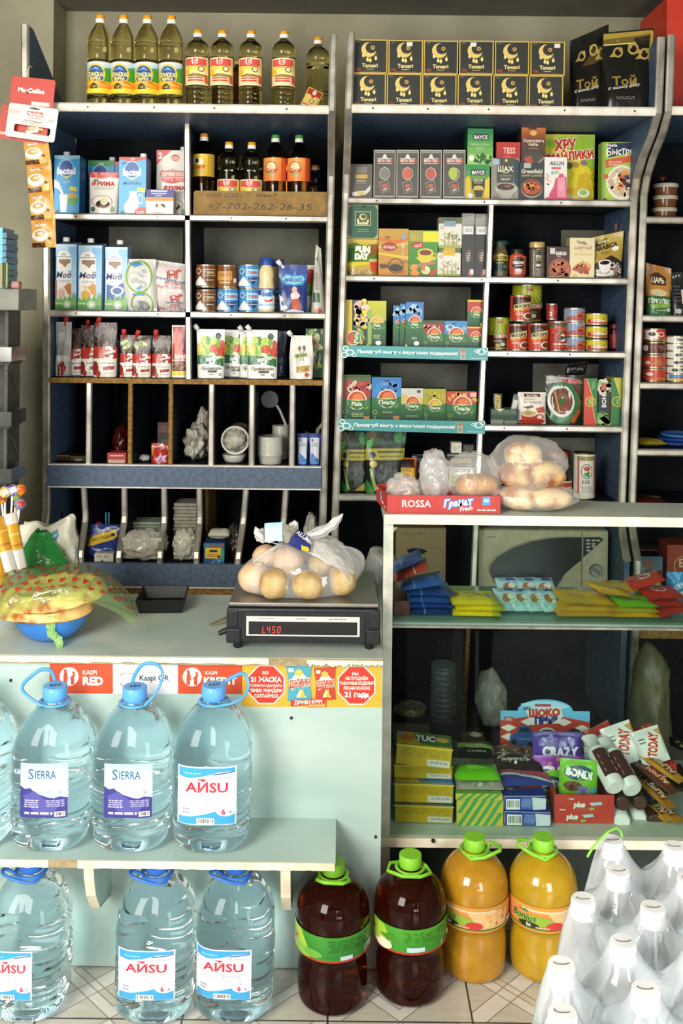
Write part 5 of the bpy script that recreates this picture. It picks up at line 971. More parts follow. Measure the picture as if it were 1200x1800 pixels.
def banner(lab,c,Y):
    (x0,yt0,yb0),(x1,yt1,yb1)=c; a,b,d_,e=at(x0,yt0,Y),at(x1,yt1,Y),at(x1,yb1,Y),at(x0,yb0,Y); base=(a+e)/2
    def mp(u,v,o):
        p=a*((1-u)*(1-v))+b*(u*(1-v))+d_*(u*v)+e*((1-u)*v)-base; return (p.x,p.y-o,p.z)
    mb=MB(); vs=[mp(u,v,o) for o in (0,-.0012) for u,v in ((0,0),(1,0),(1,1),(0,1))]
    mb.add(vs,[(3,2,1,0),(4,5,6,7),(0,1,5,4),(1,2,6,5),(2,3,7,6),(3,0,4,7)],M('#4c9c9c',.4))
    wv='#dfe9e4'
    its=[('t','Празднуй весну с вкусными подарками!',45,48,26,wv,69,{'b': .045,'fit': 1})]+[('o',x,y,rx,ry,.32,wv) for x,y,rx,ry in ((2.4,24,2.0,22),(5.4,60,3.0,26),(1.6,84,2.4,26),(8.4,82,1.6,18),(95.6,30,3.2,24),(98.4,12,1.8,20),(92.5,26,2.0,12))]+[('r',81,16,84.8,96,'#b8b0a0'),('e',83,28,1.6,14,'#b8743c'),('r',81.8,52,84.2,86,'#8c8c84'),('r',87.5,82,99,87,'#bcd8d4')]
    art(mb,its,mp,(b-a).length/(a-e).length,.0004)
    return tag(mb.build('shelf_banner',None,base),lab,'banner')
banner('turquoise slogan strip along the front of the upper left tea shelf',((601,607,627),(857,612,634)),3.304)
banner('turquoise slogan strip along the front of the lower left tea shelf',((595,736,756),(852,741,763)),3.304)
# ---- fourth row right: cans
def myaso(lab,r,Y,z):
    can('stew_can',lab,'can',r,Y,[('r',0,4,100,50,'#38241c'),('r',0,50,100,96,'#b83c28'),('e',50,26,20,12,'#6c5444'),('p',[(12,36),(92,22),(94,42),(14,58)],'#d8c898'),('t','МЯСОФФ',53,40,13,'#2c1c14',74,{'r': .12,'b': .06}),('p',[(14,58),(94,44),(94,52),(16,66)],'#c88c2c'),('l',18,68,54,80,2,'#e0c8b0'),('e',78,82,24,14,'#dcd0bc'),('e',82,82,19,11,'#6c3424')],'#b83c28',z)
lime=[('r',0,4,100,96,'#a0a828'),('p',[(50,10),(100,36),(100,58),(0,58),(0,36)],'#8c9c24')]+[('p',[(50,8),(50+58*math.cos(a_),10+40*math.sin(a_)),(50+58*math.cos(a_+.1),10+40*math.sin(a_+.1))],'#c4c848') for a_ in [.15+.3*k for k in range(9)]]+[('r',0,56,100,96,'#4a2418'),('r',40,8,62,16,'#a83c24'),('t','ТОМАТНЫЙ',60,58,12,'#a8301f',76,{'b': .1}),('t','ТОМАТНЫЙ',60,58,12,'#e0d4c0',74,{'b': .04}),('l',20,72,60,80,2,'#c8a878'),('e',40,90,10,6,'#c8b03c'),('e',62,86,10,6,'#d8d4b0'),('e',66,76,9,5,'#3c6c34')]
can('tomato_can','lime green and brown tomato can beside the divider','can',(858.5,557,898,619),3.40,lime,'#9ca428',B3r)
myaso('brown and red stew can, left one of the two on the shelf board',(893,569,929,619),3.345,B3r); myaso('brown and red stew can, right one of the two on the shelf board',(930,568,966,619),3.345,B3r)
zs_=B3r+.0985
myaso('brown and red stew can standing on top of the two others',(899,518.5,936,568),3.36,zs_)
can('tomato_can','wide lime green can at the top of the pile of cans','can',(904,499.5,956,567),3.44,lime,'#9ca428',at(930,566.5,3.46).z)
can('tin','plain dark tin at the back carrying the wide lime green can','can',(904,567,954,619),3.445,[],'#3c2c24',B3r)
can('tomato_can','tall red tomato paste can with a white figure three','can',(965.5,564,1001,619),3.355,[('r',0,4,100,12,'#2c4c30'),('n',50,26,46,18,30,9,['#b83424','#8c241c','#c84c30','#3c6434']),('t','3',66,56,26,'#e0dcd0',40,{'b': .03}),('p',[(40,56),(94,48),(92,56),(44,64)],'#2c4c38'),('l',20,76,90,84,1,'#e0d4c0'),('r',14,88,90,90,'#c86a54')] ,'#a02c20',B3r)
can('tomato_can','small red tomato can on top of the tall red one','can',(962,533,982,563),3.385,[('n',50,40,44,30,16,10,['#b83424','#8c241c','#c84c30']),('t','3',30,66,30,'#dcd8cc',50)],'#8c2820',B3r+.1045)
for i,(a_,lab) in enumerate(((592,'bottom'),(566,'middle'),(540.5,'top'))):
    can('meat_tin',f'flat grey blue and red tin, {lab} one of its stack of three','tin',(996-(0 if i < 2 else 1),a_,1032,a_+26),3.35+(i % 2)*.004,[('r',0,4,100,96,'#7c8ca0'),('p',[(0,96),(10,74),(50,60),(70,26),(100,18),(100,96)],'#a8402f'),('e',66,56,22,22,'#c8786c'),('e',66,60,17,15,'#8c3428'),('t','КАЗ',62,36,16,'#c83c34',34),('p',[(8,70),(34,54),(50,70),(30,84)],'#8c4c44')],'#8494a8',B3r+i*.0492)
for i,(a_,lab) in enumerate(((596,'bottom'),(573,'middle'),(550,'top'))):
    can('meat_tin',f'flat yellow and red tin, {lab} one of its stack of three','tin',(1033,a_,1072,a_+23),3.35+(i % 2)*.004,[('r',0,4,100,96,'#c0b428'),('p',[(0,96),(0,60),(20,44),(50,62),(80,40),(100,52),(100,96)],'#a8382c'),('t','ТУШЁНКА',50,66,24,'#e4dcc8',70,{'b': .06}),('e',84,60,8,16,'#d8c848')],'#b8ac28',B3r+i*.0446)
jar('sauce_jar','red sauce jar in the shade at the right end of the cans','jar',(1072,570,1091,619),3.43,B3r,[(0,.9),(.1,1),(.8,1),(1,.85)],'#7c2418',M('#4c1410',.15),.012,[('r',0,0,100,100,'#a83428')],(.12,.72),'#a83428',.9)
# ---- fifth row left
piala('large tea box with a red top and a red tea cup beside the left upright',(600.5,659,651,738),3.345,B4l,'#9c3426','Piala',[('r',0,0,100,14,'#4c5c2c'),('r',4,3,94,5.5,'#2c3c20'),('n',50,28,46,12,30,7,['#b84434','#c8b4a0','#8c2c20','#a83c30'])]+DOG+[('l',32,84,76,94,3,'#a8b480'),('r',76,92,96,100,'#b07c3c')],56,1.0)
piala('large tea box with a blue top and the price 1370 written on it',(652.5,663,704.5,739),3.345,B4l,'#2c70b0','Пиала',[('n',50,26,46,12,16,9,['#3c88c8','#245c94','#5c98c8']),('t','1370',50,9,6,'#1c2c4c',32,{'s': .3})]+DOG+[('r',74,90,94,100,'#b07c3c'),('l',34,80,74,84,1,'#a8b480')],50,.95,top2='#3c84c4')
piala('medium tea box with a pale cream top',(704.5,682.5,743,739),3.345,B4l,'#c8c8b8','Пиала',[('p',[(0,14),(30,24),(100,30),(100,50),(0,50)],'#c8b868'),('e',80,10,9,5,'#3c4434'),('l',20,84,76,90,2,'#98a870')],46,1.0)
piala('medium tea box with a lime yellow top and an amber cup',(743.5,683.5,783,740),3.345,B4l,'#a8a028','Пиала',[('n',50,26,40,14,24,6,['#bcb440','#94902a','#c8c04c'])]+DOG,52,.85,tea='#c8942c',hi='#e0b448')
piala('wide low tea box with red fruit on it beside the divider',(784,688,837.5,740),3.345,B4l,'#b83c28','Пиала',[('n',50,22,48,18,26,10,['#c84c34','#d8843c','#a83020','#d8a844','#b84430']),('r',78,4,98,18,'#d8b8b4')]+DOG,46,.9)
# ---- fifth row right
t=thing('sachet_display_box','low dark green open box with sachets standing in it','box',(rect(861,722,909,748,3.345,B4r)[0],3.345,B4r))
_,_,w,h=rect(861,719,909,748,3.345,B4r); mb=MB()
for a_,b_,c_,d_ in ((-w/2,w/2,0,.002),(-w/2,w/2,.058,.06),(-w/2,-w/2+.002,0,.06),(w/2-.002,w/2,0,.06)): mb.box(a_,b_,c_,d_,0,h,M('#24402c',.5))
mb.box(-w/2,w/2,0,.06,0,.002,M('#24402c',.5)); art(mb,[('r',2,4,98,40,'#2c4c34'),('l',6,10,94,30,2,'#5c6c50'),('r',2,70,48,98,'#6c7864'),('r',52,74,98,98,'#5c6c58'),('p',[(18,-2),(52,-2),(36,18)],'#c8c0a8')],lambda u,v,o: (-w/2+u*w,-o,h*(1-v)),w/h); mb.build('tray',t)
def stick(lab,px,py,pxw,pyh,Y,col,its,lean,z=None):
    x,zb,ww,hh=rect(px-pxw/2,py-pyh/2,px+pxw/2,py+pyh/2,Y,z); mb,_=pouch_mb(ww,hh,.008,col,its,seed=px,wr=.002,n=10); return tag(mb.build('sachet',None,(x,Y,zb),(0,lean,0)),lab,'packet')
stick('yellow fronted sachet standing in the low dark green box',874,718,15,52,3.362,'#3c4834',[('r',20,6,80,74,'#c8ac34'),('t','JACOBS',50,40,12,'#2c3424',None,{'r': PI/2}),('p',[(10,74),(90,74),(50,90)],'#d8d0b0')],0,B4r+.003)
stick('silver and green sachet tilted in the low dark green box',897,717,14,50,3.375,'#3c4438',[('r',10,20,70,60,'#b8b8b0'),('r',20,62,80,82,'#d0ccc4')],.25,B4r+.003)
pouch('coffee_bag','white cappuccino bag with a red cup beside the low green box','bag',(910.5,690,960,749),3.36,.03,'#dcd4c8',[('r',22,5,78,14,'#5c2c20'),('t','MacCoffee',50,9.5,6,'#e8dcc8',52,{'b': .03}),('t','DI TORINO',52,31,8,'#94887c',74),('r',20,20,60,23,'#b8ac9c'),('p',[(14,46),(50,40),(56,46),(30,52)],'#5c3c34'),('p',[(60,50),(90,44),(94,62),(70,64)],'#b8503c'),('e',50,92,46,10,'#b03c2c'),('p',[(8,62),(66,62),(64,82),(52,94),(24,94),(12,82)],'#b8402e'),('e',38,64,30,13,'#e4dccc'),('e',38,65,25,10,'#c0ac80'),('e',38,65,12,5,'#a0905c'),('o',76,78,14,10,.3,'#b8402e')],B4r,style='pillow',seed=3.2,wr=.003)
pouch('coffee_bag','large dark coffee bag with a mug of cocoa on a green ground','bag',(960,660,1026,749),3.36,.05,'#2c2420',[('p',[(2,2),(50,4),(98,12),(98,18),(60,14),(2,18)],'#a8a09c'),('p',[(40,8),(90,8),(96,16),(50,18)],'#a83c2c'),('e',44,58,48,44,'#2c6c3c'),('n',90,46,10,26,16,6,['#8c2c20','#3c2c20','#5c3424']),('e',40,52,36,33,'#d4d0c8'),('e',41,52,29,27,'#6c4030'),('e',44,56,22,18,'#7c4c38'),('p',[(22,34),(26,32),(36,74),(32,76)],'#b8905c'),('p',[(60,92),(88,66),(90,76),(72,98)],'#a85030')],B4r,style='doy',seed=6.3,wr=.008)
pouch('coffee_bag','black bag lying on top of the large bag with the mug','bag',(994,640,1030,662),3.40,.02,'#191614',[('l',50,40,80,60,1,'#5c5854')],at(1010,660,3.42).z,style='pillow',seed=2,wr=.004,q=[(0,-.1),(.1,.2),(0,.1),(0,-.1)])
carton('tea_box','tall red and green tea box standing beside the mug bag','box',(1025.5,665,1049,749),3.345,.07,'#2a6a34',[('r',0,0,100,100,'#2c7038'),('p',[(0,0),(20,2),(60,40),(62,60),(90,98),(90,100),(0,100)],'#c03c2c'),('o',48,50,40,11,.2,'#c8a43c'),('e',50,50,20,7,'#8cac4c'),('r',58,8,64,24,'#7cac6c'),('r',72,6,78,22,'#7cac6c'),('p',[(20,2),(26,2),(66,40),(68,60),(94,98),(90,98),(62,60),(60,40)],'#d8b44c')],B4r,side='#1f5028')
carton('tea_box','tall black tea box with green leaves in a row of three upright boxes','box',(1050.5,669,1072,749),3.35,.07,'#1f2420',[('n',50,14,44,12,20,10,['#8cac5c','#c8c4b0','#4c7438','#1f2420']),('r',24,6,62,22,'#b8583c'),('t','ВОН',46,46,10,'#d8d8cc',None,{'r': PI/2,'b': .03}),('n',50,86,44,12,20,10,['#6c9444','#a8c07c','#3c5c30'])],B4r,side='#161a17')
carton('tea_box','tall lime and green tea box beside the right upright','box',(1073.5,664,1098,749),3.345,.07,'#a8a828',[('r',0,0,100,100,'#b4b02c'),('p',[(0,0),(16,0),(56,36),(60,56),(100,92),(100,100),(0,100)],'#2c7038'),('p',[(16,0),(22,0),(62,36),(66,56),(100,88),(100,92),(60,56),(56,36)],'#d0cc5c'),('o',46,50,42,11,.2,'#c8a43c'),('e',48,50,18,7,'#6c9c4c')],B4r,side='#8c8c24')
# ---- sixth row
KAN=[('r',0,0,100,100,'#161c16'),('p',[(0,10),(30,2),(60,8),(40,22),(0,30)],'#2c3c20'),('n',22,12,18,8,12,6,['#6c5434','#4c4428','#3c5c2c']),('n',86,10,12,8,10,7,['#2c6c34','#3c7c3c']),('t','КАНАТ',54,21,7,'#3c6444',66,{'b': .02}),('p',[(2,18),(20,14),(14,28),(2,30)],'#4c9c4c'),('r',0,30,100,48,'#9c942c'),('r',30,34,96,37,'#3c3c18'),('e',16,40,10,5,'#2c2c14'),('l',32,41,92,45,1,'#5c5820'),('o',58,72,28,20,.07,'#4c5048'),('e',58,72,26,18,'#2a2a28'),('n',58,72,24,16,36,5,['#1c1c1a','#3c3c38','#4c4a44']),('e',20,54,10,5,'#a8a034'),('p',[(10,62),(16,60),(34,96),(24,96)],'#7c9c4c'),('p',[(50,98),(96,82),(98,98)],'#8c7c34'),('p',[(2,78),(24,92),(26,100),(2,100)],'#2c7038')]
pouch('tea_pouch','dark green tea pouch with a yellow band beside the left upright','pouch',(598,760,646,868),3.37,.045,'#161c16',KAN,B5l,style='doy',seed=1.1,wr=.004)
pouch('tea_pouch','dark green tea pouch with a yellow band overlapping its twin','pouch',(642,757,714,869),3.345,.045,'#161c16',KAN,B5l,style='doy',seed=8.1,wr=.004,q=[(.0,0),(0,.02),(-.14,0),(0,0)])
pouch('snack_pack','orange and yellow pack rising above the red tray','pack',(684,806,732,869),3.355,.03,'#b8541c',[('r',20,4,90,26,'#2c2018'),('g',10,28,92,60,'#c89c2c','#d8a834'),('t','ФРУТО',56,34,8,'#3c2c1c',48),('p',[(20,60),(60,50),(94,66),(94,100),(20,100)],'#b84824')],B5l,style='pillow',seed=4,wr=.004)
pouch('snack_pack','dark blue pack standing behind the clear bags in the red tray','pack',(724,800,790,868),3.40,.03,'#18202c',[('r',4,6,12,60,'#3c5c94'),('r',10,10,60,40,'#22304c')],B5l,style='pillow',seed=4,wr=.004)
carton('tea_box','black and green tea box with gold lettering behind the bread','box',(784.5,797,836,869),3.345,.05,'#1f2320',[('r',2,3,98,6,'#8c8c74'),('t','БОДРОСТЬ',50,18,9,'#c8a858',68,{'b': .03}),('r',0,34,100,54,'#c0c0b4'),('l',20,38,80,48,2,'#6c6c64'),('p',[(0,56),(60,52),(100,60),(100,76),(0,80)],'#8ca83c')],B5l,side='#161917')
carton('tea_box','small white box on top of the box with gold lettering','box',(793,778,811,796.5),3.35,.04,'#d0ccbc',[('e',22,22,12,12,'#c8c03c'),('l',14,40,50,84,3,'#8c8c84'),('r',62,20,90,60,'#b8b4a8')],B5l+.1378,side='#a8a498')
carton('tea_box','small black box beside the small white one','box',(813,781,834,796.5),3.35,.04,'#1c1f20',[('l',10,20,90,80,3,'#5c5c4c')],B5l+.1378)
jar('sauce_jar','wide glass jar with a red lid behind the bread','jar',(960,795,1006,882),3.42,B5r,[(0,.92),(.08,1),(.8,1),(.94,.9),(1,.86)],'#7c2a20',M('#2c1a14',.12),.018,None,None,None,1.0)
jar('sauce_jar','small dark glass jar with a red and white label behind the bread','jar',(970,818,1008,882),3.36,B5r,[(0,.9),(.1,1),(.7,1),(.88,.9),(1,.84)],'#34241c',M('#201612',.1),.014,[('r',0,0,100,100,'#c8c0b4'),('r',0,10,100,40,'#a83428'),('e',60,76,20,16,'#9c3428')],(.1,.6),'#c8c0b4',.96)
can('spice_can','tall white can with red pepper print and a gold rim','can',(1012,797,1049,881),3.35,[('r',0,4,100,14,'#8c8450'),('r',0,14,100,94,'#d4d0c4'),('r',10,14,16,92,'#b84434'),('r',86,14,92,92,'#b84434'),('e',50,38,24,16,'#dcdcd0'),('o',50,38,26,17,.14,'#4c7c4c'),('e',50,32,15,6,'#b84430'),('p',[(36,42),(64,38),(60,50),(42,50)],'#4c7c3c'),('t','135',46,62,8,'#4c4c48',40,{'s': .2}),('l',26,72,78,88,4,'#a8a498')],'#d4d0c4',B5r,lid='#8c8450')
# ---- unit C: tins, tubs and packs cut off by the right edge
for i,lab in enumerate(('bottom','middle','top')):
    x,zb,w,h=rect(1152,358,1196,379,3.38,C1); R=w/2; t=thing('plastic_tub',f'round tub with a pale lid and brown contents, {lab} of three','tub',(x+.002*i,3.38+R,C1+i*.0415))
    MB().lathe(smoothprof([(0,R*.84),(.004,R*.88),(.028,R*.94)],2),glassy('tub_contents','#7c5030',1.35,.15,.4),28).build('tub',t)
    MB().lathe([(.0275,R),(.0405,R),(.041,R*.96)],noisy('tub_lid','#a8a08c','#bcb4a0',20,.4),28).build('lid',t)
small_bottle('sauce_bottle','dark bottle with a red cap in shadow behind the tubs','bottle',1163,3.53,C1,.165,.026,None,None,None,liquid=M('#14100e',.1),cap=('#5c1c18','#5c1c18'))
pouch('oat_bag','orange and green oat flake bag beside the right unit upright','bag',(1138,462,1182,553),3.36,.05,'#a8702c',[('g',0,0,100,60,'#9c6828','#b8843c'),('p',[(14,22),(44,12),(80,22),(78,38),(20,40)],'#3c2420'),('t','ЦАРЬ',46,29,11,'#dcd0b0',52,{'b': .03}),('e',46,54,34,7,'#c8b48c'),('p',[(0,62),(100,60),(100,100),(0,100)],'#2c6034'),('p',[(10,78),(96,74),(90,82),(20,86)],'#7c9c3c'),('t','ГЕРКУЛЕС',48,71,9,'#d8dcc4',86,{'b': .03}),('l',34,88,70,91,1,'#b8c4a0'),('e',82,88,9,4,'#b8c4b0')],C2,style='doy',seed=2.2,wr=.006,q=[(0,0),(0,-.1),(0,0),(0,0)])
pouch('coffee_bag','black bag with a small white label at the right edge of the picture','bag',(1180,478,1222,553),3.36,.05,'#14161a',[('e',14,12,3,2,'#c8c8c0'),('e',26,9,3,2,'#c8c8c0'),('e',38,8,3,2,'#c8c8c0'),('r',44,40,90,72,'#c8b8a4'),('l',14,30,40,70,5,'#4c4c50'),('r',16,84,40,94,'#a8a8a0')],C2,style='doy',seed=4.2,wr=.006)
CT_=[('r',0,4,100,96,'#b83c2c')]
for i,(lab,its,col) in enumerate((('bottom',CT_+[('p',[(0,90),(60,70),(100,80),(100,96),(0,96)],'#c86a2c'),('e',20,40,12,16,'#d8c8b8'),('e',80,80,9,9,'#a88c3c')],'#b8402c'),('second',CT_+[('p',[(20,80),(50,24),(66,30),(80,86)],'#a86a34'),('e',14,60,9,16,'#d8b8a8')],'#b83c2c'),
                                      ('third',[('r',0,4,100,96,'#4c1c18'),('l',20,24,92,84,3,'#b87c6c'),('e',8,50,7,30,'#d8cfc4')],'#4c1c18'),('top',CT_+[('p',[(0,4),(40,4),(60,60),(30,96),(0,96)],'#dcd8cc'),('e',30,44,14,20,'#2c2422'),('o',66,46,16,24,.3,'#e0d8cc'),('e',44,82,12,10,'#e0d8cc')],'#b83c2c'))):
    can('fish_tin',f'red and white flat tin, {lab} in its stack of four','tin',(1134,577+23.6*(3-i),1176,600+23.6*(3-i)),3.36,its,col,C3+i*.0459,lid='#c8bc94')
for i in range(6):
    its=[('r',0,4,100,96,'#d0ccc0'),('e',20+7*i,50,14,26,'#2c2c2c'),('e',62-4*i,40,8,18,'#3c3c3a'),('l',40,20,90,84,2,'#8c8c88')] if i else [('p',[(0,4),(100,4),(100,50),(0,70)],'#3c7cb0'),('p',[(0,70),(100,40),(100,96),(0,96)],'#d0b03c'),('r',30,50,80,64,'#b83c2c')]
    can('fish_tin',('blue and yellow small tin at the foot of the white tins','white black spotted small tin just above the blue and yellow one','white black spotted small tin, third from the bottom of its stack','white black spotted small tin, fourth from the bottom of its stack','white black spotted small tin, second from the top of its stack','white black spotted small tin at the top of its stack')[i],'tin',(1176.5,590+13.2*(5-i),1214,603+13.2*(5-i)),3.36,its,'#d0ccc0',C3+i*.0257,lid='#c8bc94')
def flat(name,lab,cat,px0,px1,z,Y,d,T,col,items,seed=1.,rz=0.,wr=.004,tilt=0.,**k):
    """a packet lying flat: seen along its front edge, printed side up"""
    a,b=at(px0,800,Y),at(px1,800,Y); mb,_=pouch_mb(b.x-a.x,d,T,col,items,seed=seed,wr=wr,**k)
    for i,v in enumerate(mb.v): mb.v[i]=(v[0],v[2],-v[1])
    zm=min(v[2] for v in mb.v)
    mb.v=[(x,y,q-zm) for x,y,q in mb.v]
    return tag(mb.build(name,None,(a.x*.5+b.x*.5,Y,z),(tilt,0,rz)),lab,cat)
flat('snack_packet','flat yellow packet lying on the fourth shelf at the right edge','packet',1124,1174,C4,3.36,.12,.022,'#a89c2c',[('r',10,20,90,80,'#b8a838')],2)
for i,c in enumerate(('#2c4c94','#24408c','#3c68a8')):
    x=at(1194,780,3.4).x; tag(MB().lathe(smoothprof([(0,.03),(.003,.06),(.012,.068),(.014,.066),(.006,.05),(.004,.001)],2),M(c,.3),36).build('plate',None,(x+.01*i,3.45,C4+.0126*i)),('blue plate at the bottom of the stack by the right edge','blue plate in the middle of the stack by the right edge','paler blue plate on top of the stack by the right edge')[i],'plate')
flat('snack_packet','dull red flat packet lying on the shelf just above the showcase top','packet',1118,1176,C5,3.36,.13,.02,'#5c2418',[('r',10,10,60,50,'#7c4028'),('r',60,40,94,60,'#8c9470')],5)
# ------------------------------------------------------------------ things in the bins of unit A
def blob(name,lab,cat,r,Y,dy,mat,seed,amp=.22,fq=2.2,z=None,sub=4,group=None,flatb=True,build=True):
    """crumpled rounded shape filling a photo rectangle, flat underneath"""
    x,zb,w,h=rect(*r,Y,z); mb=MB(); f=crumple(seed,amp,fq)
    mb.ico((0,0,h/2),(w/2,dy/2,h/2),mat,sub,f)
    xs=[v[0] for v in mb.v]; zs=[v[2] for v in mb.v]; kx=w/(max(xs)-min(xs)); cx=(max(xs)+min(xs))/2; kz=h*(1.08 if flatb else 1)/(max(zs)-min(zs)); z0=min(zs)
    mb.v=[((a-cx)*kx,b,max(0.0005,(c-z0)*kz-(h*.08 if flatb else 0))) for a,b,c in mb.v]
    if not build: return mb,(x,Y+dy/2,zb)
    return tag(mb.build(name,None,(x,Y+dy/2,zb)),lab,cat,group)
S4,S5=A4+.0006,A5+.0006
carton('soap_box','low yellow edged box at the left end of the upper bins','box',(92,800,122,815),3.40,.06,'#4a3a18',[('r',0,0,100,16,'#7c6a28'),('r',0,16,8,100,'#7c6a28'),('r',14,30,90,90,'#4c1f16')],S4)
carton('soap_box','low dark yellow box lying right of the yellow edged one','box',(123,802,150,815),3.39,.06,'#4c3c1a',[('r',0,0,100,14,'#6c5a24'),('e',55,70,26,26,'#8c8c84')],S4)
carton('biscuit_box','small red box with white lettering in the second upper bin','box',(188,796,222,815),3.36,.06,'#a02c24',[('l',14,22,84,38,1,'#d8c8bc'),('r',8,66,90,98,'#d0b8a4'),('l',14,70,84,92,2,'#a85848')],S4,side='#7c1f1a')
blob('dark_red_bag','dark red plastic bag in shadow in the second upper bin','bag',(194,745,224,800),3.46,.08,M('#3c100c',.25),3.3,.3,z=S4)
pouch('tea_pack','red pack with a pink star print in the third upper bin','pack',(264,780,297,815),3.36,.04,'#a42a20',[('r',0,10,14,60,'#c08c34'),('e',56,10,10,6,'#d8c8c0'),('r',20,24,86,28,'#701a14'),('p',[(24,82),(44,62),(50,48),(62,62),(92,56),(74,76),(90,92),(56,84)],'#d0a8c0'),('p',[(40,84),(56,66),(66,76),(60,88)],'#7c5ca0')],S4,style='doy',seed=3)
carton('soap_box','dark brown box at the back above the red pack','box',(276,742,298,782),3.5,.05,'#241410',[('r',10,10,80,30,'#5c2a1c'),('r',30,50,90,80,'#4c4844')],S4+.0)
blob('small_bag','small grey knotted bag beside the red pack in the third upper bin','bag',(240,800,262,815),3.40,.05,PLAS_MILK,2.2,.35,z=S4,sub=3)
BAGW=noisy('crumpled_white_bag','#8f8b7c','#b3af9f',30,.45,5,bump=.5)
blob('plastic_bag','crumpled whitish carrier bags heaped in the fourth upper bin','bag',(312,748,368,814),3.37,.16,BAGW,4.4,.42,2.6,z=S4)
blob('plastic_bag','end of a white bag sticking up behind the heap in the fourth upper bin','bag',(340,716,367,790),3.46,.07,BAGW,6.1,.3,2.2,z=S4)
CUPM=film('stacked_clear_cups','#d9d5c6',.30,.5,.25,bump=.15)
def ring_roll(lab,r,Y,d):
    x,zb,w,h=rect(*r,Y); t=MB(); R=w/2
    tf=Matrix.Rotation(-PI/2,4,'X')
    t.lathe([(0,R*.98),(d,R*.9),(d,R*.82),(.004,R*.84),(.002,R*.3),(.0015,.001)],CUPM,36,tf=tf,cap=False)
    t.lathe([(-.003,R),(.003,R),(.003,R*.86),(-.003,R*.86),(-.003,R)],noisy('cup_rim','#b8b4a4','#ccc8ba',20,.3),36,tf=tf,cap=False)
    t.ico((0,-.004,0),(R*.72,.02,R*.72),BAGW,3,crumple(2.2,.4,3))
    return tag(t.build('plastic_bowls',None,(x,Y,zb+h/2)),lab,'bowls')
ring_roll('stack of clear bowls lying with its round open end to the front',(388,748,438,799),3.37,.14)
x,zb,w,h=rect(388,801,430,815,3.38,S4); mb=MB()
mb.lathe([(0,w*.3),(.004,w*.42),(h*.75,w*.5),(h,w*.5),(h*.8,w*.46),(.006,w*.36)],CUPM,32,cap=False); mb.lathe([(h*.86,w*.51),(h,w*.51),(h,w*.46),(h*.86,w*.46)],noisy('cup_rim','#b8b4a4','#ccc8ba',20,.3),32,cap=False)
tag(mb.build('plastic_bowl',None,(x,3.38+w/2,zb)),'single clear bowl standing below the lying stack of bowls','bowl')
def cups(lab,r,Y,n,cat='cups',taper=.86):
    x,zb,w,h=rect(*r,Y,S4); R=w/2; pr=[(0,R*taper)]
    for i in range(n): z=h*(.3+.7*i/n); pr += [(z,R*.97),(z+.001,R),(z+h*.4/n,R),(z+h*.4/n+.001,R*.97)]
    return tag(MB().lathe(pr,CUPM,28).build('plastic_cups',None,(x,Y+R,zb)),lab,cat)
cups('wide stack of clear plastic cups at the front of the fifth upper bin',(450,768,496,815),3.36,9); cups('taller stack of clear plastic cups behind the wide stack',(476,748,507,815),3.47,12)
t=thing('tea_strainer','mesh strainer and loop rising behind the plastic cups','strainer',at(484,745,3.52)); c=at(474,702,3.52)-t.location; MB().lathe([(0,.030),(.003,.032),(.005,.030)],film('wire_mesh','#6a6a62',.75,.2,.4),28,tf=Matrix.Translation(c) @ Matrix.Rotation(PI/2,4,'X')).build('mesh_disc',t)
p2=at(492,722,3.52)-t.location; p3=at(502,746,3.52)-t.location; MB().tube([c+Vector((.024,0,-.02)),p2,p3,at(500,815,3.52)-t.location],.005,PLAS_MILK,8).build('handle',t)
for i,(a_,b_) in enumerate(((521,541),(542,563))):
    pouch('milk_pack',('blue and white pack, left one of the pair in the last upper bin','blue and white pack, right one of the pair in the last upper bin')[i],'pack',(a_,763,b_,815),3.355,.04,'#283a80',[('r',14,14,86,94,'#c8ccd0'),('e',30,22,10,5,'#3c5ca0'),('l',20,30,80,42,2,'#8c9098'),('p',[(16,94),(20,58),(84,80),(84,90)],'#3c6cb0'),('r',14,88,86,94,'#4c94c8')],S4,style='doy',seed=2+i,wr=.003)
mb=MB(); q=at(556,770,3.5); mb.tube([q+Vector((-.05,0,-.07)),q+Vector((-.05,0,0)),q+Vector((-.035,0,.018)),q+Vector((-.015,0,.005)),q+Vector((0,0,-.01)),q+Vector((.005,0,.03)),q+Vector((.02,0,.05)),q+Vector((.033,0,.03)),q+Vector((.033,0,-.07))],.008,noisy('grey_hose','#8c887a','#a09c8c',20,.5),10); tag(mb.build('hose'),'looped grey hose behind the blue and white packs','hose')
# lower bins
S5Y=Y2-.06
blob('blue_bag','crumpled blue plastic in shadow in the first lower bin','bag',(90,900,110,940),3.42,.06,M('#1a2550',.3),2.5,.4,z=S5)
pouch('nappy_pack','blue pack with a slanted yellow banner in the second lower bin','pack',(146,927,208,990),3.30,.09,'#23346c',[('p',[(6,52),(20,36),(86,16),(92,36),(80,46),(14,66)],'#c8a434'),('t','ПРОКЛАДКИ',46,42,8,'#3c3a3c',56,{'r': .22,'b': .03}),('e',78,32,6,5,'#2c2c3c'),('p',[(6,40),(60,8),(84,6),(60,20)],'#7c88a0')],S5,style='doy',seed=7,wr=.014,topw=.9)
blob('orange_pack','small orange packet peeping over the blue pack','packet',(158,918,184,975),3.40,.05,M('#b84a24',.35),1.7,.3,z=S5)
mb=MB(); q=at(188,926,3.43)
for dx in (-.004,.006): mb.tube([q+Vector((dx,0,.05)),q+Vector((dx,.002,-.09))],.003,M('#3c7c94',.3),8)
tag(mb.build('blue_tubes'),'two thin turquoise tubes standing behind the blue pack','tube')
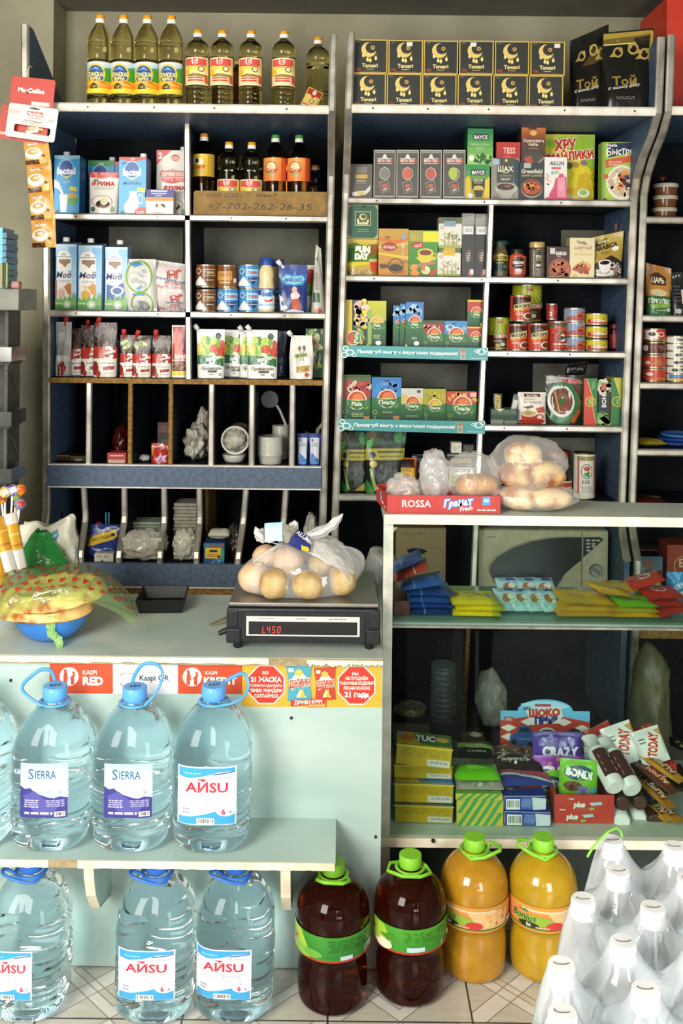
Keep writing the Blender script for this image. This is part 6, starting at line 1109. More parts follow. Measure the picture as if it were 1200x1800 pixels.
carton('small_box','small white printed box in front of the blue pack','box',(165.5,973,199,990),3.245,.03,'#b4b0a0',[('l',10,20,40,60,2,'#7c786c'),('r',50,16,76,50,'#98907c'),('p',[(34,96),(42,70),(50,96)],'#2c2c28')],S5)
TWIST=film('cellophane','#d8d2c0',.42,.4,.2,bump=.7,scale=34)
def bundle(lab,r,Y,dy,core,seed,name='wrapped_bundle',n=4):
    """goods in a clear bag: one film bag with visible folded contents"""
    t=None; mb,loc=blob('','','',r,Y,dy,TWIST,seed,.22,2.6,S5,build=False)
    t=thing(name,lab,'bundle',loc); mb.build('clear_bag',t)
    xs=[v[0] for v in mb.v]; zs=[v[2] for v in mb.v]; w=max(xs)-min(xs); h=max(zs)
    c=MB(); rnd=random.Random(int(seed*10))
    for i in range(n):
        z=.006+i*(h*.72)/n
        c.box(-w*.40,w*.40,-dy*.3,dy*.3,z,z+h*.66/n,noisy(core[i % len(core)],*BCOL[core[i % len(core)]],40,.6),.003,Matrix.Rotation(rnd.uniform(-.04,.04),4,'Z'))
    c.build('contents',t); return t
BCOL={'folded_napkins': ('#a8a28e','#c4beaa'),'napkin_band': ('#b09a4c','#c8b064'),'folded_green_print': ('#7c9078','#a0ac94'),'grey_trays': ('#7c7668','#98927f')}
bundle('clear bag of folded napkins in the third lower bin',(201,936,291,990),3.235,.12,('folded_green_print','napkin_band','folded_napkins','folded_napkins','folded_napkins'),3.1,n=5)
mb=MB(); x,zb,w,h=rect(231,917,281,945,3.42)
for i in range(5): mb.box(-w/2+.002*(i % 2),w/2+.002*(i % 3),0,.08,i*h/5,i*h/5+h/6,noisy('folded_green_print',*BCOL['folded_green_print'],40,.6),.002)
mb.box(-w/2,w/2,0,.08,-(zb-S5)+.0005,0,noisy('folded_napkins',*BCOL['folded_napkins'],40,.6),.002); tag(mb.build('napkin_pile',None,(x,3.42,zb)),'pile of pale green printed cloths behind the bagged napkins','napkins')
bundle('clear bag of grey trays at the front of the fourth lower bin',(298,932,345,990),3.24,.1,('grey_trays','folded_napkins'),5.2,n=6)
mb=MB(); x,zb,w,h=rect(303,884,346,990,3.38,S5)
for i in range(14): mb.box(-w/2+.002*(i*7 % 3),w/2-.002*(i*5 % 3),0,.09,i*h/14,i*h/14+h/16,noisy('grey_trays',*BCOL['grey_trays'],40,.6),.0015)
tag(mb.build('tray_pile',None,(x,3.38,zb)),'tall pile of thin grey trays behind the bagged ones','trays')
carton('bag_roll_box','blue and yellow box of freezer bags in the fifth lower bin','box',(357.5,955,394,990),3.24,.08,'#1c4470',[('r',0,0,100,20,'#2c6c80'),('p',[(6,6),(60,10),(94,4),(94,14),(40,18)],'#a83c34'),('r',8,22,84,76,'#c8b02c'),('r',28,32,66,44,'#3c2c2c'),('l',16,52,64,70,2,'#9c3c24'),('e',74,66,8,8,'#3c3424'),('n',50,88,44,8,16,8,['#3c7cb0','#2c5c94','#5c94c0']),('r',86,24,100,90,'#2c8494')],S5,side='#1a3450')
flat('napkin_pack','folded white pack lying on top of the blue and yellow box','pack',366,404,S5+.0685,3.25,.07,.032,'#bcb6a4',[('r',10,10,90,60,'#ccc6b4')],4)
blob('dark_bag','grey transparent bag beside the blue and yellow box','bag',(394,925,424,989),3.30,.09,film('smoky_bag','#4a453c',.35,.4,.3,bump=.6),6.3,.35,2.4,z=S5)
blob('paper_wad','pale crumpled bag in the last lower bin behind the potato bag','bag',(531,905,562,990),3.36,.08,BAGW,3.9,.3,2.2,z=S5)
# ------------------------------------------------------------------ on the counter
ZC1=ZCT+.0006
PAPER=noisy('white_woven_sack','#b8b2a0','#cec8b6',22,.7,5,bump=.2)
pc=[[at(*p,2.70) for p in r] for r in (((36,921),(62,919),(84,926),(104,915),(121,909),(128,914)),((34,950),(60,948),(84,948),(106,944),(124,940),(134,944)),((36,985),(60,985),(84,985),(106,984),(126,984),(136,985)),((36,1036),(60,1037),(84,1037),(106,1037),(122,1037),(132,1036)))]
for j,row in enumerate(pc):
    for i,p in enumerate(row): p.y=2.70-(.035*math.sin(PI*min(1,j/2)) if j else 0)*math.sin(PI*i/5)+.01*(i % 2)
    if j==3:
        for p in row: p.z=ZC1+.001
fn=net(pc,1,1,.006,3.3,5); mb=MB(); o0=Vector((at(85,1000,2.7).x,2.7,ZC1))
mb.grid(lambda u,v: fn(u,1-v)-o0,30,22,PAPER); mb.grid(lambda u,v: (lambda p: Vector((p.x,2.735-(p.y-2.70)*.8+.0,p.z)))(fn(u,1-v))-o0,20,14,PAPER,True,True)
art(mb,[('p',[(36,22),(60,18),(62,28),(54,40),(38,36)],'#3c7c8c'),('l',40,24,60,32,1,'#b8ccc8'),('t','РИС',90,62,9,'#6c98a8',None,{'r': -PI/2,'b': -.01}),('l',66,52,72,74,4,'#8c9cac')],lambda u,v,o: fn(u,v)-o0+Vector((0,-o,0)),.9,.002,.0003,10,.6)
tag(mb.build('paper_sack',None,o0),'crumpled white sack with a turquoise label at the back of the counter','sack')
GREENBAG=film('green_carrier_bag','#1f8c3c',.12,.2,.18,'#58c878',bump=.6,scale=28)
x,zb,w,h=rect(22,918,108,1040,2.62,ZC1)
mb=MB(); n1,n2=48,30
c9=lambda a: math.cos(a)*2
def gb(u,v):
    a=2*PI*u; k=v
    prof=.5+.5*math.sin(min(1,k/.55)*PI/2) if k < .55 else (1-((k-.55)/.45) ** 1.6*.72)
    pl=1+.07*math.sin(a*5+6*k)*k+.3*noise.noise(Vector((math.cos(a)*1.7,math.sin(a)*1.7,k*4+2)))
    r=w/2*prof*pl
    return Vector((math.cos(a)*r,math.sin(a)*r*.8,k*h*.86+.012*noise.noise(Vector((c9(a),k*3,1)))))
mb.grid(gb,n1,n2,GREENBAG,wrap=True); mb.add([gb(i/n1,0) for i in range(n1)],[list(range(n1))[::-1]],GREENBAG)
tag(mb.build('carrier_bag',None,(x,2.66,zb)),'crumpled green carrier bag in front of the white sack','bag')
CLRTUB=film('clear_tub','#e2e4e2',.82,.35,.08)
t=thing('candy_tub','clear tub holding yellow snack sticks at the left edge','tub',(at(10,1040,2.5).x,2.5,ZC1)); R=.062; MB().lathe([(0,R*.9),(.11,R),(.112,R),(.112,R*.97),(.004,R*.87),(.003,.001)],CLRTUB,36,cap=False).build('tub',t)
def tubep(lab,a,b,r,Y0,cols,capc=None):
    """a slim printed packet from pixel a (base) to b (top)"""
    p,q=at(*a,Y0),at(*b,Y0+.02); t_=(q-p); L_=t_.length; mb=MB()
    rot=t_.to_track_quat('Z','Y').to_matrix().to_4x4()
    mb.lathe([(0,r*.6),(.003,r),(L_*.96,r),(L_,r*.55)],M(cols[0],.3),20,4,sy=.55,tf=rot)
    for z0,z1,c in cols[1]:
        mb.lathe([(L_*z0,r*1.01),(L_*z1,r*1.01)],M(c,.3),20,4,sy=.55,tf=rot,cap=False)
    for k in range(3): mb.add([rot @ Vector((sx*r*.6,-r*.62,L_*(.86+.022*k+dz))) for sx,dz in ((-1,0),(1,0),(1,.006),(-1,.006))],[(0,1,2,3)],M('#6c5a4c'))
    return tag(mb.build('snack_stick',None,p),lab,'snack stick')
YEL='#d8a034'
tubep('white and yellow snack stick, rightmost and tallest in the clear tub',(36,1000),(17,902),.017,2.465,(YEL,[(0,.34,'#dcd6ce'),(.80,.99,'#e4dcd0'),(.40,.44,'#b87828'),(.60,.63,'#e8c878')]))
tubep('yellow snack stick with a white foot leaning left of the tallest one',(20,1003),(-6,908),.017,2.44,(YEL,[(0,.36,'#dcd6ce'),(.46,.50,'#b87828'),(.70,.73,'#e8c878')]))
tubep('yellow snack stick low at the very left edge of the picture',(8,1030),(-18,950),.017,2.43,('#d09a30',[(0,.1,'#c08828')]))
tubep('red and orange snack stick behind the white and yellow ones',(30,1000),(22,930),.016,2.515,('#b8401f',[(.6,.95,'#d8902c')]))
LOL=((8,866,'#d8a03c','#ece4d0','cream and orange wrapped lollipop, upper left of the bunch'),(22,862,'#5c4aa0','#e8e0ec','purple wrapped lollipop beside the orange one'),(36,861,'#d89428','#b8501f','orange wrapped lollipop at the upper right of the bunch'),(2,876,'#e0a030','#8c3c24','yellow wrapped lollipop at the very left edge'),(35,886,'#4c94b0','#c03c34','blue and red wrapped lollipop hanging lowest in the bunch'),(27,872,'#a89440','#6c7c34','small olive wrapped lollipop in the middle of the bunch'))
for i,(px,py,c1,c2,lab) in enumerate(LOL):
    Yl=2.54+.012*(i % 3); p=at(px,py,Yl); t=thing('lollipop',lab,'lollipop',p,'lollipops in the tub on the left')
    mb=MB(); mb.ico((0,0,0),.0148,noisy('lollipop_wrap_'+c1[1:],c1,c2,55,.25,3,ramp=(.45,.55)),3,crumple(i+1.3,.18,3)); mb.build('candy',t)
    b=at(12+i*2.2,1010,2.53)-p; st=MB(); st.tube([Vector((0,0,0)),b*.5,b],.0026,M('#e4dfd2',.4),8); st.build('stick',t)
# blue bowl with flat bread and a green heart bag
BX=at(86,1100,2.40).x; BY=2.415
BOWLM=noisy('blue_plastic_bowl','#2f74c4','#3c82d0',10,.35)
R=67/F*2.41
tag(MB().lathe(smoothprof([(0,R*.45),(.003,R*.52),(.012,R*.68),(.035,R*.88),(.062,R*.99),(.075,R*1.01),(.077,R*1.03),(.075,R*.98),(.04,R*.84),(.014,R*.62),(.008,R*.3),(.007,.002)],3),BOWLM,48,cap=False).build('bowl',None,(BX,BY,ZC1)),'round blue plastic bowl on the counter under the flat bread','bowl')
BREADM=noisy('flat_bread_crust','#a85c1e','#efc478',26,.55,5,bump=.5,ramp=(.36,.56))
def loaf(mb,c,r,seed,mat,dent=0.,n=2.4):
    mb.ico(c,r,mat,4,lambda p: (1+.06*noise.noise(p*2.5+Vector((seed,0,0))))*(1-dent*math.exp(-((p.x) ** 2)*30)*(p.z > 0)))
    return mb
for k,(dx,dz,rot,lab) in enumerate(((-.022,.072,(.04,.05,0),'flat round bread lying lower in the blue bowl'),(.010,.098,(.05,-.09,.3),'flat round bread with a browned rim on top of the other'))):
    mb=MB(); mb.grid(lambda u,v: (lambda a,rr: Vector((math.cos(a)*rr*(R*1.36),math.sin(a)*rr*R*1.12,.022*math.sqrt(max(0,1-rr ** 4))*(1+.8*math.exp(-((rr-.82)/.16) ** 2))+.004*noise.noise(Vector((math.cos(a)*rr*4,math.sin(a)*rr*4,k))))))(2*PI*u,v+.0001),64,16,BREADM,wrap=True)
    mb.grid(lambda u,v: (lambda a,rr: Vector((math.cos(a)*rr*(R*1.36),math.sin(a)*rr*R*1.12,-.014*math.sqrt(max(0,1-rr ** 4)))))(2*PI*u,v+.0001),64,10,BREADM,wrap=True,flip=True)
    tag(mb.build('flat_bread',None,(BX+dx,BY-.005,ZC1+dz),rot),lab,'bread')
HEARTBAG=film('green_heart_bag','#b4d890',.88,.14,.15,'#e2f5d2',bump=.45,scale=26)
GB=[[(-30,1010,2.60),(40,1000,2.62),(100,992,2.62),(140,990,2.62),(176,1008,2.60),(205,1040,2.57)],
      [(-30,1012,2.54),(30,998,2.54),(90,994,2.53),(150,994,2.53),(196,1014,2.52),(232,1052,2.50)],
      [(-32,1024,2.42),(20,1008,2.41),(80,1002,2.40),(140,1000,2.41),(196,1018,2.42),(236,1066,2.43)],
      [(-30,1046,2.34),(10,1034,2.31),(70,1028,2.30),(130,1024,2.31),(190,1038,2.35),(240,1080,2.39)],
      [(-30,1074,2.31),(4,1064,2.285),(60,1054,2.278),(120,1044,2.285),(184,1056,2.325),(240,1090,2.375)],
      [(-28,1092,2.315),(10,1084,2.285),(62,1070,2.275),(110,1056,2.28),(176,1064,2.325),(226,1096,2.375)]]
ctrl=[[at(*p) for p in r] for r in GB]; fn=net(ctrl,1,1,.007,2.2,7); o0=Vector((BX,BY,ZC1+.08)); mb=MB()
mb.grid(lambda u,v: fn(u,1-v)-o0,56,40,HEARTBAG)
def heart(cx,cy,s,r):
    pts=[]
    for k in range(16):
        a=2*PI*k/16; X=16*math.sin(a) ** 3/17; Y=-(13*math.cos(a)-5*math.cos(2*a)-2*math.cos(3*a)-math.cos(4*a))/17
        c,q=math.cos(r),math.sin(r); pts.append((cx+(X*c-Y*q)*s,cy+(X*q+Y*c)*s*1.9))
    return pts
rnd=random.Random(4); hearts=[]
for j in range(8):
    for i in range(13):
        hearts.append(('p',heart(9+i*7.2+(j % 2)*3.6+rnd.uniform(-.8,.8),5+j*8.6+rnd.uniform(-1,1),1.75,rnd.uniform(-.5,.5)),'#a83428'))
art(mb,hearts,lambda u,v,o: fn(min(.995,u),min(.995,v))-o0+Vector((0,-o*1.5,o)),1.6,.0022,0,1,.4)
hb_=mb
knot=[[at(*p) for p in r] for r in (((70,1086,2.318),(84,1083,2.318),(98,1082,2.32)),((80,1104,2.33),(88,1104,2.325),(96,1104,2.33)),((84,1118,2.338),(92,1122,2.332),(104,1118,2.338)),((96,1128,2.338),(104,1130,2.334),(110,1122,2.338)),((103,1150,2.34),(106,1150,2.336),(110,1148,2.34)))]
fk=net(knot,1,1,.004,5.2,9); mb.grid(lambda u,v: fk(u,1-v)-o0,12,24,film('green_bag_knot','#9cc878',.25,.3,.2,'#c4e8b0',bump=.5))
tag(mb.build('heart_bag',None,o0),'pale green plastic bag printed with red hearts over the flat bread','bag')
mb=MB(); x,zb,w,h=rect(236,1054,322,1082,2.60,ZC1)
def fr(s,z): return [(sx*s*w/2,sy*.07*s,z) for sx,sy in ((-1,-1),(1,-1),(1,1),(-1,1))]
BLK=M('#0c0d0e',.5); vs=fr(.86,0)+fr(1,h)+fr(.93,h)+fr(.8,.006)
mb.add(vs,[(3,2,1,0)]+[(a+k,a+(k+1) % 4,a+4+(k+1) % 4,a+4+k) for a in (0,4,8) for k in range(4)]+[(12,13,14,15)],BLK)
tag(mb.build('black_tray',None,(x,2.66,zb),(0,0,.06)),'shallow black plastic tray between the bread bowl and the scale','tray')
mb=MB(); a=at(368,1076,2.5); mb.tube([at(368,1077,2.5)-a,at(380,1072,2.5)-a,at(399,1064,2.52)-a],lambda t: .003+.003*t,noisy('dry_wood','#4c3a20','#7a6038',40,.8),8,flat=.5)
tag(mb.build('wood_scrap',None,(a.x,a.y,ZC1+.005)),'small brown scrap lying left of the scale','scrap')
# ---- the scale
YS=2.335; SX0,SX1=at(398,1100,YS).x,at(668,1100,YS).x; sw=SX1-SX0; zf=ZC1
zb0=at(530,1131,YS).z; zb1=at(530,1070,YS).z; zp=at(530,1061,YS).z
SD=.255; SXC=(SX0+SX1)/2
sc=thing('scale','black electronic shop scale with a steel plate and red figures','scale',(SXC,YS,zf))
BLS=noisy('black_scale_plastic','#16181a','#1f2224',60,.38); zb0 -= zf; zb1 -= zf; zp -= zf
mb=MB(); mb.box(-sw/2,sw/2,0,SD,zb0,zb1,BLS,.006)
mb.box(-sw/2+.036,sw/2-.036,-.004,.0,zb0+.004,zb1-.008,BLS,.001)
for s in (-1,1):
    mb.box(min(s*sw/2,s*(sw/2-.033)),max(s*sw/2,s*(sw/2-.033)),-.006,.02,zb0,zb0+(zb1-zb0)*.42,BLS,.003)
    mb.box(min(s*sw/2,s*(sw/2-.027)),max(s*sw/2,s*(sw/2-.027)),-.004,.02,zb0+(zb1-zb0)*.46,zb1-.004,BLS,.003)
mb.build('body',sc)
dx0,dx1=at(433,1100,YS).x-SXC,at(632,1100,YS).x-SXC; dz0,dz1=at(530,1117,YS).z-zf,at(530,1082.5,YS).z-zf
d=MB(); d.box(dx0,dx1,-.0065,-.0042,dz0,dz1,M('#c8c4bc',.4),.0005)
art(d,[('r',2.2,26,97.8,92,'#17171a'),('l',10,7,24,18,1,'#8c8884'),('l',43,7,55,18,1,'#8c8884'),('l',72,7,90,18,1,'#8c8884')],lambda u,v,o: (dx0+(dx1-dx0)*u,-.0065-o,dz0+(dz1-dz0)*(1-v)),(dx1-dx0)/(dz1-dz0)); dd=d.build('display',sc)
LED=bpy.data.materials.new('led_red'); LED.use_nodes=True; e_=LED.node_tree.nodes['Principled BSDF']; e_.inputs['Base Color'].default_value=(.5,.02,.01,1); e_.inputs['Emission Color'].default_value=(1,.06,.02,1); e_.inputs['Emission Strength'].default_value=1.6
SEG={'1': 'bc','4': 'fgbc','5': 'afgcd','0': 'abcdef'}
g=MB(); W_,H_,tk=.0075,.0155,.0018
def seg(x,z,s):
    sl=.12
    R_={'a': (0,H_-tk,W_,H_),'g': (0,H_/2-tk/2,W_,H_/2+tk/2),'d': (0,0,W_,tk),'f': (0,H_/2,tk,H_),'b': (W_-tk,H_/2,W_,H_),'e': (0,0,tk,H_/2),'c': (W_-tk,0,W_,H_/2)}
    for k in SEG[s]:
        a,b,c,d_=R_[k]; gp=.0004; q=[(a+gp,b+gp),(c-gp,b+gp),(c-gp,d_-gp),(a+gp,d_-gp)]
        g.add([(x+X+Z*sl,-.0072,z+Z) for X,Z in q],[(0,1,2,3)],LED)
x=at(459.5,1100,YS).x-SXC; zz=at(470,1111,YS).z-zf
for i,s in enumerate('1450'): seg(x+i*.0122-(.004 if i==0 else 0),zz,s)
g.add([(x+.0058,-.0072,zz),(x+.0078,-.0072,zz),(x+.0078,-.0072,zz+.002),(x+.0058,-.0072,zz+.002)],[(0,1,2,3)],LED); g.build('figures',dd)
STEEL=noisy('steel_plate','#8c8880','#b4b0a6',6,.3,6,metal=.85,stretch=(1,.3,1))
pl=MB(); pl.box(-sw/2+.004,sw/2-.004,.004,SD+.035,zb1+.002,zp,STEEL,.003); pl.build('plate',sc)
for sx in (-1,1):
    for y in (.02,SD-.02): MB().lathe([(0,.009),(.001,.010),(zb0-.004,.011),(zb0+.001,.014)],M('#1a1b1c',.6),16,cx=sx*(sw/2-.025),cy=y,rf=lambda a,z,r: 1+.04*math.cos(a*12)).build('foot',sc)
kn=MB(); kn.tube([(-sw/2+.002,.03,zb0+.02),(-sw/2-.012,.028,zb0+.016),(-sw/2-.022,.026,zb0+.012)],lambda t: .008-.003*t,M('#141414',.5),12); kn.build('cable_plug',sc)
# potatoes in a bag
PZ=ZC1+zp+.001
POT=noisy('potato_skin','#9c7c48','#cdb582',22,.65,8,bump=.5,ramp=(.3,.7))
POTP=noisy('pink_potato_skin','#c49a74','#d8bc98',10,.55,6,bump=.3)
pots=[(447,1012,31,29,2.42,POTP,'pinkish potato at the left end of the bag'),(481,1030,29,29,2.37,POT,'potato at the front left of the bag'),(541,1028,31,27,2.37,POT,'large potato at the front middle of the bag'),(601,1020,27,30,2.40,POT,'potato at the right end of the bag'),(505,985,30,26,2.45,POTP,'pinkish potato in the upper middle of the bag'),(566,992,26,24,2.46,POT,'potato behind the large front one'),(466,978,25,22,2.47,POTP,'pinkish potato at the upper left of the bag'),(510,1014,20,20,2.43,POTP,'small pinkish potato half hidden between two front ones')]
for i,(px,py,rx,rz,Y,m,lab) in enumerate(pots):
    c=at(px,py,Y); k=Y/F; ax,az=rx*k*.92,rz*k*.92; ax0=ax
    if i < 4: c.z=PZ+az*.98 if c.z > PZ+az*.5 else PZ+az
    mb=MB(); mb.ico((0,0,0),(ax,(ax+az)/2,az),m,4,lambda p: 1+.07*noise.noise(p*1.6+Vector((i*3.1,0,0)))-.025*math.exp(-((p-Vector((.5,-.75,.4))).length ** 2)*40)-.025*math.exp(-((p-Vector((-.4,-.85,-.2))).length ** 2)*40))
    tag(mb.build('potato',None,c,(0,.2*(i % 3-1),0)),lab,'potato','potatoes in the clear bag')
BAG=film('clear_carrier_bag','#f0efec',.84,.40,.12,bump=.3,scale=22)
bag=thing('potato_bag','clear plastic bag of potatoes standing on the scale','bag',(at(523,1050,2.42).x,2.43,PZ))
x0,x1=at(418,1010,2.43).x-bag.location.x,at(627,1010,2.43).x-bag.location.x
kx=at(503,955,2.43); KX,KZ=kx.x-bag.location.x,kx.z-PZ
def pbag(u,v):
    a=2*PI*u; c,q=math.cos(a),math.sin(a); xm=(x0+x1)/2; rw=(x1-x0)/2
    if v < .18:
        t_=v/.18; r=.80+.2*math.sin(t_*PI/2); z=.028*t_ ** 1.5
        return Vector((xm+c*rw*r*.97,q*.075*r,z+.0005))
    t_=(v-.18)/.82; ht=.028+(KZ-.028)*t_
    bulge=1-t_ ** 1.35*.90
    ex=1.0+(.06*math.sin(t_*PI)); fold=1+(.14*t_*math.sin(a*9+2*t_)+.07*math.sin(a*17+1))*min(1,t_*1.5)
    cx_=xm+(KX-xm)*t_ ** 1.2; shift=(.05 if c > 0 else 0)*math.sin(t_*PI)*c
    return Vector((cx_+c*rw*bulge*ex*fold+shift,q*.078*(bulge+.05)*fold+.004*noise.noise(Vector((c*3,q*3,t_*5))),ht+(.03*math.sin(PI*t_)*max(0,c))))
mb=MB(); mb.grid(pbag,110,44,BAG,wrap=True); mb.build('bag_body',bag)
def bflap(name,rows,mat,wr=.004,seed=1.,nu=16,nv=14,th=.002):
    ct=[[at(*p)-bag.location for p in r] for r in rows]; f=net(ct,1,1,wr,seed,6); m_=MB()
    m_.grid(lambda u,v: f(u,1-v),nu,nv,mat); m_.grid(lambda u,v: f(u,1-v)+Vector((0,th,0)),nu,nv,mat,True,True); return m_,f
mh=film('bag_handle_film','#f2f1ee',.35,.45,.15,bump=.5)
for nm,rows,sd in (('handle',(((520,940,2.42),(548,932,2.42),(580,916,2.42),(600,903,2.42)),((530,948,2.40),(556,938,2.39),(584,924,2.40),(603,904,2.41)),((540,952,2.42),(562,946,2.42),(588,932,2.42),(602,908,2.42))),2.),
                     ('handle',(((448,926,2.43),(456,930,2.42),(462,928,2.43)),((446,938,2.41),(458,942,2.40),(470,944,2.42)),((450,948,2.43),(462,952,2.42),(478,952,2.43)),((460,954,2.43),(476,954,2.42),(492,957,2.43))),4.),
                     ('handle',(((508,920,2.45),(516,916,2.45),(523,918,2.45)),((506,932,2.44),(515,930,2.43),(524,932,2.44)),((500,952,2.43),(508,952,2.42),(516,954,2.43))),5.)):
    m_,_=bflap(nm,rows,mh,.004,sd); m_.build(nm,bag)
m_,f=bflap('x',(((548,938,2.44),(580,942,2.45),(604,956,2.45),(618,984,2.44)),((524,950,2.40),(560,960,2.385),(596,976,2.38),(622,1000,2.40)),((506,956,2.40),(544,974,2.37),(586,996,2.35),(618,1026,2.37))),film('bag_side_film','#eeede8',.72,.4,.12,bump=.5),.006,7.,24,18); m_.build('bag_side',bag)
m_,f=bflap('x',(((465,920,2.40),(496,918,2.40)),((465,936,2.395),(496,934,2.395)),((466,952,2.39),(497,951,2.39))),M('#a8c8e0',.4),.002,3.); art(m_,[('g',0,0,100,40,'#7cb4dc','#b4d4e8'),('l',10,30,90,80,3,'#dce8ee')],lambda u,v,o: f(u,v)+Vector((0,-o,0)),.9,.001,.0003,4); m_.build('blue_label',bag)
m_,f=bflap('x',(((497,919,2.40),(523,930,2.405)),((497,936,2.395),(512,942,2.39)),((498,952,2.39),(505,956,2.385))),M('#7c786a',.5),.002,5.); m_.build('grey_label',bag)
m_,f=bflap('x',(((523,931,2.40),(540,942,2.385),(549,951,2.38)),((514,944,2.385),(530,954,2.372),(546,962,2.368)),((506,956,2.38),(524,966,2.36),(545,970,2.358))),M('#24306c',.4),.001,5.); art(m_,[('t','ALUMIN',50,16,26,'#d8d4c4',92,{'b': .02,'r': -.1}),('e',76,78,17,20,'#d8b834'),('p',[(58,74),(52,60),(68,66)],'#d8b834')],lambda u,v,o: f(u,v)+Vector((0,-o,0)),1.1,.0012,.0003,4); m_.build('navy_label',bag)
# stretch film roll behind the scale
mb=MB(); p,q=at(650,1012,2.72),at(668,962,2.70); rt=(q-p).to_track_quat('Z','Y').to_matrix().to_4x4(); L_=(q-p).length*1.25
mb.lathe([(0,.014),(0,.034),(.004,.036),(L_*.98,.036),(L_,.034),(L_,.014)],film('rolled_film','#c4c4be',.35,.45,.2,bump=.5),28,tf=rt); mb.lathe([(-.003,.015),(L_+.002,.015)],M('#8c8674',.7),20,tf=rt)
tag(mb.build('film_roll',None,(p.x,p.y,ZC1+.036)),'roll of clear film leaning between the scale and the showcase','film roll')
# ---- stickers on the counter front
def sticker(name,lab,r,items,base,dy=0.):
    x0,y0,x1,y1=r; Y=YC-.0008-dy; a,b,c,d_=at(x0,y0,Y),at(x1,y0+(x1-x0)*.006,Y),at(x1,y1+(x1-x0)*.006,Y),at(x0,y1,Y)
    z0=(a+c)/2
    def mp(u,v,o):
        p=a*((1-u)*(1-v))+b*(u*(1-v))+c*(u*v)+d_*((1-u)*v)-z0; return (p.x,p.y-o,p.z)
    mb=MB(); vs=[mp(u,v,o) for o in (0,-.0006) for u,v in ((0,0),(1,0),(1,1),(0,1))]
    mb.add(vs,[(3,2,1,0),(4,5,6,7),(0,1,5,4),(1,2,6,5),(2,3,7,6),(3,0,4,7)],M(base,.35)); art(mb,items,mp,(x1-x0)/(y1-y0),.0003,.00015)
    return tag(mb.build(name,None,z0),lab,'sticker')
def fam(cx): return [('e',cx,48,15,29,'#eee8e0'),('p',[(cx-8,34),(cx-4,28),(cx-3,40),(cx-1,52),(cx-3,72),(cx-9,72),(cx-9,50)],'#cf5030'),('p',[(cx+2,50),(cx+8,38),(cx+10,40),(cx+8,52),(cx+8,72),(cx+3,72)],'#cf5030'),('e',cx-6,30,2.4,4.6,'#cf5030'),('e',cx+7,36,2.2,4.2,'#cf5030'),('e',cx,50,2.2,4.2,'#eee8e0'),('p',[(cx-3,56),(cx+3,56),(cx+3,76),(cx-3,76)],'#eee8e0')]
sticker('sticker','orange red payment sticker reading RED on the counter front',(87,1161.5,198,1218.5),fam(31)+[('t','KASPI',64,34,13,'#eee8e0',26,{'b': .02}),('t','RED',69,60,25,'#eee8e0',38,{'b': .05})],'#cf5030')
sticker('sticker','white payment sticker between the two orange red ones',(198.5,1162,312,1219.5),[('t','Kaspi QR',64,50,17,'#34343c',56,{'b': .015}),('p',[(12,36),(20,36),(20,38.5),(13.5,38.5),(13.5,46),(12,46)],'#d8907c'),('p',[(24,36),(32,36),(32,46),(30.5,46),(30.5,38.5),(24,38.5)],'#d8907c'),('p',[(12,66),(13.5,66),(13.5,73),(20,73),(20,75.5),(12,75.5)],'#d8907c')],'#dcdce0')
sticker('sticker','orange red payment sticker reading KREDIT on the counter front',(313,1162.5,425,1219.5),fam(22)+[('t','KASPI',52,34,11,'#eee8e0',22,{'b': .02}),('t','KREDIT',66,58,22,'#eee8e0',56,{'b': .05})],'#cf5030')
def octa(cx,cy,rx,ry): return [(cx+rx*math.cos(PI/8+k*PI/4)*1.06,cy+ry*math.sin(PI/8+k*PI/4)*1.06) for k in range(8)]
def crisp(x0,y0,x1,y1,c1,c2): w,h=x1-x0,y1-y0; return [('p',[(x0,y0+h*.05),(x0+w,y0),(x0+w*.93,y0+h*.5),(x0+w,y0+h*.97),(x0+w*.06,y1),(x0+w*.12,y0+h*.5)],c1),('p',[(x0+w*.2,y0+h*.42),(x0+w*.5,y0+h*.12),(x0+w*.84,y0+h*.38)],'#e8e4d8'),('t','ДЖИНН',x0+w*.53,y0+h*.5,h*.2,'#e8dcc8',w*.84,{'b': .1,'r': .14}),('t','ДЖИНН',x0+w*.53,y0+h*.5,h*.2,'#c03c28',w*.80,{'b': .03,'r': .14}),('r',x0+w*.1,y0+h*.1,x0+w*.3,y0+h*.2,'#e0d8cc'),('p',[(x0+w*.4,y0+h*.9),(x0+w*.56,y0+h*.66),(x0+w*.8,y0+h*.9)],'#e0dcb0'),('p',[(x0+w*.54,y0+h*.9),(x0+w*.66,y0+h*.62),(x0+w*.74,y0+h*.9)],'#d8b040'),('e',x0+w*.5,y0+h*.22,w*.16,h*.09,c2)]
